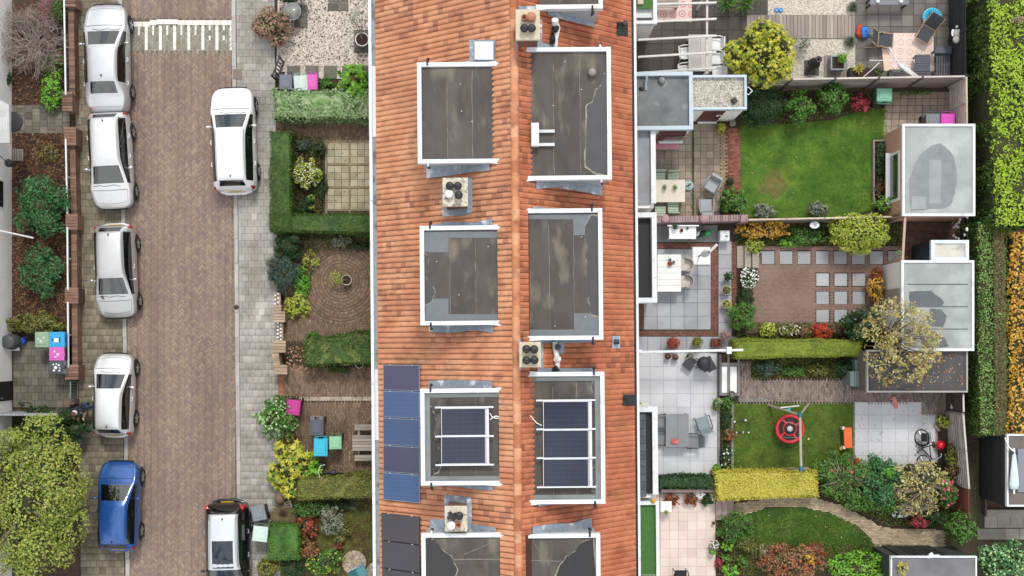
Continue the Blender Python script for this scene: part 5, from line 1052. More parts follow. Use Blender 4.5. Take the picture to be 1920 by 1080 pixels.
def bush(label, px, py, rx, ry, h, pal, name='shrub', cat='shrub', size=.085, asp=.55, shape='d', z0=0.0, k=7, dens=1.0, flowers=None, group=None, trunk=None, twigs=0, core=True, uneven=.32, base=None, main=.68, gap_=.3):
    zc = z0+h*.58; s_ = (H-zc)/F; rx, ry = rx*s_*.9, ry*s_*.9
    base = base or P(px, py, zc); root = thing(name, label, cat, (base.x, base.y, 0), 0, group); cz = z0+h*.5
    o = P(px, py, zc)-base; ox, oy = o.x, o.y
    lumps = [((ox, oy, cz), (rx*main, ry*main, h*.45))]
    for i in range(k):
        a = 2*math.pi*(i+R.random()*.9)/k; rr = R.uniform(.42, .8); f = R.uniform(uneven*.8, uneven+.16)
        lumps.append(((ox+rx*rr*math.cos(a), oy+ry*rr*math.sin(a), cz+h*R.uniform(-.12, .2)), (rx*f, ry*f, h*R.uniform(.22, .34))))
    for i in range(int(k*1.8)):
        a = R.uniform(0, 6.28); rr = R.uniform(.8, 1.02); f = R.uniform(.09, .2)
        lumps.append(((ox+rx*rr*math.cos(a), oy+ry*rr*math.sin(a), cz+h*R.uniform(-.2, .15)), (rx*f, ry*f, h*R.uniform(.1, .22))))
    area = 3.14*rx*ry*1.9+3.14*(rx+ry)*h*.5
    n = int(min(42000, dens*1.55*area/(size*size*asp))) if shape != 'star' else int(min(20000, dens*1.9*area/(size*size*.55)))
    p, q = crown(n, lumps); fr = 2.2/max(.25, min(rx, ry)); gp = np.sin(p[:, 0]*fr*2.1+px)*np.sin(p[:, 1]*fr*2.3+py)+.6*np.sin(p[:, 0]*fr*4.7+p[:, 1]*fr*2.9)*np.cos(p[:, 2]*5+p[:, 1]*fr*3.7); kp = (gp > -.28) | (NP.uniform(0, 1, len(p)) < gap_); p, q = p[kp], q[kp]
    V, Fc = leaves(p, q, size, asp, shape, (.45, 1.55))
    link('foliage', npmesh('foliage', V, Fc, lm(pal)), root)
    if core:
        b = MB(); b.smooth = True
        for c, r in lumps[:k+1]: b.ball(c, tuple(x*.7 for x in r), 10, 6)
        b.build('inner_core', m_inner, root)  # solid core behind the leaf gaps, dark colour standing in for inner shade
    b = MB(); tz = max(z0, .05)
    if trunk: b.tube([(0, 0, 0), (R.uniform(-.05, .05), .03, tz*.6), (ox*.6, oy*.6, cz)], [trunk, trunk*.8, trunk*.45], 9)
    for c, r in lumps[1:k+1]: b.tube([(0, 0, tz*.7), ((c[0])*.45, (c[1])*.45, (tz+c[2])*.5), c], [.03, .02, .01] if not trunk else [trunk*.5, trunk*.35, trunk*.15], 5)
    b.build('trunk' if trunk else 'stem', m_wood, root)
    if twigs:
        b = MB()
        for i in range(twigs):
            a = R.uniform(0, 6.28); rr = R.uniform(.6, 1.06); e = (ox+rx*rr*math.cos(a), oy+ry*rr*math.sin(a), cz+h*R.uniform(.2, .5)*(1.15-rr*.6)); m_ = (ox+rx*rr*.4*math.cos(a+.3), oy+ry*rr*.4*math.sin(a+.3), cz+h*.35)
            b.tube([(ox*.8, oy*.8, cz), m_, e], [.02, .014, .005], 4, False)
        b.build('twig', m_twig, root)
    if flowers:
        fp, cnt, sz = flowers; p, q = crown(cnt, lumps, .25, (1.0, 1.1)); V, Fc = leaves(p, q*[.4, .4, 1], sz, .9, 'd'); tag(link('flower', npmesh('flower', V, Fc, M('petal_'+fp, PAL[fp], .6, noise=0, leaf=.15, gain=.95)), root), kind='stuff')
    return root
def hedge(label, px, h, pal, size=.06, asp=.55, dens=1.0, bump_=.05, z0=0.0, group=None, top2=None, topn=None, shape='d', name='hedge', rnd=.06, side=None, gap_=1.0):
    """clipped hedge; px: quad of the TOP face in photo px"""
    q = quadq(px); W_ = [P(x, y, h) for x, y in q]; c = sum(W_, Vector())/4; root = thing(name, label, 'hedge', (c.x, c.y, 0), 0, group)
    Lq = [(p.x-c.x, p.y-c.y) for p in W_]; ux = math.hypot(Lq[1][0]-Lq[0][0], Lq[1][1]-Lq[0][1]); uy = math.hypot(Lq[3][0]-Lq[0][0], Lq[3][1]-Lq[0][1])
    A = [ux*uy, ux*h, ux*h, uy*h, uy*h]; tot = sum(A); n = int(min(80000, dens*1.5*tot/(size*size*asp))); f = NP.choice(5, n, p=np.array(A)/tot)
    u = NP.uniform(0, 1, n); v = NP.uniform(0, 1, n); z = NP.uniform(.03, 1, n)*h; N_ = np.zeros((n, 3))
    z[f == 0] = h; v[f == 1] = 0; v[f == 2] = 1; u[f == 3] = 0; u[f == 4] = 1
    N_[f == 0] = (0, 0, 1); N_[f == 1] = (0, 1, 0); N_[f == 2] = (0, -1, 0); N_[f == 3] = (-1, 0, 0); N_[f == 4] = (1, 0, 0)
    Q = np.array(Lq); xy = Q[0]*((1-u)*(1-v))[:, None]+Q[1]*(u*(1-v))[:, None]+Q[2]*(u*v)[:, None]+Q[3]*((1-u)*v)[:, None]
    wob = bump_*(np.sin(xy[:, 0]*2.3+xy[:, 1]*1.1+c.x)+np.sin(xy[:, 1]*3.1-xy[:, 0]*.7+c.y)+.8*np.sin(xy[:, 0]*6.7+xy[:, 1]*3+np.sin(xy[:, 1]*5)*1.5)*np.cos(xy[:, 1]*5.9-xy[:, 0]*2))*.4
    p = np.concatenate([xy, z[:, None]], 1)+N_*(wob[:, None]+NP.normal(size=(n, 1))*.018-NP.uniform(0, .03+bump_*.5, (n, 1)))
    ed = (f == 0) & ((np.minimum(u, 1-u)*ux < rnd) | (np.minimum(v, 1-v)*uy < rnd)); p[ed, 2] -= NP.uniform(0, .06, ed.sum())
    st = NP.uniform(0, 1, n) < .05; p[st] += (N_*NP.exponential(.055, (n, 1))+NP.normal(size=(n, 3))*.02)[st]      # stray shoots
    gp = np.sin(p[:, 0]*6.1+c.y)*np.sin(p[:, 1]*5.3+c.x)+.7*np.sin(p[:, 0]*13+p[:, 1]*9)*np.cos(p[:, 1]*14-p[:, 0]*5+p[:, 2]*6); kp = (gp > -.3) | (NP.uniform(0, 1, n) < gap_)
    for nm, sl_, pp in (('foliage', kp & ((f == 0) | (side is None)), pal), ('shade_toned_foliage', kp & (f != 0) & (side is not None), side)):  # side leaves take their own palette: shade of the hedge face put into colour
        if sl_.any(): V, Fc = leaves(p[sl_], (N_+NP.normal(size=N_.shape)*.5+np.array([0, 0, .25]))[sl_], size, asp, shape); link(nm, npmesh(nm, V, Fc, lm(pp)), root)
    if top2:
        t0, t1, pal2, nn = top2; u = NP.uniform(t0, t1, nn)+NP.normal(size=nn)*.02; v = NP.uniform(0, 1, nn)
        xy = Q[0]*((1-u)*(1-v))[:, None]+Q[1]*(u*(1-v))[:, None]+Q[2]*(u*v)[:, None]+Q[3]*((1-u)*v)[:, None]
        p = np.concatenate([xy, h+.02+NP.uniform(-.02, .05, (nn, 1))], 1); N2 = NP.normal(size=(nn, 3))*.5; N2[:, 2] += 1
        V, Fc = leaves(p, N2, size, asp, shape); link('dry_foliage', npmesh('dry_foliage', V, Fc, lm(pal2)), root)
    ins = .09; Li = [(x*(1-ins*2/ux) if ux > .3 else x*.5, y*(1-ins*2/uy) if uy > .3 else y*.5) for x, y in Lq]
    MB().prism(Li, .0, h-.08-(.12 if gap_ < 1 else 0)).build('inner_core', m_inner if gap_ < 1 else lm(pal), root)  # with gaps the core is dark, painting the shade between leaf clumps
    b = MB()
    for i in range(max(2, int(max(ux, uy)/.6))):
        t = (i+.5)/max(2, int(max(ux, uy)/.6)); a, d = ((t, .5) if ux > uy else (.5, t)); x = Q[0]*(1-a)*(1-d)+Q[1]*a*(1-d)+Q[2]*a*d+Q[3]*(1-a)*d; b.tube([(x[0], x[1], 0), (x[0]+.03, x[1], h*.6)], [.04, .02], 6)
    b.build('stem', m_wood, root)
    return root
def rosette(label, px, py, r, n, h, pal, wd=.05, name='spiky_plant', droop=.5, z0=0.0):
    p0 = P(px, py, z0+h*.5); r = pm(r); root = thing(name, label, 'plant', (p0.x, p0.y, z0)); V = []; Fc = []
    for i in range(n):
        a = i*2.4+R.uniform(-.2, .2); t = (i+1)/n; rr = r*(.5+.5*t)*R.uniform(.85, 1.1); el_ = 1.25-1.0*t; d = Vector((math.cos(a), math.sin(a), 0)); sd = Vector((-d.y, d.x, 0)); b0 = len(V)
        for k in range(5):
            s_ = k/4; q = d*(rr*s_)+Vector((0, 0, h*(.25+s_*el_*.7-droop*s_*s_*t*.6))); ww = wd*(.6+.8*s_-1.35*s_*s_); V += [q+sd*ww, q-sd*ww+Vector((0, 0, .0))]
        Fc += [(b0+2*k, b0+2*k+1, b0+2*k+3, b0+2*k+2) for k in range(4)]
    link('leaf_blade', npmesh('leaf_blade', V, Fc, lm(pal)), root); b = MB(); b.tube([(0, 0, 0), (0, 0, h*.45)], [.07, .05], 8); b.build('trunk', m_wood, root)
    return root
def tuft(label, px, py, rx, ry, h, pal, n=900, size=.3, name='ornamental_grass', z0=0.0):
    base = P(px, py, z0+h*.5); root = thing(name, label, 'grass', (base.x, base.y, z0)); rx, ry = pm(rx), pm(ry); a = NP.uniform(0, 6.28, n); rr = np.sqrt(NP.uniform(0, 1, n)); e = np.stack([rr*rx*np.cos(a), rr*ry*np.sin(a), h*(1-.75*rr**2)*NP.uniform(.7, 1.05, n)], 1)
    m_ = e*np.array([.45, .45, .75]); o = np.stack([rx*.12*np.cos(a), ry*.12*np.sin(a), a*0], 1); sd = np.stack([-np.sin(a), np.cos(a), a*0], 1)*.012
    V = np.stack([o-sd, o+sd, m_+sd*1.2, m_-sd*1.2, e], 1); Fc = np.array([(0, 1, 2), (0, 2, 3), (3, 2, 4)]); link('blades', npmesh('blades', V, (np.arange(n)[:, None, None]*5+Fc[None]).reshape(-1, 3), lm(pal)), root)
    b = MB(); b.ball((0, 0, h*.1), (rx*.3, ry*.3, h*.2)); b.build('clump', lm(pal), root); return root
def bare(label, px, py, rx, ry, h, n=40, leafpal=None, nl=900):
    base = P(px, py, h*.4); root = thing('bare_shrub', label, 'shrub', (base.x, base.y, 0)); rx, ry = pm(rx), pm(ry); b = MB(); tips = []
    def grow(p, d, l, r, lv):
        q = p+d*l; b.tube([p, p+d*l*.5+Vector((R.uniform(-1, 1), R.uniform(-1, 1), 0))*l*.08, q], [r, r*.8, r*.55], 4, False); tips.append(q)
        if lv:
            for _ in range(R.choice((2, 3, 3))):
                e = (d+Vector((R.gauss(0, .55), R.gauss(0, .55), R.uniform(-.25, .3)))).normalized(); grow(p+d*l*R.uniform(.5, 1), e, l*R.uniform(.55, .8), r*.6, lv-1)
    for i in range(n):
        a = R.uniform(0, 6.28); el_ = R.uniform(.3, 1.2); d = Vector((math.cos(a)*math.cos(el_)*rx/h*1.1, math.sin(a)*math.cos(el_)*ry/h*1.1, math.sin(el_))).normalized(); grow(Vector((R.gauss(0, .1), R.gauss(0, .1), .05)), d, R.uniform(.35, .5)*max(rx, h)*.95, .024, 3)
    b.build('branch', M('bare_twig', ['a89c98', 'b8aca6', '968a86', 'c8bcb4'], .9, noise=.2), root)
    if leafpal:
        t = np.array([tuple(x) for x in tips]); p = t[NP.integers(0, len(t), nl)]+NP.normal(size=(nl, 3))*.12; p[:, 2] = np.abs(p[:, 2])+.03; V, Fc = leaves(p, NP.normal(size=(nl, 3))+[0, 0, .8], .06, .6); link('foliage', npmesh('foliage', V, Fc, lm(leafpal)), root)
# left gardens
bare('bare twiggy shrub with a purple haze in the top left corner', 56, 78, 84, 88, 1.2, 66, 'BRN', 1700)
bush('small dark evergreen at the left edge under the bare shrub', 8, 148, 16, 20, .6, 'DG')
bush('bright green bush in the corner beside the brick gate pier', 98, 172, 27, 36, .8, 'LG', dens=.8)
bush('loose green shrub mixed into the bare twigs near the rail', 100, 120, 28, 34, .7, 'MG', dens=.35, core=False, twigs=20)
bush('large fresh green shrub against the white house wall', 76, 388, 56, 62, 1.7, 'FG', size=.15, asp=.34)
bush('lower loose green shrub in the leaf covered bed', 74, 506, 42, 56, 1.1, 'FG', size=.12, asp=.4, dens=.8)
bush('pale green weeds near the wall at the top of the leafy bed', 92, 285, 26, 20, .3, 'OLI', dens=.35, core=False)
bush('low olive green shrub above the wheelie bins', 66, 608, 60, 25, .8, 'OLI', size=.09)
bush('small yellow leaved plant at the left edge by the door', 5, 666, 9, 8, .4, 'OR')
bush('dark glossy ivy mass beside the corrugated screen', 98, 802, 72, 44, 1.7, 'DG', size=.13, asp=.8)
bush('large tree with yellowing crown overhanging the pavement by the blue car', 60, 938, 108, 152, 3.8, 'TREE', name='tree', cat='tree', z0=1.3, main=.6, k=30, size=.11, asp=.55, trunk=.17, twigs=26, uneven=.22, dens=1.5)
bare('second bare twiggy shrub with reddish leaves at the top edge by the rail', 84, 12, 46, 40, 1.1, 22, 'MAG', 500)
bush('dark ivy growth on the top of the brick wall by the rail', 112, 18, 16, 26, .9, 'MG', dens=.6)
# front gardens
bush('pink tipped shrub beside the gravel garden', 512, 48, 41, 40, 1.3, 'PG', size=.1)
bush('dark shrub at the top edge left of the gravel', 545, -8, 30, 14, 1.0, 'DG')
bush('bright fig like bush with big leaves by the variegated hedge', 664, 152, 32, 38, 1.5, 'LG', size=.21, shape='star')
bush('smaller yellow green bush between the pink bin and the fig bush', 612, 160, 20, 16, 1.1, 'MG', size=.1)
hedge('wide variegated white and green leaved hedge by the brick path', (511, 166, 712, 222), 1.1, 'VAR', .11, .6, dens=1.2, bump_=.12)
hedge('long dark green clipped leg of the L shaped hedge along the pavement', (505, 245, 546, 434), 1.25, 'CLIP', .055, .5, dens=.9, bump_=.08)
hedge('lower dark green clipped leg of the L shaped hedge below the tiled patio', [(505, 401), (720, 398), (720, 440), (506, 434)], 1.22, 'CLIP', .055, .5, dens=.9, bump_=.08)
bush('round yellow variegated bush inside the clipped hedge', 575, 326, 28, 33, .9, 'YG', size=.075, flowers=('WHI', 150, .05))
bush('dark green groundcover at the upper edge of the hedge bed', 568, 272, 20, 12, .4, 'BG'); bush('dark green clump beside the brick edge of the beige patio', 600, 278, 13, 14, .45, 'DG'); bush('small leafy clump lower in the hedge bed', 602, 350, 11, 34, .35, 'DG', dens=.7)
bush('dark leaves at the bottom of the hedge bed', 568, 385, 24, 16, .4, 'DG'); bush('tiny lime plant inside the hedge bed', 582, 371, 8, 7, .35, 'LG'); bush('tiny second lime plant near the lower hedge leg', 586, 390, 7, 6, .35, 'YG')
bush('dark green round bush just below the clipped hedge', 541, 463, 32, 28, 1.3, 'DG', size=.07)
bush('blue green rosemary bush leaning over the pavement', 532, 511, 33, 38, 1.25, 'BG', size=.12, asp=.2, dens=.8)
bush('yellowing low bush beside the brick garden pier', 557, 573, 27, 27, .6, 'YG', size=.09); bush('bright green low plant right of the rosemary', 564, 532, 17, 34, .45, 'LG', size=.08)
bush('sparse yellow flowering plant at the edge of the ring patio', 584, 487, 17, 20, .5, 'YG', dens=.5, core=False, twigs=8); bush('silvery white plant at the top of the ring patio', 640, 453, 20, 13, .5, 'GY', size=.1, asp=.3); bush('low dark plant beside the silvery one', 676, 462, 24, 10, .35, 'DG', dens=.6)
hedge('shaggy green hedge between the ring patio and the driveway', [(570, 634), (720, 620), (720, 682), (570, 688)], 1.1, 'CLIP', .09, .6, bump_=.12); bush('small clipped green bush at the corner of the shaggy hedge', 588, 632, 14, 11, .9, 'MG', size=.07)
bush('low green plants under the shaggy hedge', 636, 693, 24, 9, .3, 'MG', dens=.7)
bush('round spiky green bush overhanging the pavement', 518, 784, 44, 42, 1.5, 'MG', size=.19, asp=.22, dens=.8, flowers=('VAR', 160, .12))
bush('yellow maple leaved bush beside the turquoise bin', 542, 874, 44, 58, 1.3, 'YEL', size=.26, shape='star', dens=.9); bush('green large leaved plant right of the yellow maple bush', 588, 884, 15, 24, .9, 'LG', size=.26, shape='star')
hedge('yellowish green hedge below the brick driveway', [(560, 896), (720, 888), (720, 934), (556, 938)], 1.15, 'OLI', .075, .6, bump_=.08)
tuft('dry beige grass clump near the bins on the pavement', 531, 966, 28, 22, .6, 'BEI', 2600)
hedge('bright green box hedge block behind the white lidded bin', (502, 984, 562, 1050), 1.0, 'MG', .11, .3, bump_=.08)
bush('red leaved shrub in the last front garden', 576, 985, 24, 26, .8, 'RED', size=.12, asp=.7, dens=.8); bush('orange red bush above the dark shrubs', 579, 1030, 22, 21, .7, 'ORG', size=.1, asp=.7)
bush('green shrub right below the yellowish hedge', 584, 955, 36, 16, .8, 'MG', size=.1); bush('dark low shrub under the yellowish hedge', 640, 948, 32, 10, .5, 'DG', dens=.8); bush('grey leaved shrub with pale twigs in the last front garden', 622, 975, 26, 32, .9, 'GY', size=.12, asp=.3, dens=.6, twigs=16)
bush('mid green shrub around the grey leaved one', 640, 995, 24, 22, .6, 'OLI', dens=.7); bush('yellow flecked green shrub beside the stone fan', 608, 1052, 36, 28, .8, 'MG', size=.1, flowers=('GLD', 60, .07))
bush('dark olive bush beside the black people carrier', 505, 1066, 24, 25, .9, 'OLI'); bush('dark brownish shrub at the bottom edge', 548, 1066, 24, 22, .8, 'DG', dens=.8); bush('rusty small plant beside the stone fan', 634, 1023, 11, 12, .4, 'RED', dens=.6)
tuft('white tufted ornamental grass below the yellowish hedge', 661, 949, 11, 10, .5, 'GY', 500)
# upper right gardens
bush('yellow and green leaved tree above the gravel annex', 1431, 98, 68, 62, 2.6, 'YEL', name='tree', cat='tree', z0=.5, k=18, size=.17, shape='star', trunk=.09, dens=1.0, uneven=.26)
rosette('left yucca of two at the top edge', 1365, 4, 24, 34, 1.0, 'MG'); rosette('right yucca of two at the top edge', 1400, 6, 24, 34, 1.0, 'MG')
bush('pale sparse shrub on the white gravel', 1506, 84, 16, 19, .7, 'GY', dens=.35, core=False, twigs=12); tuft('grey grass dome at the end of the deck boards', 1596, 76, 14, 12, .5, 'GY', 700); tuft('grey grass dome at the top edge beside the cream gravel', 1601, 11, 13, 12, .5, 'GY', 700)
rosette('pale spiky yucca beside the black planter box', 1612, 128, 12, 26, .6, 'GLD', .04, z0=.4); rosette('small green palm behind the panel fence', 1650, 137, 11, 12, .5, 'MG', z0=.3)
bush('very dark hedge like shrub by the white annex', 1428, 197, 47, 42, 1.5, 'DG', size=.06, k=10, main=.88, gap_=.8); bush('round mid green bush right of the dark shrub', 1500, 202, 30, 36, 1.4, 'MG', size=.09); bush('taller green bush against the panel fence', 1562, 184, 33, 38, 1.5, 'MG', size=.1, asp=.7); bush('dark red leaved bush beside the green compost bin', 1613, 193, 19, 20, .8, 'MAG', size=.1)
bush('weeds along the foot of the panel fence', 1715, 174, 40, 5, .3, 'MG', dens=.5, core=False); bush('dark green plant at the top of the raised bed', 1651, 290, 11, 24, .5, 'DG', size=.1); bush('dark green plant in the middle of the raised bed', 1652, 322, 11, 16, .5, 'DG', size=.1); bush('purplish dry plant at the lower raised bed', 1650, 352, 11, 20, .4, 'BRN', dens=.6)
bush('green climber at the corner of the pink shed', 1658, 385, 24, 18, 1.2, 'LG', dens=.5, twigs=8)
bush('green bush between the bright lawn and the chairs', 1377, 378, 29, 28, 1.0, 'MG', size=.1, asp=.7); bush('grey lavender bush left on the lawn edge', 1433, 395, 26, 15, .6, 'GY', size=.11, asp=.25); bush('grey lavender bush right on the lawn edge', 1534, 392, 20, 15, .6, 'GY', size=.11, asp=.25)
# second garden
bush('golden brown shrub under the light wooden fence', 1436, 430, 56, 20, .9, 'OR', size=.1, dens=.9); bush('mixed green shrubs under the fence right of the golden one', 1512, 444, 44, 17, .6, 'MG', size=.1); bush('pale green plant at the wooden steps', 1416, 460, 19, 15, .6, 'YG', size=.12, asp=.35); bush('green ground plants left of the round bush', 1480, 456, 26, 8, .35, 'LG')
bush('large round yellow green bush beside the fence', 1612, 438, 58, 40, 1.8, 'YG', size=.085, k=12, main=.88, gap_=.8); bush('white flowering plant by the wooden steps', 1405, 520, 19, 20, .5, 'DG', flowers=('WHI', 130, .08)); bush('dark green plants below the white flowers', 1400, 558, 16, 26, .45, 'DG')
bush('round bright green bush beside the patio planters', 1393, 596, 29, 30, 1.2, 'MG', size=.085); bush('yellow variegated bush below the brick terrace', 1440, 619, 18, 15, .7, 'YG', size=.1, asp=.7); bush('green plants with small white flowers below the terrace', 1482, 618, 24, 12, .4, 'OLI', flowers=('WHI', 40, .07)); bush('brownish orange plants beside the red bush', 1506, 624, 18, 11, .4, 'ORG', dens=.7)
bush('bright red bush at the edge of the brick terrace', 1540, 622, 20, 17, .7, 'BRI', size=.11, asp=.35); bush('dark plant right of the bright red bush', 1575, 622, 13, 12, .4, 'BRN')
hedge('long flat lime green hedge below the brick terrace', [(1376, 637), (1618, 637), (1618, 668), (1380, 673)], 1.2, 'LIM2', .05, .5, dens=1.0, bump_=.07)
bush('deep green shrub under the pale tree', 1621, 610, 42, 40, 1.7, 'DG', size=.13, asp=.6); bush('brownish autumn shrub beside the terrace squares', 1643, 540, 17, 30, 1.0, 'OR'); bush('dark rusty shrub above the autumn shrub', 1643, 514, 11, 14, .8, 'RED'); bush('pale green climber on the corner of the second shed', 1684, 505, 14, 36, 1.5, 'VAR', dens=.5, core=False, twigs=10)
bush('pale beige autumn tree leaning over the grey shed roof', 1690, 640, 76, 84, 3.9, 'PAL', name='tree', cat='tree', z0=1.0, k=34, size=.115, asp=.5, trunk=.1, twigs=12, dens=.62, core=False, uneven=.1, main=.16, gap_=.05)
for a in (('teal green shrub in the bed below the lime hedge', 1440, 690, 24, 16, .6, 'BG'), ('low green plants in the middle of the bed below the lime hedge', 1490, 696, 26, 11, .4, 'MG'), ('yellowish plants in the bed below the lime hedge', 1535, 694, 22, 13, .5, 'OLI'), ('green shrub beside the metal cabinet', 1583, 690, 22, 16, .7, 'DG')): bush(*a)
for a in (('leafy plants at the corner of the pale patio', 1362, 755, 14, 14, .5, 'MG'), ('green plants in the narrow bed beside the hoop', 1362, 785, 11, 22, .45, 'DG'), ('orange bush in the narrow bed', 1369, 816, 14, 12, .5, 'ORG'), ('dark plants with a white bloom in the narrow bed', 1361, 856, 11, 24, .4, 'DG')): bush(*a, flowers=('WHI', 14, .09) if 'bloom' in a[0] else None)
bush('rose bush mass right of the yellow hedge', 1580, 890, 60, 46, 1.3, 'MG', size=.09, dens=.9, twigs=24, flowers=('RED', 30, .1)); bush('blue green shrub in front of the pale patio', 1650, 900, 38, 52, 1.5, 'FG', size=.1, asp=.55); bush('bright lime leaves in the middle of the shrub mass', 1664, 885, 14, 12, 1.6, 'LG', size=.12); bush('pale beige shrub below the bicycle', 1722, 908, 62, 46, 1.6, 'PAL', size=.1, dens=.8, twigs=30, main=.45, k=12, gap_=.15); bush('green shrubs along the curved path', 1640, 938, 66, 26, .9, 'MG', size=.1, gap_=.7); bush('thin twiggy shrub with pale leaves above the rose bed', 1718, 950, 46, 26, 1.2, 'PAL', dens=.3, core=False, twigs=40); bush('green rose with pink blooms by the brown fence', 1775, 925, 20, 34, 1.4, 'MG', dens=.7, flowers=('PNK', 50, .1)); bush('pink leaved plant at the end of the curved path', 1724, 978, 22, 13, .7, 'MAG', size=.09, dens=.8); bush('white flowering border plants by the curved path', 1688, 964, 18, 7, .35, 'DG', flowers=('WHI', 50, .1)); bush('dark green shrub beside the pink leaved plant', 1752, 970, 24, 18, .8, 'DG')
bush('fresh green bush at the end of the brown fence', 1802, 988, 33, 32, 1.7, 'MG', size=.11, dens=.9); bush('yellow brown climber on the grey wooden fence', 1784, 858, 10, 34, 1.2, 'OLI', dens=.6); bush('rusty climber lower on the grey wooden fence', 1784, 884, 12, 20, 1.2, 'BRN', dens=.5); bush('small yellow green plant beside the broom', 1768, 790, 12, 14, .7, 'YG', dens=.6)
bush('loose green undergrowth through the middle of the rose bush mass', 1655, 915, 105, 50, 1.0, 'MG', size=.09, dens=.55, k=14, main=.5, core=False)
# bottom right
hedge('low dark ivy hedge below the pale patio', (1234, 893, 1342, 917), .8, 'DG', .1, .8, bump_=.1); hedge('broad yellow clipped hedge right of the ivy hedge', [(1340, 884), (1533, 883), (1536, 932), (1345, 940)], 1.0, 'GLD', .07, .8, bump_=.04); bush('green growth at the left end of the yellow hedge', 1343, 902, 10, 18, .9, 'LG')
for a in (('red leaved plant at the top left of the pinkish patio', 1257, 938, 18, 14, .5, 'RED'), ('rusty plant right of the red leaved plant', 1295, 938, 14, 13, .5, 'RED')): bush(*a, size=.1, dens=.7)
bush('white flower clump above the pinkish patio', 1311, 928, 11, 8, .4, 'DG', flowers=('WHI', 160, .07)); bush('dark green rosette plant at the top of the patio steps', 1326, 938, 12, 13, .4, 'DG', size=.14)
bush('feathery yellow green fern beside the patio steps', 1378, 988, 38, 31, .8, 'MG', size=.18, asp=.22, dens=.9, gap_=.6); bush('green ferny plant at the edge of the oval lawn', 1398, 1018, 24, 18, .6, 'OLI', size=.14, asp=.25, dens=.7)
for a in (('round green leafy plant beside the patio edge', 1364, 1022, 14, 12, .5, 'LG'), ('large leaved green plant low in the dark bed', 1362, 1047, 11, 10, .4, 'MG'), ('second large leaved green plant in the dark bed', 1392, 1053, 11, 11, .4, 'MG'), ('third green plant at the bottom of the dark bed', 1368, 1070, 20, 12, .4, 'LG'), ('crimson plant at the patio edge', 1348, 1058, 7, 12, .4, 'MAG')): bush(*a, size=.12, asp=.8)
bush('russet autumn shrub at the bottom right of the oval lawn', 1484, 1056, 64, 38, 1.3, 'ORG', size=.11, k=10); bush('pinkish red upright shrub above the russet one', 1528, 1036, 26, 22, 1.2, 'RED', dens=.6, twigs=14); bush('golden patch bush inside the russet shrub', 1516, 1046, 12, 12, 1.4, 'OR'); bush('dry grey twiggy shrub left of the russet one', 1440, 1034, 24, 14, .6, 'BEI', dens=.4, core=False, twigs=20)
bush('glossy bright green hedge bush at the bottom edge', 1612, 1066, 66, 30, 1.5, 'LG', size=.1, k=10); bush('blue grey small plant beside the lowest shed', 1655, 1044, 12, 10, .8, 'BG', dens=.6); bush('yellow creeper lying on the lowest shed roof', 1693, 1066, 10, 16, .35, 'GLD', z0=2.25, dens=.5, core=False)
# alley hedges
hedge('tall bright lime conifer hedge in the upper right corner', [(1853, -30), (1950, -30), (1950, 422), (1866, 424)], 2.7, 'LIME', .15, .42, dens=1.5, bump_=.24, rnd=.2, side='CLIP', gap_=.88)  # darker side palette paints the shade on the alley face
bush('brownish gap with dead twigs in the lime hedge top', 1908, 38, 14, 9, .4, 'BEI', z0=2.75, dens=.5, core=False, twigs=14)
hedge('clipped green and brown hedge along the alley', [(1834, 416), (1890, 412), (1896, 816), (1838, 816)], 2.1, 'HED', .09, .6, dens=1.0, bump_=.1, top2=(.5, .84, 'BR2', 5500), side='CLIP', gap_=.9)  # side palette again darker for the shaded alley face
hedge('golden orange beech hedge at the right edge', [(1899, 436), (1960, 430), (1960, 818), (1894, 816)], 2.4, 'OR', .12, .7, bump_=.15, dens=1.1, gap_=.85)
bush('variegated ivy mound in the lower right corner', 1882, 1054, 62, 44, 1.5, 'FG', size=.12, asp=.8, flowers=('VAR', 420, .1), main=.8, gap_=.6)
bush('dark green undergrowth along the alley behind the fence', 1826, 330, 10, 130, .8, 'DG', dens=.5, core=False)

# ground cover filling the beds between the shrubs
m_gc = M('ground_cover', ['33481e', '4a6428', '5f7a30', '7a8438', '6a5234', '44301f', '8a8a50'], .7, leaf=.2, clump=(1.7, .5))
for lab, q_, n_ in (('of the bed under the light wooden fence', (1378, 420, 1690, 460), 3600), ('along the lower edge of the brick terrace', (1380, 604, 1690, 636), 2600), ('of the bed below the lime hedge', (1409, 672, 1622, 710), 3000), ('in the narrow bed beside the swing lawn', (1352, 757, 1371, 884), 1100), ('of the shrub bed beyond the curved path', [(1540, 880), (1795, 872), (1795, 990), (1660, 985), (1585, 945), (1540, 928)], 6500), ('in the dark bed beside the pinkish patio', (1343, 975, 1420, 1078), 2200), ('under the shrubs beside the panel fence', [(1388, 165), (1640, 165), (1640, 205), (1480, 232), (1388, 236)], 2600), ('inside the clipped hedge corner', (550, 256, 605, 398), 1300), ('at the upper edge of the ring patio', [(545, 442), (700, 442), (700, 468), (600, 470), (560, 600), (535, 600)], 1800), ('along the bottom garden edge', (1420, 1020, 1670, 1078), 2400)):
    scatter('ground_cover', 'mixed low green and dry plants '+lab, 'ground cover', q_, .0, n_, .085, m_gc, .6, tilt=.8, lift=.05)
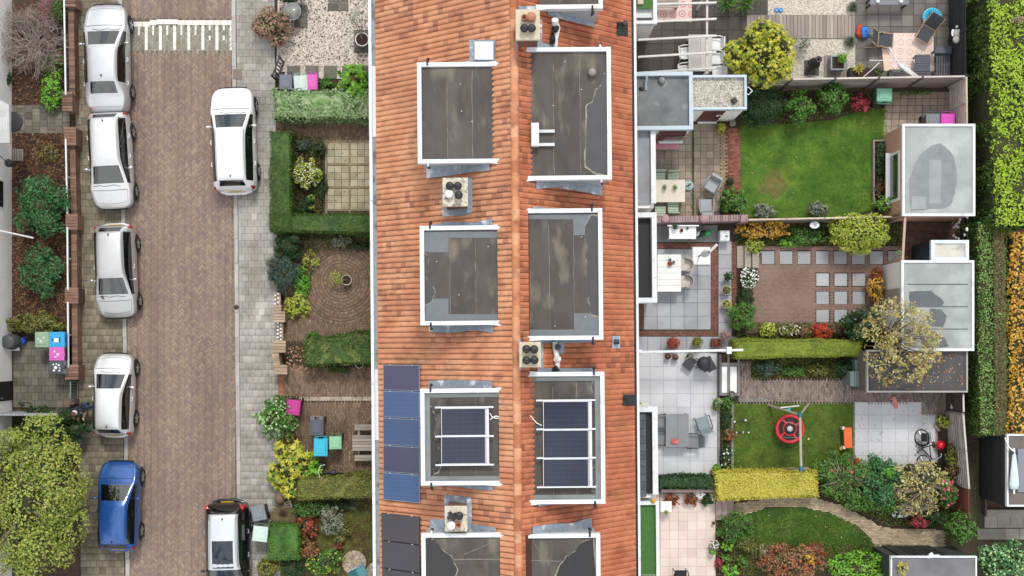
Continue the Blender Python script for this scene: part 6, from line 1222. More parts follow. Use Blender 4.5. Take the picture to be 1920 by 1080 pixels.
# odd leaves and crumbs blown over the hard surfaces
for lab, q_, n_, z_ in (('scattered over the brick street', (240, 100, 440, 1078), 260, .02), ('scattered over the light right pavement', (450, 0, 515, 1078), 240, .065), ('scattered over the brick driveway', (530, 690, 700, 890), 260, .035), ('scattered over the beige tiles and brick path', (612, 220, 700, 400), 170, .04), ('scattered over the ring patio', (545, 470, 700, 640), 160, .04), ('scattered over the brown brick terrace', (1400, 465, 1690, 620), 120, .04), ('scattered over the brick path to the dark shed', (1390, 715, 1800, 752), 200, .035), ('scattered over the beige slab patio', (1235, 240, 1388, 405), 130, .04), ('scattered over the oval lawn', (1410, 960, 1630, 1045), 110, .07), ('scattered over the pale patio with the bicycle', (1605, 758, 1752, 876), 60, .035), ('scattered over the bright lawn', (1395, 215, 1660, 400), 45, .07), ('scattered over the square grey tiles', (1660, 175, 1775, 250), 90, .035)):
    scatter('fallen_leaves', 'single dry leaves and crumbs '+lab, 'leaves', q_, z_, n_, .06, M('crumb_leaf', ['c8a878', 'a87a48', '8a5a38', 'd8c8a0', '6a5238', 'c0b090'], .85), .6, tilt=.5)
# ---------------------------------------------------------------- white houses at the left edge
def white_house(label, y0, y1, windows, door=None, canopy=None, lantern=None):
    a, c = P(22, y1), P(24, y0); h = thing('white_house', label, 'house', (a.x-3, (a.y+c.y)/2, 0), 0, 'white rendered houses'); off = h.location
    X = P(22.5, (y0+y1)/2).x; b = MB(); b.box((X-3, (a.y+c.y)/2, 3), (6, c.y-a.y-.004, 6)); b.build('wall', m_render, h, off)
    b = MB(); yy = (a.y, c.y); V = [(X+.3, y, 5.9) for y in yy]+[(X-3, y, 8.4) for y in yy]+[(X-6.3, y, 5.9) for y in yy]; b.add(V, [(0, 1, 3, 2), (2, 3, 5, 4), (0, 2, 4), (1, 5, 3), (0, 4, 5, 1)], False); b.build('roof', M('dark_roof_tile', ['5a4038', '6a4c42'], .9), h, off)
    for (wy0, wy1, z0, z1) in windows:
        t, bo = P(10, wy0, 2).y, P(10, wy1, 2).y; b = MB(); b.box((X-.03, (t+bo)/2, (z0+z1)/2), (.1, t-bo, z1-z0)); f = b.build('window', m_white, h, off)
        b = MB(); b.box((X+.025, (t+bo)/2, (z0+z1)/2), (.02, t-bo-.12, z1-z0-.12)); b.build('pane', m_glass, f, off)
    if door:
        t, bo = P(20, door[0]).y, P(20, door[1]).y; b = MB(); b.box((X+.0, (t+bo)/2, 1.1), (.06, t-bo, 2.2)); d = b.build('door', m_dark, h, off); b = MB(); b.box((X+.05, bo+.12, 1.0), (.06, .04, .12)); b.build('handle', m_chrome, d, off)
    if canopy:
        pts = [P(x, y, 2.6) for x, y in canopy]; k = MB().prism([(p.x, p.y) for p in pts], 2.45, 2.6).build('canopy', M('canopy_grey', ['c3c6c6'], .7), h, off)
        a, c = P(1, 222, 2.6), P(8, 242, 2.6); b = MB()
        for i in range(5): b.box((a.x+.06*i, (a.y+c.y)/2, 2.61), (.02, .5, .02))
        b.build('canopy_grille', m_white, k, off)
    return h
h = white_house('white rendered house with grey entrance canopy in the upper left', -80, 522, [(424, 465, 3.4, 4.9), (330, 385, .8, 2.0)], canopy=[(-30, 187), (0, 187), (17, 197), (18, 268), (-30, 268)])
h = white_house('white rendered house with black front door in the lower left', 522, 1160, [(586, 617, 3.2, 4.6)], door=(714, 750))
def P0(label, name, cat, px, py, z=0.0, rot=0.0, group=None): return thing(name, label, cat, P(px, py, z), rot, group)
def solo(name, label, cat, b, mat, px, py, z=0.0, rot=0.0, group=None): o = b.build(name, mat, loc=P(px, py, z), rot=rot); return tag(o, label, cat, group)
# lantern hanging on the wall, flag pole, mat, watering barrel
t = P0('dark wall lantern on a bracket beside the leafy bed', 'wall_lantern', 'lantern', 20, 307, 2.2); b = MB(); b.tube([(-.6, .5, .3), (-.3, .3, .4), (0, 0, .3)], .02, 5); b.build('bracket', m_black, t); b = MB(); b.lathe([(.04, .3), (.17, .2), (.15, .1), (.1, -.12), (.05, -.18), (0, -.2)], n=8); b.build('lamp_housing', m_black, t)
b = MB(); a, c = P(-12, 430, 3.4), P(62, 446, 2.2); b.tube([a-c, Vector((0, 0, 0))], .035, 8); solo('flag_pole', 'white pole sticking out slantwise from the white house', 'pole', b, m_white, 62, 446, 2.2)
b = MB(); b.lathe([(.42, 0), (.42, .03), (.38, .04), (0, .04)], n=24); solo('round_grate', 'round black grate beside the canopy', 'grate', b, m_black, 24, 229, .03)
b = MB(); [b.box((.09*i-.27, 0, .05), (.06, .5, .05)) for i in range(7)]; b.box((0, .2, .02), (.6, .05, .04)); b.box((0, -.2, .02), (.6, .05, .04)); solo('wooden_grid', 'small weathered wooden slat grid on the leaf litter', 'wood grid', b, m_deck, 31, 291, .02)
t = P0('dark grey rain barrel against the white house', 'rain_barrel', 'barrel', 22, 641, .5); t.location.z = 0; b = MB(); b.lathe([(.26, 0), (.32, .3), (.33, .5), (.27, .88), (.25, .9), (0, .91)], n=20); b.build('barrel', M('barrel_grey', ['4a4e50'], .6), t); b = MB(); b.box((-.36, -.12, .8), (.2, .16, .1), ch=.03); b.build('white_spout', m_white, t); b = MB(); b.box((-.1, -.3, .35), (.7, .12, .06)); b.build('stand_board', m_trim, t)
t = P0('blue plastic watering can beside the rain barrel', 'watering_can', 'watering can', 42, 640, .2, .8); t.location.z = .03; m_bl = M('blue_plastic', ['2450a8'], .4); b = MB(); b.lathe([(.12, 0), (.14, .1), (.12, .28), (.07, .3), (0, .3)], n=14, sx=1.3); b.build('can_body', m_bl, t); b = MB(); b.tube([(-.15, 0, .08), (-.28, 0, .22), (-.4, 0, .32)], [.035, .025, .02], 8); b.lathe([(.02, 0), (.06, .05), (0, .06)], (-.4, 0, .31), 10); b.build('spout', m_bl, t); b = MB(); b.tube([(.15, 0, .1), (.26, 0, .25), (.12, 0, .38), (-.05, 0, .36), (-.08, 0, .3)], .02, 6); b.build('handle', m_bl, t)
b = MB(); [b.tube([(-.0+.105*i, 0, 0), (-.0+.105*i, 0, 1.5)], .055, 8) for i in range(24)]; a = P(18, 768, .8); solo('corrugated_screen', 'grey corrugated screen between the mossy tiles and the ivy', 'screen', b, M('corrugated_grey', ['a5aab4', 'b0b5be'], .6, metal=.2), 24, 773, .0)
b = MB(); b.ring((0, 0, .25), .25, .02, 18, 5, Matrix.Rotation(1.2, 4, 'X'), 4.2); b.tube([(-.25, 0, .2), (-.1, 0, .05)], .02, 5); solo('hoop_iron', 'black curved iron hoop leaning by the mossy tiles', 'hoop', b, m_black, 52, 757, .0)
# ---------------------------------------------------------------- brick garden walls
m_wallbrick = M('wall_brick', ['7d5f50', '8c6c5a', '6c5246', '987866', '624c42'], .9, noise=.2, ns=4, bump=.2); m_mortar = M('mortar', ['6e665c'], .95)
def brickwall(label, pts, h, mat, th=.2, coping=None, name='brick_wall', piers=(), pmat=None, rail=None, courses=None):
    """wall along base line px pts; piers (px, py, size x, size y, h)"""
    W_ = [P(x, y) for x, y in pts]; c = (W_[0]+W_[-1])/2; t = thing(name, label, 'wall', c); core = MB(); bk = MB()
    for a, d in zip(W_[:-1], W_[1:]):
        l = (d-a).length; an = math.atan2(d.y-a.y, d.x-a.x); u = (d-a)/l; nrm = Vector((-u.y, u.x, 0)); mid = (a+d)/2-c
        core.box((mid.x, mid.y, (h-.03)/2), (l, th-.02, h-.03), rz=an)
        nc = int(h/.075)
        for k in range(nc):
            n = int(l/.22)
            for i in range(n):
                for s_ in (-1, 1):
                    p = a-c+u*((i+.5)*l/n+(.11 if k % 2 else 0)*(1 if i < n-1 else 0))+nrm*s_*(th/2-.01); bk.box((p.x, p.y, (k+.5)*h/nc), (l/n-.014, .03, h/nc-.014), rz=an)
        n = int(l/.085)
        for i in range(n): p = a-c+u*((i+.5)*l/n); bk.box((p.x, p.y, h-.0), (l/n-.012, th+.03, .06), rz=an)
    w_ = core.build('wall_core', m_mortar, t); o = bk.build('brick', mat, t); o['kind'] = 'stuff'
    for (x, y, sx, sy, ph) in piers:
        p = P(x, y, ph)-c; b = MB(); b.box((p.x, p.y, (ph-.06)/2), (sx-.06, sy-.06, ph-.06)); pi = b.build('pier', pmat or mat, t)
        b = MB(); n = max(2, int(sy/.11)); [b.box((p.x, p.y-sy/2+(i+.5)*sy/n, ph-.03), (sx, sy/n-.01, .06), ch=.01) for i in range(n)]; o = b.build('coping_brick', pmat or mat, pi)
    if rail:
        b = MB()
        for a, d in zip(W_[:-1], W_[1:]): b.bar(a-c+Vector((rail[0], 0, h+rail[1])), d-c+Vector((rail[0], 0, h+rail[1])), .06, .05)
        b.build('rail', m_trim, t)
        b = MB(); L_ = (W_[-1]-W_[0]).length; k = max(2, int(L_/1.6))
        for i in range(k+1): p = W_[0]+(W_[-1]-W_[0])*i/k-c; b.box((p.x+rail[0], p.y, h+rail[1]/2), (.04, .04, rail[1]))
        b.build('rail_post', m_trim, t)
    return t
brickwall('low red brick wall with white rail below the bare shrub', [(143, 6), (146, 186)], .55, m_wallbrick, rail=(-.16, .3), piers=((130, 2, .5, .45, .85), (126, 190, .42, .8, .85)))
brickwall('low red brick wall with white rail along the leafy bed, upper part', [(146, 268), (149, 405)], .55, m_wallbrick, rail=(-.16, .3), piers=((131, 255, .5, .75, .85), (134, 416, .5, .65, .85)))
brickwall('low red brick wall with white rail along the leafy bed, lower part', [(149, 430), (150, 545)], .55, m_wallbrick, rail=(-.16, .3), piers=((134, 554, .55, .66, .85),))
brickwall('low red brick wall with white rail behind the coloured bins', [(150, 568), (151, 688)], .55, m_wallbrick, rail=(-.16, .3), piers=((134, 698, .55, .62, .85),))
brickwall('short brown brick pier wall beside the walking person', [(133, 752), (150, 752)], .6, m_wallbrick, piers=())
t = P0('small green metal gate between two brick piers', 'garden_gate', 'gate', 141, 732, .4); t.location.z = 0; m_gate = M('green_grey_metal', ['6a8a86'], .5); b = MB(); [b.box((0, y, .45), (.04, .04, .9)) for y in (-.36, .36)]; b.bar((0, -.36, .88), (0, .36, .88), .04, .04); b.bar((0, -.36, .15), (0, .36, .15), .04, .04); b.build('gate_frame', m_gate, t)
for k in range(5): b = MB(); b.box((0, -.25+.125*k, .5), (.02, .02, .72)); b.build('bar', m_gate, t)
m_palebr = M('buff_brick', ['a5907a', 'b29c86', '96826c', 'bca890'], .9, noise=.2, ns=4)
brickwall('low buff brick garden wall between the rosemary and the driveway', [(521, 548), (529, 612)], .3, m_palebr, piers=((520, 582, .33, .45, .7), (523, 594, .5, .45, .75)))
b = MB(); m_lat = m_white
def lattice(label, px, y0, y1):
    t = P0(label, 'lattice_wall', 'wall', px, (y0+y1)/2, .3); t.location.z = 0; L_ = pm(y1-y0); b = MB(); b.box((0, 0, .14), (.16, L_, .28)); b.build('base', m_palebr, t)
    n = int(L_/.14)
    for i in range(n):
        for s_ in (-1, 1): b = MB(); b.box((s_*.06, -L_/2+(i+.5)*L_/n+s_*.03, .36), (.07, .08, .16), rz=.6); b.build('block', m_white, t)
    b = MB(); b.box((.12, 0, .4), (.08, L_, .05)); b.build('coping', m_palebr, t)
lattice('white pierced block wall beside the bright green plants', 520, 549, 572); lattice('white pierced block wall beside the ring brick patio', 525, 601, 641)
brickwall('buff brick garden wall with pale coping beside the leaf strewn bed', [(521, 655), (526, 688)], .65, m_palebr, .25, piers=((523, 650, .55, .5, .72), (526, 693, .55, .4, .72)))
# ---------------------------------------------------------------- wheelie bins
def bin_(label, px, py, lid, body, rot=0.0, sx=.56, sy=.62, h=1.0, sticker=None, group='wheelie bins', handle='n', open_=False):
    t = thing('wheelie_bin', label, 'wheelie bin', P(px, py, h), rot, group); t.location.z = .03
    m_l = M('bin_'+lid, [lid], .45, noise=.08, ns=8); m_b = M('bin_'+body, [body], .5, noise=.1, ns=6); x, y = sx/2, sy/2
    b = MB(); q = .72; V = [(-x*q, -y*q, .08), (x*q, -y*q, .08), (x*q, y*q, .08), (-x*q, y*q, .08), (-x*.96, -y*.96, h-.07), (x*.96, -y*.96, h-.07), (x*.96, y*.96, h-.07), (-x*.96, y*.96, h-.07)]
    b.add(V, [(3, 2, 1, 0), (4, 5, 6, 7)]+[(i, (i+1) % 4, 4+(i+1) % 4, 4+i) for i in range(4)], False); b.box((0, 0, h-.08), (sx, sy, .05), ch=.01); b.build('bin_body', m_b, t)
    b = MB(); b.box((0, 0, h-.02), (sx*1.03, sy*1.03, .07), ch=.035); b.box((0, -.02*sy, h+.02), (sx*.72, sy*.66, .035), ch=.02); ld = b.build('lid', m_l, t)
    for s_ in (-1, 1): b = MB(); b.box((s_*sx*.3, y+.02, h-.02), (sx*.28, .06, .05), ch=.015); b.build('lid_hinge', m_b, ld)
    b = MB(); b.tube([(-x*.9, y*1.05, h-.03), (-x*.9, y+.1, h-.04), (x*.9, y+.1, h-.04), (x*.9, y*1.05, h-.03)], .018, 6); b.build('handle', m_b, t)
    for s_ in (-1, 1):
        b = MB(); b.lathe([(.0, -.03), (.11, -.03), (.12, 0), (.11, .03), (0, .03)], n=14); Rm = Matrix.Translation((s_*x*.72, y*.85, .12)) @ Matrix.Rotation(math.pi/2, 4, 'Y'); b.v = [tuple(Rm @ Vector(v)) for v in b.v]; b.build('wheel', m_tyre, t)
    if sticker == 'round': b = MB(); [b.lathe([(r, h+.043), (0, h+.044)], (u, v, 0), 10) for u, v, r in ((0, -.03, .07), (.12, -.1, .045), (-.1, .1, .045), (-.12, -.12, .035), (.13, .12, .035), (.02, .13, .03), (-.15, 0, .03))]; b.build('sticker', m_white, ld)
    if sticker == 'pale': b = MB(); [b.lathe([(r, h+.043), (0, h+.044)], (u, v, 0), 8) for u, v, r in ((.02, .06, .06), (-.1, -.08, .04), (.13, -.03, .04))]; b.build('sticker', M('pale_mark', ['d8d8d8'], .8), ld)
    if sticker == 'label': b = MB(); b.box((.02, 0, h+.046), (.16, .2, .005)); b.build('sticker', m_white, ld); b = MB(); b.box((.0, .13, h+.046), (.2, .05, .006)); b.box((0, -.15, h+.046), (.12, .05, .006)); b.build('sticker_bar', m_black, ld)
    if sticker == 'leaf': b = MB(); b.ball((.0, 0, h+.045), (.05, .07, .008), 8, 4); b.build('white_leaf', m_white, ld)
    return t
GRY, GRN, PNK, BLU, WHT = '5a5e66', '86a88e', 'd052b4', '2aa4d4', 'c4d4cc'
bin_('green bin with pale marked lid beside the blue bin', 79, 637, '8fae92', '56705c', rot=math.pi, sticker='pale'); bin_('large blue wheelie bin against the brick wall', 107, 637, '35a8dc', '2a78b4', rot=-math.pi/2, sx=.62, sticker='label'); bin_('pink lidded bin between the blue bin and the sticker covered bin', 107, 663.5, 'd268bc', '2a2c30', rot=-math.pi/2, sticker='pale'); bin_('grey bin with round white stickers on its lid', 107, 689, '4c5058', '6c7076', rot=-math.pi/2, sticker='round')
bin_('dark grey bin at the iron gate above the variegated hedge', 536, 154, '6a6e7c', '2c2e34', 0, sx=.52); bin_('pale mint lidded bin between the grey and the pink ones', 564, 156, WHT, '8aa090', .06, sx=.55); bin_('pink bin beside the small bush above the variegated hedge', 586, 154, 'd65cb8', 'a8509a', 0, sx=.42)
bin_('pink bin half hidden under the round spiky bush', 550, 764, 'b8328c', '34262e', -.1); bin_('dark grey bin on the driveway beside the spiky bush', 594, 801, '52565e', '7a7e84', .0, sy=.66); bin_('turquoise blue bin on the driveway beside the yellow maple bush', 601.5, 839, '32b4d4', '2a98b8', 0, sy=.7); bin_('small green bin beside the turquoise bin', 629, 830, '8cc49c', '3f6a4c', .02, sx=.5, sy=.52)
bin_('grey lidded bin beside the black people carrier', 485, 962, '7c828a', '26282c', rad(192)); bin_('white lidded bin beside the black people carrier', 488, 1001, 'c8dcd4', '6a7a74', rad(-6), sx=.6)
bin_('green compost bin by the panel fence', 1658, 178, '74b098', '4a8068', math.pi, sx=.6, sy=.52, sticker=None); bin_('grey bin half hidden behind the pink shed', 1749, 228, '7a7f86', '50545a', 0, sx=.56, h=.95); bin_('pink bin half hidden behind the pink shed', 1777, 228, 'd84cc0', '9a3a8a', 0, sx=.56, h=.95)
# ---------------------------------------------------------------- front garden furniture
t = P0('round grey glass topped table under the dark shrub in the gravel', 'glass_table', 'table', 548, 21, .7); t.location.z = 0; b = MB(); b.lathe([(.34, .68), (.34, .7), (0, .705)], n=26); b.build('table_top', M('grey_glass', ['8a8c86'], .15, noise=.1), t); b = MB(); b.ring((0, 0, .69), .345, .016, 26, 6); b.build('rim', m_lead, t)
for k in range(3): b = MB(); b.tube([(.28*math.cos(k*2.1), .28*math.sin(k*2.1), 0), (.05*math.cos(k*2.1), .05*math.sin(k*2.1), .68)], .02, 6); b.build('leg', m_black, t)
def pot(label, px, py, r, h, col, pal=None, fr=1.3, fh=.35, name='potted_plant', size=.07, asp=.5, shape='d', rim=None, square=False, n=None, z0=0.03, dx=0, dy=0, flowers=None):
    p = P(px, py, h); t = thing(name, label, 'potted plant', (p.x, p.y, z0)); mt = M('pot_'+col, [col], .7, noise=.15, ns=6); b = MB()
    if square:
        b.box((0, 0, h/2-.02), (2*r*.92, 2*r*.92, h-.04)); b.build('pot', mt, t); b = MB()
        for a, c_, s_ in ((0, 1, (2*r, .06)), (0, -1, (2*r, .06))): b.box((0, c_*(r-.03), h-.03), (s_[0], s_[1], .1), ch=.01)
        for c_ in (1, -1): b.box((c_*(r-.03), 0, h-.031), (.06, 2*r-.12, .098), ch=.01)
        b.build('rim', mt, t)
    else: b.lathe([(r*.7, 0), (r*.95, h*.85), (r*1.05, h*.88), (r*1.05, h), (r*.9, h), (r*.88, h*.9)], n=20); b.build('pot', mt, t)
    b = MB(); b.lathe([(r*.9, h*.9), (0, h*.93)], n=14) if not square else b.box((0, 0, h-.06), (2*r-.14, 2*r-.14, .06)); b.build('soil', m_soil_dark, t)
    if pal:
        lumps = [((dx, dy, h+fh*.35), (r*fr, r*fr, fh*.6))]; area = 7*(r*fr)**2; nn = n or int(1.6*area/(size*size*asp))
        pts, q = crown(nn, lumps, -.5, (.3, 1.05)); V, Fc = leaves(pts, q, size, asp, shape); link('foliage', npmesh('foliage', V, Fc, lm(pal)), t)
        b = MB(); [b.tube([(0, 0, h*.9), (dx*.6+R.gauss(0, r*.4), dy*.6+R.gauss(0, r*.4), h+fh*.6)], [.02, .008], 4) for _ in range(5)]; b.build('stem', m_twig, t)
        if flowers: pts, q = crown(flowers[1], lumps, .1, (1, 1.1)); V, Fc = leaves(pts, q, flowers[2], .9); tag(link('flower', npmesh('flower', V, Fc, M('petal_'+flowers[0], PAL[flowers[0]], .6, gain=.95)), t), kind='stuff')
    return t
pot('grey leaved olive tree in a white ringed planter on the gravel', 679, 74, .28, .5, 'd8d8d4', 'GY', 1.3, .8, size=.1, asp=.25, n=240, dx=-.2, dy=.75)
t = P0('dark iron garden gate leaning open above the bins', 'iron_gate', 'gate', 520, 128, .5, rad(-20)); t.location.z = 0; b = MB(); b.box((0, .42, .5), (.06, .06, 1.0)); b.box((0, -.42, .5), (.06, .06, 1.0)); b.bar((.05, -.42, .95), (.05, .42, .95), .05, .05); b.bar((.05, -.42, .1), (.05, .42, .1), .05, .05); b.build('gate_frame', m_black, t)
for k in range(6): b = MB(); b.bar((.05, -.35+.14*k, .1), (.05, -.35+.14*k, .95), .03, .03); b.bar((.0, -.35+.14*k, .9), (.3, -.4+.14*k, .86), .04, .03); b.build('bar', m_black, t)
b = MB(); b.tube([(-.35, .25, .75), (-.1, .1, .8), (.2, -.15, .8), (.75, -.45, .75)], .03, 6); b.tube([(-.3, .22, 0), (-.3, .22, .76)], .03, 6); b.tube([(.7, -.42, 0), (.7, -.42, .76)], .03, 6); solo('handrail', 'black handrail under the variegated hedge', 'handrail', b, m_black, 540, 222, .0)
pot('small tree in a white ringed pot at the centre of the ring patio', 650, 525, .21, .35, 'b8bcac', 'YG', 1.6, .5, n=150, dx=-.36, dy=.08, size=.1, asp=.35)
pot('empty looking round white rimmed pot under the shaggy hedge', 674, 682, .18, .3, 'd4d6d2')
t = P0('weathered picnic bench partly under the gutter', 'picnic_bench', 'picnic table', 690, 830, .6); t.location.z = 0; m_oldw = M('old_grey_wood', ['a39a90', '8f867c', 'b0a69c'], .9, noise=.25, ns=3, stretch=(.5, 8, 1))
for i, (y, z, n_) in enumerate(((.62, .45, 2), (0, .74, 5), (-.64, .45, 2))):
    for k in range(n_): b = MB(); b.box((0, y+(k-(n_-1)/2)*.13, z), (1.25 if n_ == 5 else 1.15, .118, .04), ch=.006); b.build('board', m_oldw, t)
for x in (-.4, .45): b = MB(); b.bar((x, -.62, .0), (x, -.15, .72), .05, .09, (1, 0, 0)); b.bar((x, .62, .0), (x, .15, .72), .05, .09, (1, 0, 0)); b.bar((x, -.7, .41), (x, .7, .41), .05, .08); b.build('leg', m_oldw, t)
t = P0('teal folding garden chair beside the stone fans at the bottom edge', 'folding_chair', 'chair', 669, 1076, .5, rad(28)); t.location.z = .03; m_teal = M('teal_fabric', ['2f6f7a'], .7)
b = MB(); b.box((-.12, 0, .6), (.3, .5, .04), M4=Matrix.Rotation(.5, 4, 'Y')); b.build('backrest', m_teal, t); b = MB(); b.box((.2, 0, .42), (.42, .5, .04)); b.build('seat', M('teal_light', ['5a95a0'], .7), t)
for s_ in (-1, 1): b = MB(); b.tube([(.4, s_*.26, 0), (-.25, s_*.26, .85)], .016, 6); b.tube([(-.15, s_*.26, 0), (.35, s_*.26, .6), (-.1, s_*.26, .62)], .016, 6); b.build('frame', m_alu, t)
b = MB(); [b.box((0, .1*k-.1, .25), (.26, .05, .04)) for k in range(3)]; [b.box((x, 0, .24), (.05, .3, .05)) for x in (-.12, .12)]; [b.box((x, y, .12), (.04, .04, .24)) for x in (-.12, .12) for y in (-.12, .12)]; solo('wooden_stool', 'tiny weathered slatted stool among the shrubs', 'stool', b, m_oldw, 542, 944, .0, .3)
b = MB(); b.ball((0, 0, .25), (.22, .26, .26), 10, 7); solo('boulder', 'brownish rounded boulder under the yellow maple bush', 'boulder', b, M('boulder', ['7a6450'], .9, noise=.3, bump=.5), 527, 932, .2)
bpy.context.scene.objects
def bicycle(label, px, py, rot, lean, col, z=.03, extras=True, steer=.0):
    t = thing('bicycle', label, 'bicycle', P(px, py, .35), 0); t.location.z = z; Rm = Matrix.Rotation(rot, 4, 'Z') @ Matrix.Rotation(lean, 4, 'Y')
    def part(nm, b, mt, par=None): b.v = [tuple(Rm @ Vector(v)) for v in b.v]; return b.build(nm, mt, par or t)
    X90 = Matrix.Rotation(math.pi/2, 4, 'Y'); m_fr = M('bike_'+col, [col], .35, metal=.2)
    for y in (-.53, .53):
        b = MB(); b.ring((0, y, .34), .325, .022, 28, 6, X90); w_ = part('wheel', b, m_tyre); b = MB(); b.ring((0, y, .34), .30, .012, 28, 5, X90); [b.tube([(0, y, .34), (0, y+.3*math.cos(a), .34+.3*math.sin(a))], .004, 3, False) for a in np.linspace(0, 6.28, 15)[:-1]]; b.lathe([(.03, -.04), (.03, .04)], (0, y, .34), 8); part('rim', b, m_rim, w_)
        b = MB(); b.ring((0, y, .34), .365, .02, 14, 5, X90 , 2.6); part('mudguard', b, m_fr)
    b = MB(); BB, ST, HT, RW, FW = (0, -.08, .28), (0, -.22, .78), (0, .36, .74), (0, -.53, .34), (0, .53, .34)
    for p, q, r in ((BB, ST, .022), (BB, HT, .026), ((0, -.2, .66), (0, .37, .68), .022), (BB, RW, .014), ((0, -.2, .7), RW, .012), (HT, (0, .33, .92), .02), ((.04, .4, .66), (.04, .53, .34), .014), ((-.04, .4, .66), (-.04, .53, .34), .014)): b.tube([p, q], r, 7)
    part('frame', b, m_fr)
    b = MB(); b.tube([(-.29, .1+steer, .97), (-.24, .26, 1.0), (0, .34, .96), (.24, .26+steer*.5, 1.0), (.29, .1, .97)], .014, 6); part('handlebar', b, m_alu)
    b = MB(); b.ball((0, -.24, .84), (.1, .15, .05), 10, 6); part('saddle', b, m_black)
    b = MB(); [b.bar((x, -.75, .68), (x, -.3, .7), .02, .02) for x in (-.06, .06)]; b.tube([(0, -.53, .34), (0, -.68, .68)], .01, 5); part('carrier', b, m_black)
    b = MB(); b.ring((.05, -.08, .28), .09, .012, 16, 5, X90); b.tube([(.07, -.08, .28), (.07, .06, .18)], .012, 5); b.tube([(-.07, -.08, .28), (-.07, -.22, .38)], .012, 5); b.box((.11, .08, .17), (.09, .08, .02)); b.box((-.11, -.24, .39), (.09, .08, .02)); part('crank', b, m_black)
    if extras: b = MB(); b.box((0, .62, .82), (.34, .24, .2), ch=.02); part('front_crate', b, m_black); b = MB(); b.box((.12, -.55, .55), (.12, .34, .3), ch=.04); part('pannier', b, m_black)
    return t
bicycle('black bicycle leaning into the yellowish hedge', 617, 892, rad(88), rad(14), '22262c', extras=False)
bicycle('black bicycle with crate and bent handlebar leaning over on the pale patio', 1722, 845, rad(184), rad(-38), '1e2022', steer=.05)
# ---------------------------------------------------------------- back garden fences, walls, sheds
def fence(label, a, c_, h, n, mat, npan, post=.1, postm=None, name='fence', cap=None, gap=.012, th=.025, slat_h=None, vertical=0):
    """a, c_: px ends of the TOP edge; boards run along the fence"""
    A, B = P(*a, h), P(*c_, h); A.z = B.z = 0; c = (A+B)/2; t = thing(name, label, 'fence', c); d = (B-A); L_ = d.length; u = d/L_; an = math.atan2(u.y, u.x); pl_ = L_/npan
    bw = (h-.08)/n; me = None
    for k in range(npan):
        if vertical:
            m_ = int(pl_/vertical)
            for i in range(m_):
                q = A-c+u*(k*pl_+post/2+(i+.5)*(pl_-post)/m_)
                if me is None: b = MB(); b.box((0, 0, 0), ((pl_-post)/m_-gap, th, h-.1), ch=.004); me = bpy.data.meshes.new('plank'); me.from_pydata(b.v, [], b.f); me.materials.append(mat)
                link('plank', me, t, (q.x, q.y, .06+(h-.1)/2), (0, R.uniform(-.004, .004), an))
        else:
            for i in range(n):
                q = A-c+u*((k+.5)*pl_)
                if me is None: b = MB(); b.box((0, 0, 0), (pl_-post-.004, th, bw-gap), ch=.004); me = bpy.data.meshes.new('board'); me.from_pydata(b.v, [], b.f); me.materials.append(mat)
                link('board', me, t, (q.x, q.y, .06+(i+.5)*bw), (R.uniform(-.05, .05), 0, an))
    for k in range(npan+1): q = A-c+u*(k*pl_); b = MB(); b.box((q.x, q.y, (h+.02)/2), (post, post, h+.02), rz=an, ch=.01); b.build('post', postm or mat, t)
    if cap:
        for k in range(npan): q = A-c+u*((k+.5)*pl_); b = MB(); b.box((q.x, q.y, h+.0), (pl_-post-.004, .07, .05), rz=an, ch=.008); b.build('cap_rail', cap, t)
    return t
m_panel = M('grey_panel', ['a39b93', 'aea69e', '98908a'], .9, noise=.15, ns=3, bump=.3, stains=[('6a645e', 1.2, .64, .08, .4)]); m_cpost = M('dark_post', ['5a5450'], .9); m_gwood = M('silver_wood', ['a29a92', '8e867e', 'b2aaa2', '7d756e'], .9, noise=.25, ns=4, bump=.3); m_capw = M('pale_wood_cap', ['d2cac2', 'c2bab2'], .8, noise=.15); m_blackw = M('black_wood', ['26272a', '303134', '1e1f22'], .75, noise=.2, ns=5); m_redw = M('red_brown_wood', ['6e3c2c', '7e4836', '5c3226'], .8, noise=.2); m_palew = M('light_wood', ['cdbfa8', 'bfb198'], .8, noise=.15, ns=5)
fence('long grey panel fence below the pale gravel and rug corner', (1402, 150), (1812, 143), 1.75, 2, m_panel, 5, .1, m_cpost, cap=m_capw)
fence('black wooden board fence beside the rug corner', (1811, -30), (1812, 140), 1.8, 10, m_blackw, 2, .08, gap=.04)
fence('whitewashed wooden fence between the panel fence and the pink shed', (1812, 146), (1813, 236), 1.8, 7, M('whitewashed_wood', ['d2cbc2', 'c4bcb2', 'ddd6ce'], .85, noise=.2, ns=4), 2, .08, cap=m_palew, gap=.05)
fence('weathered grey wooden fence with climbers beside the red ball', (1806, 776), (1817, 915), 1.8, 9, m_gwood, 2, .08, cap=m_capw, gap=.055)
fence('reddish brown wooden fence at the end of the rose bed', (1817, 916), (1818, 972), 1.7, 8, m_redw, 1, .08, gap=.04)
t = fence('dark brown gate boards with a white figure, above the grey fence', (1806, 738), (1807, 774), 1.8, 4, M('dark_brown_wood', ['4a3c36', '54453e', '403430'], .8, noise=.2), 1, .07, cap=m_capw, name='garden_gate'); t['category'] = 'gate'
cu = bpy.data.curves.new('n', 'FONT'); cu.body = '4'; cu.size = .42; cu.extrude = .012; tmp = bpy.data.objects.new('n', cu); COL.objects.link(tmp); dg = bpy.context.evaluated_depsgraph_get(); dg.update(); me = bpy.data.meshes.new_from_object(tmp.evaluated_get(dg)); bpy.data.objects.remove(tmp); me.name = 'house_number'; me.materials.clear(); me.materials.append(m_white)
o = link('house_number', me, t, (-.035, -.1, .55), (rad(90), 0, rad(-90)))
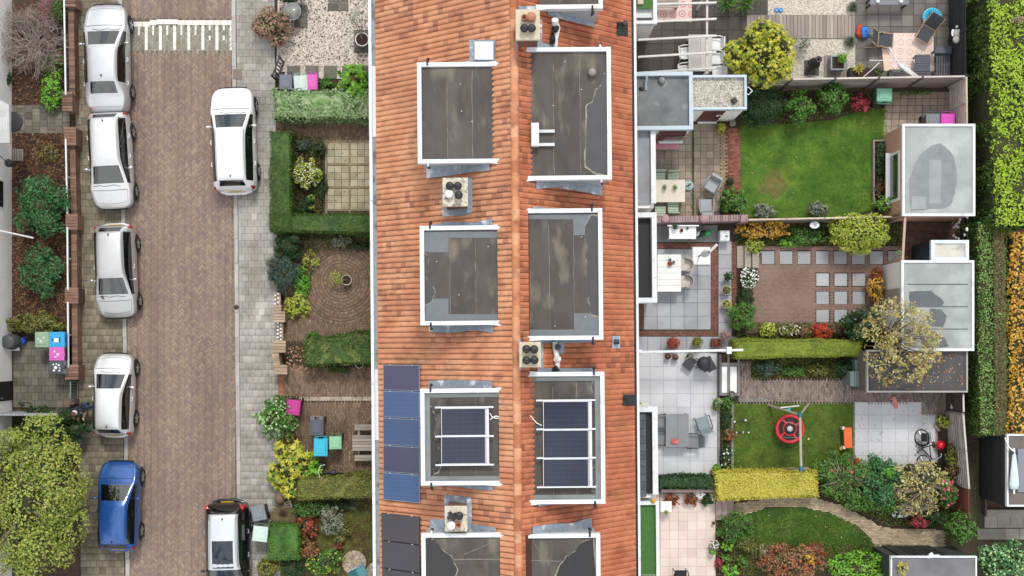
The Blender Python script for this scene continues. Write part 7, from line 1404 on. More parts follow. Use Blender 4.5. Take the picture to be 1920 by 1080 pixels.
fence('light wooden fence with grey boards between the bright lawn and the golden shrubs', (1402, 412), (1690, 406), 1.3, 6, m_panel, 4, .08, m_panel, cap=m_palew)
m_mauve = M('mauve_paint', ['a8868a', 'b39094', '9d7c80'], .85, noise=.15, ns=3, bump=.2)
t = thing('garden_wall', 'low mauve painted wall with round piers beside the outdoor kitchen', 'wall', P(1310, 415)); b = MB(); a = P(1230, 412, 1.1)-t.location; c = P(1400, 408, 1.1)-t.location; b.bar((a.x, a.y, .52), (c.x, c.y, .52), .2, 1.04); b.build('wall', m_mauve, t)
b = MB(); [b.box((a.x+(c.x-a.x)*(i+.5)/34, a.y+(c.y-a.y)*(i+.5)/34, 1.07), ((c.x-a.x)/34-.012, .26, .07), ch=.012) for i in range(34)]; o = b.build('coping_brick', M('mauve_coping', ['9a8482', 'a89492', '866e6c'], .9), t); o['kind'] = 'stuff'
for x in (1248, 1320, 1396): p = P(x, 409.5, 1.2)-t.location; b = MB(); b.lathe([(.14, 0), (.14, 1.12), (.17, 1.13), (.16, 1.18), (0, 1.2)], (p.x, p.y, 0), 16) if x < 1390 else b.box((p.x, p.y, .6), (.3, .3, 1.2), ch=.03); b.build('pier', m_mauve, t)
def shed(label, px, h, wallm, roofm, trim, tw=.12, name='garden_shed', inset=.04, door=None, win=None, boards=0, roofz=.06, cat='shed'):
    q = [P(x, y, h) for x, y in quadq(px)]; x0, x1, y0, y1 = q[3].x, q[2].x, q[3].y, q[0].y; cx, cy = (x0+x1)/2, (y0+y1)/2
    t = thing(name, label, cat, (cx, cy, 0)); w2, d2 = (x1-x0)/2, (y1-y0)/2
    b = MB(); b.box((0, 0, (h-.12)/2), (2*(w2-inset), 2*(d2-inset), h-.12)); wl = b.build('wall', wallm, t)
    b = MB(); b.box((0, 0, h-roofz-.03), (2*w2-2*tw, 2*d2-2*tw, .06)); rf = b.build('flat_roof', roofm, t)
    for s_ in (-1, 1):
        b = MB(); b.box((0, s_*(d2-tw/2), h-.08), (2*w2, tw, .17), ch=.01); b.build('roof_trim', trim, rf); b = MB(); b.box((s_*(w2-tw/2), 0, h-.081), (tw, 2*d2-2*tw, .168), ch=.01); b.build('roof_trim', trim, rf)
    return t, wl, rf, w2, d2
m_concroof = M('pale_roof_felt', ['9aa09e', 'a2a8a6', '939997'], .75, noise=.12, ns=1.5, bump=.15, stains=[('8f9694', 1.2, .6, .07, .55), ('c8cdcb', .8, .6, .1, .5), ('7c827f', 3, .68, .04, .5)]); m_damp = M('damp_roof', ['7d8285', '868b8d'], .45, noise=.16, ns=2.5); m_dampd = M('damp_roof_dark', ['5c6064', '64686c'], .25, noise=.15, ns=2.5)
m_pinkw = M('pink_render', ['cf9f8c', 'd6a896'], .9, noise=.07, ns=2)
def roofshape(t, px, z, mat, name='puddle', wob=1.5):
    pts = []
    for i in range(len(px)):
        a, c = px[i], px[(i+1) % len(px)]; pts.append(a)
        for k in (.33, .66): pts.append((a[0]+(c[0]-a[0])*k+R.uniform(-wob, wob), a[1]+(c[1]-a[1])*k+R.uniform(-wob, wob)))
    W_ = [P(x, y, z)-t.location for x, y in pts]; MB().prism([(p.x, p.y) for p in W_], z-.03-t.location.z, z-t.location.z).build(name, mat, t)
t, wl, rf, w2, d2 = shed('pink rendered flat roofed shed with leaf shaped damp patch on its grey roof', (1692, 232, 1829, 405), 2.35, m_pinkw, m_concroof, m_trim, .1)
b = MB(); [b.box((-w2+.3, y, 2.31), (.3, 2*d2 if False else .02, .01)) for y in (0,)]; 
roofshape(t, [(1705, 262), (1755, 250), (1800, 250), (1815, 262), (1820, 390), (1804, 398), (1705, 396)], 2.292, m_concroof, 'felt_sheet', .6)
roofshape(t, [(1764, 268), (1775, 278), (1788, 292), (1793, 315), (1794, 340), (1791, 362), (1782, 385), (1768, 391), (1742, 392), (1708, 396), (1705, 360), (1705, 335), (1712, 318), (1720, 300), (1730, 285), (1745, 274)], 2.298, m_damp, 'damp_patch', 1.5)
for q_ in ((1742, 300, 1765, 382), (1709, 368, 1737, 392)): roofshape(t, quadq(q_), 2.303, M('half_dry_felt', ['909696', '979c9c'], .6, noise=.12), 'felt_patch', .8)
b = MB(); b.box((-w2+.02, -.15, 1.45), (.06, 2.0, 1.0)); wf = b.build('window_frame', m_white, t); b = MB(); b.box((-w2-.02, -.15, 1.45), (.03, 1.76, .8)); b.build('pane', m_glass, wf); b = MB(); b.box((-w2-.08, -.15, .93), (.2, 2.1, .06)); b.build('sill', m_white, wf)
b = MB(); b.tube([(-w2-.03, -d2+.1, .1), (-w2-.03, -d2+.1, 2.1)], .04, 8); b.build('drain_pipe', m_cpost, t)
t, wl, rf, w2, d2 = shed('flat grey roofed shed partly covered by the pale tree', (1690, 488, 1827, 658), 2.4, m_render, m_concroof, m_trim, .1)
for yy in (533, 575, 617): b = MB(); a, c = P(1702, yy, 2.36)-t.location, P(1815, yy, 2.36)-t.location; b.bar((a.x, a.y, 2.345), (c.x, c.y, 2.345), .04, .012); b.build('felt_seam', m_dampd, rf)
roofshape(t, [(1705, 547), (1745, 545), (1758, 555), (1769, 565), (1768, 573), (1730, 576), (1705, 575)], 2.346, m_dampd, 'damp_patch', 1.2); roofshape(t, [(1745, 578), (1765, 580), (1775, 592), (1772, 605), (1768, 614), (1745, 612), (1735, 600)], 2.346, m_dampd, 'damp_patch', 1.2); roofshape(t, [(1720, 620), (1760, 622), (1775, 640), (1778, 650), (1730, 652)], 2.346, m_dampd, 'damp_patch', 1.5)
b = MB(); b.box((-w2+.0, .3, 1.2), (.05, .8, 1.9)); b.build('door', m_oldw, t)
t, wl, rf, w2, d2 = shed('small white rimmed flat roof box attached behind the grey roofed shed', (1746, 450, 1817, 489), 2.3, M('dark_teal_paint', ['1c2f36'], .5), M('cream_roof', ['d5d2c8', 'cac7bd'], .7, noise=.12, stains=[('8a867c', 1.6, .62, .06, .8)]), M('pale_blue_trim', ['d2e2ea'], .5), .14)
t, wl, rf, w2, d2 = shed('dark felt roofed shed littered with leaves under the pale tree', (1625, 656, 1815, 736), 2.2, M('grey_wood_wall', ['6a645e', '747068'], .9, noise=.2), M('dark_shed_felt', ['4c4a4c', '454345', '535154'], .8, noise=.15, ns=2, stains=[('6a6460', 1.2, .62, .08, .5)]), M('grey_trim', ['a5a29c'], .7, noise=.15), .07)
t, wl, rf, w2, d2 = shed('dark felt roofed shed with white edge at the bottom', (1670, 1043, 1832, 1130), 2.3, M('dark_shed_wall', ['3a3c3c', '444646'], .8, noise=.2), M('shed_felt_mid', ['6a6a6e', '747478', '606064'], .6, noise=.12, ns=1.2, stains=[('4a484a', .8, .58, .12, .6)]), m_trim, .06)
b = MB(); [b.box((-w2+.5+.22*i, d2+.0, 1.1), (.18, .06, 2.0)) for i in range(9)]; b.build('wall_board', m_blackw, t)
b = MB(); b.box((.0, d2-.02, 2.2), (.5, .1, .1), rz=.1); b.box((-.05, d2+.02, 2.2), (.16, .2, .06), rz=.7); b.build('lamp_bracket', m_trim, t)
t, wl, rf, w2, d2 = shed('black boarded shed with white roof edge at the right side', (1888, 814, 2040, 950), 2.6, m_blackw, M('grey_brown_felt', ['6a625e', '746c68', '605854'], .85, noise=.12, stains=[('8a7f78', 1.2, .62, .08, .5)]), m_trim, .07)
for i in range(20): b = MB(); b.box((-w2+.02, 0, .1+.12*i), (.05, 2*d2-.1, .105), M4=Matrix.Rotation(.18, 4, 'Y')); b.build('weatherboard', m_blackw, wl)
for i in range(20): b = MB(); b.box((.0, -d2+.02, .1+.12*i), (2*w2-.1, .05, .105), M4=Matrix.Rotation(.18, 4, 'X')); b.build('weatherboard', m_blackw, wl)
a = P(1903, 842, 2.6)-t.location; b = MB(); b.box((a.x+1.6, -.0, 2.585), (3.0, 1.7, .06)); b.build('solar_mat', M('blue_grey_sheet', ['767c86', '7e848e'], .6, noise=.08), rf)
t = P0('long folded pale grey parasol lying on the black shed roof', 'parasol', 'parasol', 1899, 880, 2.65); b = MB(); b.tube([(-.35, 1.25, .1), (-.22, .9, .12), (0, .7, .14)], .03, 6); b.tube([(0, .85, .1), (0, -.95, .1)], .035, 7); b.build('pole', m_white, t); b = MB(); b.lathe([(.05, .75), (.1, .4), (.14, 0), (.2, -.55), (.16, -.75), (.03, -.78)], n=12, sy=.5); b.v = [(x, z, y+.12) for x, y, z in b.v]; b.f = [f[::-1] for f in b.f]; b.build('canopy', M('pale_canvas', ['cfdcdc', 'c2d0d0'], .8, noise=.1), t); b = MB(); b.box((-.08, .65, .12), (.14, .1, .06)); b.box((.08, .65, .12), (.1, .1, .06)); b.build('clip', m_black, t)
b = MB(); b.box((0, 0, .08), (2.6, .3, .16), ch=.02); solo('concrete_beam', 'mossy pale concrete beam at the foot of the black shed', 'concrete beam', b, m_conc, 1905, 961, .0)
b = MB(); b.box((0, 0, .2), (.05, 5, .4)); solo('edging_board', 'long thin board along the alley beside the black shed', 'board', b, m_cpost, 1841, 850, .0)
# trellis with white flower lights, beam, tank, cabinet
t = P0('black wire trellis with white flower lights beside the pink shed', 'trellis', 'trellis', 1796, 430, 1.6); t.location.z = 0; b = MB(); [b.bar((x, -.55, .2+.4*k), (x, .55, .2+.4*k), .02, .02) for k in range(5) for x in (.3,)]; [b.bar((.3, y, .0), (.3, y, 1.9), .02, .02) for y in (-.5, -.15, .2, .5)]; b.build('wire', m_black, t)
for k in range(16): b = MB(); z = R.uniform(.5, 1.9); b.ball((.25, R.uniform(-.5, .5), z), (.06, .07, .06), 6, 4); b.build('flower_light', m_white, t)
beamthing('post_beam', 'long pale brown beam running between the two flat roofed sheds', 'beam', P(1697, 403, 2.2), P(1692, 490, 2.2), .09, .08, M('pale_brown_beam', ['b89a8c'], .8), [P(1697, 407, 2.2), P(1692.5, 486, 2.2)])
t = P0('white cylindrical water tank beside the grey roofed shed', 'water_tank', 'tank', 1683, 539, .9); t.location.z = 0; b = MB(); b.lathe([(.3, 0), (.3, .85), (.26, .92), (0, .94)], n=20, sx=.7, sy=1.1); b.build('tank', M('pale_tank', ['c6d2d0'], .5), t); b = MB(); b.lathe([(.06, .93), (.06, .98), (0, .98)], n=10); b.build('cap', m_white, t)
t = P0('grey green corrugated metal cabinet beside the dark shed', 'metal_cabinet', 'cabinet', 1607, 710, 1.0); t.location.z = 0; m_cab = M('grey_green_metal', ['8a9c9a', '93a5a3', '829492'], .5, metal=.2); b = MB(); b.box((.1, 0, .5), (.75, .6, 1.0)); b.build('body', m_cab, t); b = MB(); [b.box((-.18+.115*i, 0, 1.02), (.1, .64, .05), ch=.02) for i in range(6)]; b.build('lid', m_cab, t); b = MB(); b.box((.2, .55, .45), (.5, .45, .9)); b.build('side_box', M('cab_side', ['6f8684'], .6), t)
b = MB(); b.lathe([(.1, 0), (.14, .2), (.13, .22), (0, .2)], n=12); solo('blue_bucket', 'small blue bucket beside the metal cabinet', 'bucket', b, M('blue_bucket', ['2a6a8a'], .5), 1587, 703, .0)
b = MB(); b.ball((0, 0, .12), (.12, .16, .12), 8, 6); solo('garden_stone', 'pale rounded stone at the corner of the metal cabinet', 'stone', b, M('pale_stone', ['b8b0a8'], .9, noise=.2), 1588, 718, .0)
t = thing('raised_bed', 'wooden edged narrow raised bed along the bright lawn', 'raised bed', P(1651, 326)); 
for q_ in ((1637, 262, 1640.5, 390), (1640.5, 262, 1664, 265)):
    a, c = P(q_[0], q_[3], .2)-t.location, P(q_[2], q_[1], .2)-t.location; b = MB(); b.box(((a.x+c.x)/2, (a.y+c.y)/2, .11), (c.x-a.x, c.y-a.y, .22), ch=.01); b.build('edge_board', m_oldw, t)
a, c = P(1641, 390)-t.location, P(1661, 266)-t.location; b = MB(); b.box(((a.x+c.x)/2, (a.y+c.y)/2, .07), (c.x-a.x, c.y-a.y, .14)); b.build('soil', m_soil_dark, t)
scatter('fallen_leaves', 'pale dead leaves lying on the dark felt shed roof', 'leaves', (1640, 662, 1805, 730), 2.15, 230, .08, M('pale_dead_leaf', ['b08a5c', '8a5c3c', 'c4a278', '7a4a34'], .85))
# ---------------------------------------------------------------- back garden furniture
def chair(label, px, py, rot, w_, d, sh, bh, seatm, framem, name='chair', arms=True, group=None, recl=.2, slats=0, thick=.04, z=.03, legs=.018, round_=False, pz=None):
    t = thing(name, label, 'chair', P(px, py, pz or sh), rot, group); t.location.z = z; x, y = w_/2, d/2
    if slats:
        for k in range(slats): b = MB(); b.box((0, -y+(k+.5)*d/slats, sh), (w_, d/slats-.012, .025), ch=.005); b.build('seat_slat', seatm, t)
    else: b = MB(); b.box((0, 0, sh), (w_, d, thick), ch=min(.03, thick*.4)); b.build('seat', seatm, t)
    dy = -recl*(bh-sh)
    if round_:
        b = MB(); pts = [(x*1.05*math.cos(a), -y*.1+y*1.15*math.sin(a)) for a in np.linspace(math.pi*.97, math.pi*2.03, 13)]; V = [(p, q, sh+.02) for p, q in pts]+[(p*1.08, q*1.12, bh) for p, q in pts]+[(p*.98, q*1.0, bh) for p, q in pts]+[(p*.92, q*.92, sh+.02) for p, q in pts]
        b.add(V, [(k*13+i, k*13+i+1, ((k+1) % 4)*13+i+1, ((k+1) % 4)*13+i) for k in range(4) for i in range(12)], True); b.build('backrest', framem, t)
    elif slats:
        for k in range(slats): zz = sh+.12+(bh-sh-.12)*(k+.5)/slats; b = MB(); b.box((0, -y-.01+dy*(zz-sh)/(bh-sh), zz), (w_, .022, (bh-sh-.12)/slats-.02)); b.build('back_slat', seatm, t)
    else:
        b = MB(); V = [(-x, -y, sh+.02), (x, -y, sh+.02), (x*.95, -y+dy, bh), (-x*.95, -y+dy, bh)]; V += [(p, q-thick, r) for p, q, r in V]; b.add(V, [(0, 1, 2, 3), (7, 6, 5, 4)]+[(i, 4+i, 4+(i+1) % 4, (i+1) % 4) for i in range(4)], False); b.build('backrest', seatm, t)
    for sx in (-1, 1):
        for sy in (-1, 1): b = MB(); b.tube([(sx*(x+.02), sy*(y+.02), 0), (sx*(x-.02), sy*(y-.03), sh)], legs, 6); b.build('leg', framem, t)
        if arms: b = MB(); b.tube([(sx*(x+.02), y-.02, sh), (sx*(x+.05), y, sh+.2), (sx*(x+.05), -y*.6, sh+.22), (sx*x, -y+dy*.5, sh+.24)], legs*1.3, 6); b.build('armrest', framem, t)
    return t
def table(label, px, py, w_, d, h, topm, legm, n=1, name='table', rot=0.0, cat='table', along='x', tt=.04, leg=.06, mat2=None):
    t = thing(name, label, cat, P(px, py, h), rot); t.location.z = .03; h -= .03
    for k in range(n):
        b = MB()
        if along == 'x': b.box((0, -d/2+(k+.5)*d/n, h-tt/2), (w_, d/n-(.008 if n > 1 else 0), tt), ch=.006)
        else: b.box((-w_/2+(k+.5)*w_/n, 0, h-tt/2), (w_/n-(.008 if n > 1 else 0), d, tt), ch=.006)
        b.build('top_board' if n > 1 else 'table_top', topm, t)
    for sx in (-1, 1):
        for sy in (-1, 1): b = MB(); b.box((sx*(w_/2-leg), sy*(d/2-leg), (h-tt)/2), (leg, leg, h-tt)); b.build('leg', legm, t)
    return t
# pergola corner
t = thing('pergola', 'white weathered pergola beams over the dark patio', 'pergola', P(1270, 70))
for (ya, yb) in ((9, 5), (42, 35.5), (75, 67), (107, 98), (137, 127.5)):
    a, c = P(1196, ya, 2.5)-t.location, P(1343, yb, 2.5)-t.location; b = MB(); b.bar((a.x, a.y, 2.5), (c.x, c.y, 2.5), .07, .1); b.build('rafter', m_beam, t)
a, c = P(1326, -20, 2.42)-t.location, P(1325, 138, 2.42)-t.location; b = MB(); b.bar((a.x, a.y, 2.4), (c.x, c.y, 2.4), .08, .1); b.build('beam', m_beam, t)
for y in (-15, 133): p = P(1325.5, y, 2.4)-t.location; b = MB(); b.box((p.x, p.y, 1.17), (.08, .08, 2.34)); b.build('post', m_beam, t)
def patterned(name, base, fig, fig2, sc):
    m = M(name, [base], .95, noise=.06); t = m.node_tree; N = t.nodes; L = t.links; b = N['Principled BSDF']; src = b.inputs['Base Color'].links[0].from_socket; tc_ = N.new('ShaderNodeTexCoord'); vo = N.new('ShaderNodeTexVoronoi'); vo.inputs['Scale'].default_value = sc; vo.inputs['Randomness'].default_value = .15; L.new(tc_.outputs['Object'], vo.inputs['Vector'])
    rp_ = N.new('ShaderNodeValToRGB'); e = rp_.color_ramp.elements; e[0].position = .0; e[0].color = (1, 1, 1, 1); e[1].position = .2; e[1].color = (0, 0, 0, 1)
    for p, v in ((.27, 0), (.3, .8), (.36, .8), (.39, 0)): k = e.new(p); k.color = (v, v, v, 1)
    L.new(vo.outputs['Distance'], rp_.inputs[0]); m1 = N.new('ShaderNodeMixRGB'); L.new(rp_.outputs[0], m1.inputs[0]); L.new(src, m1.inputs[1]); m2 = N.new('ShaderNodeMixRGB'); L.new(vo.outputs['Color'], m2.inputs[0]); m2.inputs[1].default_value = (*lin(fig), 1); m2.inputs[2].default_value = (*lin(fig2), 1); L.new(m2.outputs[0], m1.inputs[2]); L.new(m1.outputs[0], b.inputs['Base Color']); return m
def rug(label, px, mat, z=.045):
    q = quadq(px); c = P(sum(p[0] for p in q)/4, sum(p[1] for p in q)/4, z); W_ = [P(x, y, z)-c for x, y in q]; o = MB().prism([(p.x, p.y) for p in W_], -.006, .006).build('rug', mat, loc=c); tag(o, label, 'rug'); return o
m_rug1 = patterned('rug_red', 'e0c8c0', 'c05a5a', 'a83a44', 2.6); m_rug2 = patterned('rug_pink', 'ead6cc', 'cfa08c', 'a89a94', 2.6)
rug('pink and cream rug with red flowers beside the white balcony', (1226, -20, 1297, 41), m_rug1); rug('pale pink floral rug between the deck chairs', [(1655, 62), (1750, 62), (1752, 134), (1660, 134)], m_rug2)
b = MB(); W_ = [P(x, y, .06)-P(1660, 110, .06) for x, y in ((1653, 90), (1661, 88), (1672, 131), (1657, 134))]; b.prism([(p.x, p.y) for p in W_], 0, .03); tag(b.build('rug_fold', M('rug_back', ['e6c8b8'], .95), loc=P(1660, 110, .06)), 'folded over pale edge of the floral rug', 'rug fold')
t = table('old wooden bench planter at the top beside the rug', 1251, 6, .95, .36, .5, m_oldw, m_oldw, 4, 'wooden_bench', cat='bench')
m_tabw = M('pale_table', ['bdbab4', 'c8c5bf', 'b3b0aa'], .7, noise=.1, ns=3)
table('long pale grey table under the pergola', 1313, 99, .97, 1.5, .75, m_tabw, m_white, 2, along='y')
for i, (lab, x, y, r) in enumerate((('white plastic chair at the upper right of the pergola table', 1341, 83, 90), ('white plastic chair at the middle right of the pergola table', 1341, 110, 92), ('white plastic chair lowest on the right of the pergola table', 1345, 134, 95), ('white plastic chair at the upper left of the pergola table', 1285, 100, -86), ('white plastic chair lowest on the left of the pergola table', 1284, 133, -84))): chair(lab, x, y, rad(r), .46, .44, .42, .8, m_white, m_white, 'plastic_chair', True, 'white plastic chairs')
t = P0('blue swimming goggles lying on the cream gravel', 'goggles', 'goggles', 1460, 19, .03); b = MB(); [b.ring((x, 0, .03), .07, .025, 14, 5) for x in (-.09, .09)]; b.build('frame', M('bright_blue', ['2f8ad0'], .4), t); b = MB(); [b.lathe([(.065, .03), (0, .035)], (x, 0, 0), 12) for x in (-.09, .09)]; b.build('lens', M('lens_blue', ['7fb8e0'], .1), t)
t = P0('round turquoise inflatable paddling pool', 'paddling_pool', 'paddling pool', 1749, 32, .2); t.location.z = .04; m_pool = M('pool_blue', ['3fb4d8', '4fc0e0'], .3, noise=.05)
b = MB()
for i in range(20): a = 2*math.pi*i/20; b.tube([(.2*math.cos(a), .2*math.sin(a), .06), (.3*math.cos(a), .3*math.sin(a), .1), (.39*math.cos(a), .39*math.sin(a), .09)], [.03, .055, .03], 7)
b.build('inflated_rib', m_pool, t); b = MB(); b.ring((0, 0, .09), .38, .035, 24, 7); b.build('rim', m_pool, t); b = MB(); b.lathe([(.36, .03), (0, .035)], n=24); b.build('floor', M('pool_floor', ['2a90c0'], .3), t)
m_dfab = M('charcoal_fabric', ['3f444a', '454a50'], .85, noise=.08); m_lwood = M('oak_frame', ['b89a78', 'a88a6a'], .7)
def deckchair(label, px, py, rot):
    t = thing('deck_chair', label, 'deck chair', P(px, py, .4), rot, 'deck chairs'); t.location.z = .04
    for s_ in (-1, 1): b = MB(); b.bar((s_*.29, .5, .3), (s_*.29, -.12, .32), .04, .04); b.bar((s_*.29, -.1, .3), (s_*.29, -.5, .9), .04, .04); b.bar((s_*.29, .35, .0), (s_*.29, -.05, .5), .04, .03); b.bar((s_*.29, -.55, .0), (s_*.29, .1, .45), .04, .03); b.build('frame', m_lwood, t)
    b = MB(); b.box((0, .18, .33), (.54, .6, .02)); b.build('seat', m_dfab, t); b = MB(); V = [(-.27, -.11, .34), (.27, -.11, .34), (.27, -.5, .9), (-.27, -.5, .9)]; V += [(p, q-.02, r) for p, q, r in V]; b.add(V, [(0, 1, 2, 3), (7, 6, 5, 4)]+[(i, 4+i, 4+(i+1) % 4, (i+1) % 4) for i in range(4)], False); b.build('backrest', m_dfab, t)
    b = MB(); b.bar((-.29, -.12, .34), (.29, -.12, .34), .04, .04); b.bar((-.29, .5, .3), (.29, .5, .3), .04, .04); b.build('crossbar', m_lwood, t)
deckchair('charcoal deck chair facing right beside the floral rug', 1652, 74, rad(-94)); deckchair('charcoal deck chair leaning over the turquoise pool', 1740, 56, rad(150))
t = P0('red and blue cloth bundle on the dark tiles', 'cloth_bundle', 'bundle', 1618, 59, .15); t.location.z = .03; b = MB(); b.ball((-.1, .0, .12), (.2, .3, .12), 12, 7); b.v = [(x+R.gauss(0, .02), y+R.gauss(0, .05), max(0, z*.7+R.gauss(0, .03))) for x, y, z in b.v]; b.build('red_cloth', M('red_cloth', ['b84a34'], .9), t); b = MB(); b.ball((.06, -.04, .16), (.18, .24, .13), 12, 7); b.v = [(x+R.gauss(0, .02), y+R.gauss(0, .02), max(.0, z+R.gauss(0, .015))) for x, y, z in b.v]; b.build('blue_cloth', M('blue_cloth', ['3a80d8'], .9), t)
m_lounge = M('charcoal_plastic', ['50555f', '4a4f58'], .55, noise=.06)
table('charcoal slatted low table on the floral rug', 1730, 119, .62, .75, .42, m_lounge, m_lounge, 8, 'low_table')
t = P0('large charcoal slatted garden sofa against the black fence', 'garden_sofa', 'sofa', 1766, 116, .4); t.location.z = .04
for k in range(6): b = MB(); b.box((-.22+.1*k, -.14, .4), (.06, .85, .03)); b.build('seat_slat', m_lounge, t)
for y in (-.5, -.1, .28): b = MB(); b.box((.03, y, .36), (.62, .05, .05)); b.build('seat_bar', m_lounge, t)
b = MB(); b.box((0, .45, .48), (.68, .3, .14), ch=.02); b.build('armrest', m_lounge, t); b = MB(); b.box((.46, -.15, .6), (.06, .9, .45)); b.build('backrest', m_lounge, t); b = MB(); [b.box((x, y, .18), (.07, .07, .36)) for x in (-.28, .34) for y in (-.5, .45)]; b.build('leg', m_lounge, t); b = MB(); b.box((.62, -.15, .45), (.2, .5, .05)); b.build('side_shelf', m_lounge, t)
t = P0('charcoal slatted garden bench along the panel fence', 'garden_bench', 'bench', 1705, 139, .4); t.location.z = .04
for k in range(4): b = MB(); b.box((0, -.15+.1*k, .4), (1.7, .07, .03)); b.build('seat_slat', m_lounge, t)
for k in range(4): b = MB(); b.box((-.75+.5*k, -.02, .19), (.07, .4, .38)); b.build('leg', m_lounge, t)
t = P0('folded white parasol leaning across the charcoal bench', 'parasol', 'parasol', 1702, 134, .9, rad(-38)); b = MB(); b.lathe([(.04, -.5), (.11, -.42), (.14, 0), (.09, .4), (.02, .48)], n=12, sy=.7); b.v = [(z, y, x*1.0+.0) for x, y, z in b.v]; b.build('canopy', M('white_canvas', ['e4eaea', 'd8dede'], .8, noise=.08), t); b = MB(); [b.tube([(-.45, y, .1), (.45, y*.8, .12)], .018, 5) for y in (-.08, -.03, .03, .08)]; b.build('fold', m_white, t); b = MB(); b.tube([(-.5, 0, .0), (-1.2, .35, -.1)], .025, 6); b.build('pole', m_alu, t)
t = P0('thin silver pole lying over the black planter box', 'silver_pole', 'pole', 1633, 128, .8); b = MB(); b.tube([(-.35, -.4, -.1), (.1, 0, .1), (.3, .2, .15)], .025, 6); b.tube([(-.1, .3, .1), (.6, .28, .15), (1.7, .28, .15)], .018, 6); tag(b.build('arm', m_alu, t), None)
t = P0('black rectangular planter box behind the panel fence', 'planter_box', 'planter', 1623, 137, .4); t.location.z = .03; b = MB(); b.box((0, 0, .2), (1.3, .45, .4), ch=.02); b.build('box', m_black, t); b = MB(); b.box((0, 0, .402), (1.2, .36, .01)); b.build('soil', m_soil_dark, t)
pot('square blue grey planter with a small fern on the boards', 1571, 118, .3, .45, '8f9aa0', 'LG', .7, .5, square=True, size=.14, asp=.25, n=150, dx=.12, dy=.16)
t = P0('black cast iron chiminea on a dark slab', 'chiminea', 'chiminea', 1528, 118, .6); t.location.z = .05; b = MB(); b.lathe([(.1, .25), (.22, .3), (.25, .45), (.2, .62), (.11, .72), (.09, 1.05), (.12, 1.08), (.14, 1.12), (.1, 1.14), (.04, 1.1)], n=20); b.build('body', m_black, t)
for k in range(3): b = MB(); b.tube([(.1*math.cos(k*2.1), .1*math.sin(k*2.1), .3), (.28*math.cos(k*2.1), .28*math.sin(k*2.1), 0)], .02, 6); b.build('leg', m_black, t)
b = MB(); b.tube([(-.1, -.2, .5), (-.28, -.45, .3), (-.1, -.5, .25)], .015, 5); b.build('handle', m_black, t)
t = P0('grey stone angel figure hanging on the black fence', 'angel_figure', 'figurine', 1793, 65, 1.2); b = MB(); b.ball((0, .3, .05), (.06, .07, .07)); b.ball((0, .05, 0), (.13, .18, .1)); b.ball((0, -.2, 0), (.15, .16, .1)); b.build('body', M('grey_stone', ['a8a8a0'], .9, noise=.15), t); b = MB(); [b.ball((s_*.12, .08, -.02), (.08, .16, .03)) for s_ in (-1, 1)]; b.build('wing', m_trim, t)
t = table('grey console table at the top edge of the rug corner', 1668, 1, 1.6, .35, .7, M('grey_metal_top', ['70767e'], .5), m_black, 1, 'console_table'); b = MB(); [b.lathe([(.06, .67), (.08, .75), (0, .76)], (x, -.05, 0), 10) for x in (-.5, .45)]; b.build('saucer', m_white, t)
# first lawn garden
m_cream = M('cream_table', ['cfc6b8', 'd6cdc0'], .7, noise=.08, ns=3); m_sage = M('sage_metal', ['a5b8a0', 'b0c2ab'], .5, noise=.06)
table('cream dining table with two small plants on the slab patio', 1255, 358, 1.3, .92, .76, m_cream, m_cream, 1)
for lab, x, y, r in (('sage green chair left above the cream table', 1237, 334, 180), ('sage green chair right above the cream table', 1262, 335, 180), ('sage green slatted chair below the cream table', 1262, 388, 0), ('sage green chair in the corner below the cream table', 1238, 396, 0)): chair(lab, x, y, rad(r), .44, .42, .45, .82, m_sage, m_sage, 'garden_chair', False, 'sage green garden chairs', slats=4)
for lab, x in (('white potted plant left on the cream table', 1241), ('white potted plant right on the cream table', 1260)): pot(lab, x, 356, .07, .12, 'e0e2de', 'VAR', 1.6, .16, size=.06, n=90, z0=.765)
t = P0('round pale blue parasol base beside the cream table', 'parasol_stand', 'parasol stand', 1291, 348, .06); b = MB(); b.lathe([(.21, 0), (.21, .04), (.16, .06), (0, .065)], n=22); b.build('base', M('pale_blue_base', ['a8c0c0'], .6), t); b = MB(); b.tube([(0, 0, .05), (.02, .02, .25)], .03, 8); b.tube([(-.1, -.05, .09), (.1, .08, .12)], .02, 6); b.build('holder', m_black, t)
m_gcush = M('grey_cushion', ['9ea3a8', 'a6abb0'], .85, noise=.06)
chair('grey garden armchair turned diagonally on the slab patio', 1334, 348, rad(150), .5, .5, .4, .75, m_gcush, m_gcush, 'armchair', True, 'grey garden armchairs', thick=.1); chair('grey garden armchair facing up on the slab patio', 1323, 386, rad(2), .5, .52, .4, .78, m_gcush, m_gcush, 'armchair', True, 'grey garden armchairs', thick=.1)
pot('terracotta pot with red and green plants by the annex door', 1351, 241, .2, .35, 'b8804a', 'YG', 1.0, .3, size=.1, n=160); pot('small rusty plant beside the terracotta pot', 1364, 246, .12, .25, '9a6a4a', 'ORG', 1.3, .25, n=110); pot('white pot at the foot of the annex wall', 1374, 231, .1, .4, 'dcdcd6', 'VAR', 1.0, .2, n=60); pot('hanging basket on the white annex wall', 1370, 215, .1, .2, '4a4438', 'MG', 1.3, .25, n=120, z0=1.3)
pot('oblong dark planter at the end of the red brick strip', 1368, 341, .17, .25, '5a4a40', 'DG', .9, .2, n=90); pot('white flower pot on the pink shed corner', 1672, 259, .12, .3, 'd8ccc0', 'PG', 1.2, .3, n=100, flowers=('WHI', 20, .06))
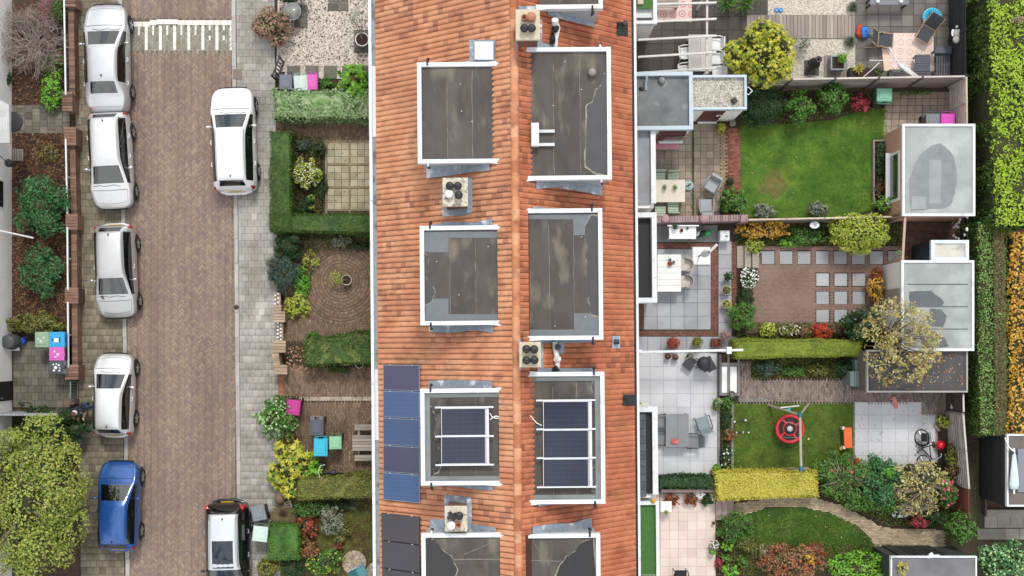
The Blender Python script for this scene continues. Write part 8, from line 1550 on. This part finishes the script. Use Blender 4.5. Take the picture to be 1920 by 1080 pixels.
# second garden: kitchen, dining set, parasol
t = table('white outdoor kitchen bench against the mauve wall', 1280, 436, 1.1, .52, .85, m_white, m_white, 1, 'kitchen_bench', cat='bench', tt=.08); b = MB(); b.box((.0, .27, .9), (1.28, .05, .12)); b.build('splash_board', m_white, t)
pot('rust coloured bowl on the white kitchen bench', 1272, 436, .07, .08, 'a8523c', z0=.86, name='bowl'); pot('pale small bowl on the white kitchen bench', 1283, 432, .06, .07, 'd8dcdc', z0=.86, name='bowl'); pot('green plant on the left end of the kitchen bench', 1260, 429, .08, .14, '3a3a3a', 'DG', 1.7, .2, n=120, z0=.86)
for nm, lab, x, y, c in (('watering_can', 'white watering can beside the kitchen bench', 1307, 438, 'd5dada'), ('watering_can', 'dark watering can between the white and the green ones', 1317, 438, '2c2e30'), ('watering_can', 'bright green watering can beside the kitchen bench', 1327, 437, '2fb060')):
    t = P0(lab, nm, 'watering can', x, y, .25, rad(40)); t.location.z = .03; mt = M('can_'+c, [c], .4); b = MB(); b.lathe([(.1, 0), (.11, .2), (.07, .26), (0, .26)], n=12, sx=1.3); b.build('can_body', mt, t); b = MB(); b.tube([(-.12, 0, .06), (-.28, 0, .27)], [.03, .02], 7); b.build('spout', mt, t); b = MB(); b.tube([(.12, 0, .1), (.2, 0, .24), (.04, 0, .33), (-.05, 0, .26)], .016, 6); b.build('handle', mt, t)
t = P0('white square box pedestal with a small dark tap on the patio', 'water_pedestal', 'pedestal', 1359, 442, .5); t.location.z = .03; b = MB(); b.box((0, 0, .25), (.4, .44, .5), ch=.03); b.build('pedestal', m_trim, t); b = MB(); b.ball((.06, -.02, .53), (.05, .03, .03)); b.build('tap', m_black, t); b = MB(); b.ring((0, 0, .5), .17, .01, 4, 5); b.build('edge', m_lead, t)
t = P0('white square parasol base with a folded white parasol', 'parasol_stand', 'parasol stand', 1315, 480, .1); t.location.z = .03; b = MB(); b.box((0, 0, .05), (.76, .76, .1), ch=.04); b.build('base', m_white, t); b = MB(); b.tube([(-.12, -.02, .1), (-.12, -.02, 1.9)], .03, 8); b.build('pole', m_black, t); b = MB(); b.lathe([(.05, .9), (.13, 1.0), (.15, 1.5), (.1, 2.0), (.04, 2.15)], (-.05, .0, 0), 12); b.build('canopy', M('white_canvas', ['e4eaea', 'd8dede'], .8, noise=.08), t); b = MB(); b.tube([(0, .02, 1.95), (.25, .28, 2.2)], .06, 8); b.build('top_joint', m_white, t)
m_ww = M('white_wash_board', ['e6e6e4', 'dcdcda', 'eeeeec'], .6, noise=.08, ns=4)
table('white boarded dining table on the big grey slabs', 1255, 512, .97, 1.53, .76, m_ww, m_white, 6, 'dining_table')
m_wick = M('wicker', ['b4aca2', 'a89f95', 'c0b8ae'], .85, noise=.2, ns=30, bump=.5)
for lab, y in (('upper beige wicker chair at the white dining table', 497), ('lower beige wicker chair at the white dining table', 528)): chair(lab, 1284, y, rad(92), .5, .48, .44, .76, M('beige_cushion', ['c4bcb4'], .9), m_wick, 'wicker_chair', False, 'wicker chairs', round_=True, thick=.07)
pot('brown bowl with succulents on the dining table', 1251, 497, .09, .09, '7a4a34', 'RED', 1.1, .08, n=70, z0=.79)
for lab, x, y in (('small dark square tealight on the dining table', 1256, 487), ('second dark square tealight right of the first', 1263, 492)): b = MB(); b.box((0, 0, .04), (.1, .1, .08), ch=.01); b.ring((0, 0, .08), .035, .01, 10, 4); solo('tealight', lab, 'tealight', b, M('tealight_grey', ['4c5054'], .4), x, y, .79, .3)
pot('round white pot with dark leaves, top of three along the slabs', 1366, 519, .16, .35, 'c8ccd0', 'DG', 1.3, .3, size=.12, asp=.8, n=60); pot('round beige pot with brown plant, middle of three', 1362, 544, .19, .35, 'cfc4ac', 'OLI', 1.0, .25, n=140); pot('round beige pot with green plant, lowest of three', 1362, 570, .19, .35, 'cfc4ac', 'YG', .9, .25, n=110)
pot('red leaved acer in a pot at the bottom of the grey patio', 1261, 644, .2, .35, '6a5a50', 'RED', 1.4, .4, size=.09, n=420); pot('olive red potted shrub in the middle below the grey patio', 1306, 641, .17, .35, '6a5a50', 'OLI', 1.5, .4, size=.08, n=360); pot('square rusty planter beside the pink flowers', 1343, 643, .19, .35, '6a4a3c', 'RED', .8, .15, square=True, n=120); pot('pinkish flowering pot plant at the corner of the grey patio', 1358, 630, .16, .35, '6a5a50', 'GY', 1.5, .4, n=260, flowers=('PNK', 50, .05))
t = thing('garden_steps', 'three weathered wooden steps up to the brick terrace', 'steps', P(1401, 481))
for k in range(3): a, c = P(1381+13.3*k, 503)-t.location, P(1393.5+13.3*k, 461)-t.location; b = MB(); b.box(((a.x+c.x)/2, (a.y+c.y)/2, .05+.05*k), (c.x-a.x, c.y-a.y, .1+.1*k), ch=.015); b.build('step', m_oldw, t)
t = P0('round white plaque hanging on the light wooden fence', 'wall_plaque', 'plaque', 1527, 422, 1.0); b = MB(); b.lathe([(.2, 0), (.2, .03), (.17, .05), (0, .05)], n=20, sy=.75); b.build('disc', m_trim, t); b = MB(); b.ball((.02, .0, .05), (.07, .06, .02)); b.build('relief', m_lead, t)
beamthing('wall_beam', 'long white beam between the grey patio and the pale patio', 'beam', P(1197, 660, 1.9), P(1393, 656, 1.9), .09, .1, m_trim, [P(1200, 660, 1.9), P(1367, 656.5, 1.9)], .1)
b = MB(); b.box((0, 0, .0), (.2, .28, .1), ch=.01); solo('beam_bracket', 'white square bracket on the long white beam', 'bracket', b, m_trim, 1367, 657, 2.02)
# third garden
m_bbq = M('bbq_cover', ['2a2b2e', '323336'], .6, noise=.2, ns=6, bump=.5)
t = P0('black kettle barbecue with side shelf under a cover', 'barbecue', 'barbecue', 1320, 682, .8); t.location.z = .03; b = MB(); b.ball((0, 0, .75), (.28, .3, .2), 16, 8); b.lathe([(.2, .1), (.27, .7)], n=16); b.build('kettle', m_bbq, t); b = MB(); b.box((.24, -.02, .68), (.38, .6, .04), rz=.5); b.build('shelf', m_bbq, t); b = MB(); b.box((.08, -.25, .7), (.2, .16, .1), rz=.3, ch=.03); b.build('handle', m_bbq, t); b = MB(); [b.tube([(x, y, 0), (x*.8, y*.8, .7)], .02, 6) for x in (-.2, .25) for y in (-.2, .2)]; b.build('leg', m_black, t)
t = P0('dark square folded lounger lying beside the barbecue', 'folded_chair', 'chair', 1293, 681, .3, rad(-38)); t.location.z = .03; b = MB(); b.box((0, 0, .3), (.42, .52, .05), ch=.01); b.build('seat', M('charcoal_sling', ['42464c'], .8), t); b = MB(); [b.tube([(x, -.28, 0), (x, .28, .55)], .015, 6) for x in (-.2, .2)]; b.build('frame', m_alu, t)
pot('small dark pot left under the white beam', 1252, 668, .12, .25, '3c3432', 'BRN', 1.0, .2, n=80); pot('mauve pot with dry plant under the white beam', 1266, 670, .13, .28, '6a5458', 'BRN', 1.0, .2, n=90); pot('glass ornaments and twigs beside the folded lounger', 1293, 668, .14, .2, '8a9094', 'GY', 1.5, .25, n=120, asp=.25)
t = thing('raised_planter', 'grey framed raised planter with two white covers beside the pale patio', 'planter', P(1368, 703))
for q_ in ((1349, 664, 1353, 742), (1364, 664, 1368, 742), (1383, 664, 1387, 742), (1353, 680, 1364, 686), (1368, 680, 1383, 686), (1353, 737, 1364, 742), (1368, 737, 1383, 742)): a, c = P(q_[0], q_[3], .35)-t.location, P(q_[2], q_[1], .35)-t.location; b = MB(); b.box(((a.x+c.x)/2, (a.y+c.y)/2, .17), (c.x-a.x, c.y-a.y, .35), ch=.008); b.build('frame_board', m_border, t)
for q_ in ((1353, 687, 1364, 737), (1368.5, 687, 1382, 737)): a, c = P(q_[0], q_[3], .3)-t.location, P(q_[2], q_[1], .3)-t.location; b = MB(); b.box(((a.x+c.x)/2, (a.y+c.y)/2, .28), (c.x-a.x-.01, c.y-a.y-.01, .05), ch=.01); b.build('cover', m_white, t)
for q_ in ((1353, 665, 1364, 680), (1368, 665, 1383, 680)): a, c = P(q_[0], q_[3], .2)-t.location, P(q_[2], q_[1], .2)-t.location; b = MB(); b.box(((a.x+c.x)/2, (a.y+c.y)/2, .15), (c.x-a.x, c.y-a.y, .1)); b.build('soil', m_soil_dark, t)
pot('round grey pot on the corner of the raised planter', 1372, 740, .15, .4, '7a7a78', 'GY', .8, .15, n=70); pot('dark pot with variegated plant at the patio edge', 1344, 754, .14, .3, '4a4240', 'VAR', 1.4, .3, n=160, size=.1); pot('small green potted plant below the variegated one', 1342, 764, .1, .25, '4a4a40', 'OLI', 1.4, .2, n=110); pot('round potted green plant at the bottom of the pale patio', 1343, 877, .14, .3, '2a2a2a', 'LG', 1.2, .3, n=170); pot('little green pot beside the white balcony corner', 1200, 757, .06, .15, '5a5a30', 'YG', 1.2, .1, n=40)
m_mesh = M('charcoal_mesh', ['85888c', '7e8185'], .7, noise=.1); m_fr = M('dark_frame', ['3a3c40'], .4)
t = table('charcoal mesh topped garden table on the pale patio', 1270, 807, .95, 1.35, .72, m_mesh, m_fr, 2, 'mesh_table', along='y', tt=.025, leg=.035)
for lab, x, y, r in (('upper left mesh chair at the mesh table', 1245, 790, -90), ('lower left mesh chair at the mesh table', 1245, 821, -90), ('mesh chair facing left at the lower right of the mesh table', 1298, 826, 90), ('light mesh chair pulled away diagonally from the table', 1318, 793, 18)): chair(lab, x, y, rad(r), .5, .5, .42, .9, m_mesh if 'light' not in lab else M('light_mesh', ['8a969c'], .7), m_fr, 'mesh_chair', True, 'mesh garden chairs', recl=.35, thick=.02)
b = MB(); [b.box((R.uniform(-.12, .12), R.uniform(-.06, .06), .02+.01*k), (.16, .1, .014), rz=R.uniform(0, 3)) for k in range(7)]; solo('red_cloth', 'crumpled red napkins on the mesh table', 'cloth', b, M('red_napkin', ['b8524c', 'c8746c'], .9), 1264, 827, .73)
t = P0('black garden hoop with white ball ends on the lawn', 'garden_hoop', 'hoop', 1390, 800, .1); t.location.z = .02; b = MB(); b.tube([(-.22, .2, .05), (-.34, .0, .3), (-.22, -.25, .05)], .016, 6); b.tube([(.2, .24, .05), (.3, .0, .3), (.28, -.25, .05)], .016, 6); b.tube([(-.22, .2, .05), (0, .3, .12), (.2, .24, .05)], .016, 6); b.tube([(-.22, -.25, .05), (0, -.22, .1), (.28, -.25, .05)], .016, 6); b.build('tube_frame', m_black, t)
for x, y in ((-.27, .2), (.18, .26), (-.2, -.26), (.08, -.24), (.3, -.24)): b = MB(); b.ball((x, y, .05), .05, 8, 6); b.build('ball_end', m_white, t)
# nest swing
t = thing('nest_swing', 'wooden swing frame with round red nest seat', 'swing', P(1480, 815)); m_log = M('pale_log', ['b0a898', 'a29a8a'], .85, noise=.15)
def rel(x, y, z): return P(x, y, z)-t.location
T0, T1 = rel(1500, 778, 2.0), rel(1502, 879, 2.0)
b = MB(); b.tube([T0, T1], .055, 8); b.build('top_beam', m_log, t)
for a_, c_ in ((T0, rel(1440, 759, 0)), (T0, rel(1516, 757, 0)), (T1, rel(1468, 880, 0)), (T1, rel(1520, 878, 0))): b = MB(); b.tube([a_, c_], .045, 7); b.build('leg', m_log, t)
for q_ in (T0, T1): b = MB(); b.box(q_, (.14, .2, .14), ch=.02); b.build('joint', M('teal_joint', ['2a6a70'], .5), t)
b = MB(); c0 = rel(1481, 804, .45); b.ring(c0, .54, .07, 32, 8); st = b.build('nest_ring', M('red_ring', ['cc2a34'], .5, noise=.05), t); b = MB(); b.lathe([(.5, 0), (.26, -.05), (.25, -.04), (0, -.05)], c0, 26); b.build('nest_net', M('black_net', ['2c2e30'], .9), st); b = MB(); b.ring(c0+Vector((0, 0, -.02)), .27, .03, 24, 6); [b.bar(c0+Vector((.28*math.cos(a), .28*math.sin(a), -.01)), c0+Vector((.5*math.cos(a), .5*math.sin(a), .02)), .07, .03) for a in (.6, 2.2, 3.8, 5.3)]; b.build('nest_spoke', M('red_ring', [], 0), st); b = MB(); b.lathe([(.12, 0), (.12, .02), (0, .03)], c0, 16); b.build('nest_hub', M('hub_grey', ['c8c4c4'], .6), st)
b = MB(); [b.tube([c0+Vector((.5*math.cos(a), .5*math.sin(a), .03)), Vector((T0.x, T0.y+(T1.y-T0.y)*f, T0.z))], .012, 4) for a, f in ((.6, .2), (2.4, .2), (3.9, .42), (5.5, .42))]; b.build('rope', M('rope', ['c8c0b8'], .9), t)
t2 = P0('turquoise seat swing on a bar at the swing frame top', 'toy_swing', 'swing', 1478, 765, 1.0); b = MB(); b.bar((-.35, .02, .1), (.42, .1, .1), .05, .04); b.build('bar', m_beam, t2); b = MB(); b.box((.0, -.06, .0), (.18, .14, .12), ch=.03); b.build('seat', M('turquoise', ['3aa0b4'], .5), t2)
t = P0('small orange bench with white legs on the lawn', 'toy_bench', 'bench', 1588, 821, .35, rad(2)); t.location.z = .02; m_or = M('orange_plastic', ['e0652c'], .5); b = MB(); b.box((.04, 0, .33), (.34, .86, .06), ch=.02); b.build('seat', m_or, t); b = MB(); [b.box((-.12, y, .2), (.1, .12, .3), ch=.02) for y in (-.4, .4)]; b.build('leg', m_white, t)
b = MB(); b.ball((0, 0, .09), .09, 12, 8); solo('yellow_ball', 'small yellow ball beside the orange bench', 'ball', b, M('yellow_ball', ['e0b040'], .5), 1576, 841, .0)
b = MB(); b.ball((0, 0, .06), .05, 10, 7); solo('tennis_ball', 'tiny pale yellow ball lying on the swing lawn', 'ball', b, M('pale_ball', ['d8d888'], .7), 1515, 823, .0)
b = MB(); b.ball((0, 0, .2), .2, 22, 14); solo('red_ball', 'shiny red ball at the edge of the pale patio', 'ball', b, M('red_rubber', ['c8182c'], .3), 1760, 834, .03)
b = MB(); b.ball((0, 0, .12), (.12, .13, .12), 12, 8); solo('red_bucket', 'dark red round lantern in the rose bush', 'lantern', b, M('dark_red', ['a02820'], .5), 1605, 864, .7)
t = P0('pink skateboard lying across the patio edge', 'skateboard', 'skateboard', 1678, 755, .1, rad(14)); t.location.z = .04; b = MB(); pts = [(.09*math.cos(a)*(1), .27*math.sin(a) if abs(math.sin(a)) < 2 else 0) for a in np.linspace(0, 6.283, 18)[:-1]]; b.prism([(max(-.085, min(.085, x*1.3)), y) for x, y in pts], .07, .085); b.build('deck', M('pink_deck', ['e08878'], .6), t)
for y in (-.17, .17): b = MB(); [b.lathe([(0, -.015), (.028, -.015), (.028, .015), (0, .015)], (0, 0, 0), 10) for _ in (0,)]; Rm = Matrix.Rotation(math.pi/2, 4, 'Y'); v0 = [Rm @ Vector(v) for v in b.v]; n0 = len(v0); b.v = [(v.x-.07, v.y+y, v.z+.03) for v in v0]+[(v.x+.07, v.y+y, v.z+.03) for v in v0]; b.f = b.f+[[i+n0 for i in f] for f in b.f]; b.mi *= 2; b.sm *= 2; b.build('wheel', m_white, t)
t = P0('broom with wooden handle leaning on the grey fence', 'broom', 'broom', 1766, 800, .3); b = MB(); b.tube([(-.1, -.05, -.2), (.55, .25, .6)], .016, 6); b.build('handle', m_lwood, t); b = MB(); b.box((-.12, -.06, -.2), (.3, .1, .12), rz=-.9, ch=.02); b.build('head', M('broom_head', ['b0a090'], .9), t)
# bottom patio
t = table('small white square side table at the top of the pinkish patio', 1249, 950, .46, .44, .5, m_white, m_white, 1, 'side_table'); pot('round green succulent bowl on the white side table', 1246, 957, .08, .07, '8a8a50', 'YG', .9, .06, n=80, z0=.52)
b = MB(); b.ball((0, 0, .0), (.1, .1, .08), 10, 6); solo('orange_lamp', 'orange dome on the brick edge of the green balcony', 'lamp', b, M('orange_dome', ['e09a30'], .4), 1225, 939, 2.75)
b = MB(); [b.box((-.2+.065*k, 0, .3), (.02, .02, .6)) for k in range(9)]; b.bar((-.24, 0, .6), (.36, 0, .6), .03, .03); solo('white_railing', 'white metal railing on the green balcony', 'railing', b, m_white, 1214, 1077, 2.7)
pot('pot of white flowers on the right edge of the pinkish patio', 1338, 1020, .15, .3, '9a7a74', 'MG', 1.2, .25, n=160, flowers=('WHI', 60, .06)); pot('pot of green herbs below the white flowers on the patio edge', 1335, 1034, .13, .3, '7a5a54', 'LG', 1.1, .2, n=120); pot('small pink pot at the patio edge beside the fern', 1338, 981, .07, .2, 'b08078')
t = thing('garden_steps', 'mauve tiled steps from the pinkish patio to the curved path', 'steps', P(1357, 956))
for k in range(3): a, c = P(1341+11.5*k, 974)-t.location, P(1352+11.5*k, 938)-t.location; b = MB(); b.box(((a.x+c.x)/2, (a.y+c.y)/2, .09-.02*k), (c.x-a.x, c.y-a.y, .18-.04*k), ch=.01); b.build('step', M('mauve_tile', ['a89490', 'b09c98'], .85, noise=.12), t)
b = MB(); b.box((0, 0, .2), (2.3, .12, .4), ch=.01); solo('low_wall', 'low mauve wall below the dark ivy hedge', 'wall', b, M('mauve_tile', [], 0), 1290, 918, .0)
chair('black plastic chair cut off at the bottom edge of the pinkish patio', 1276, 1082, rad(180), .5, .5, .42, .85, m_black, m_black, 'plastic_chair', True)
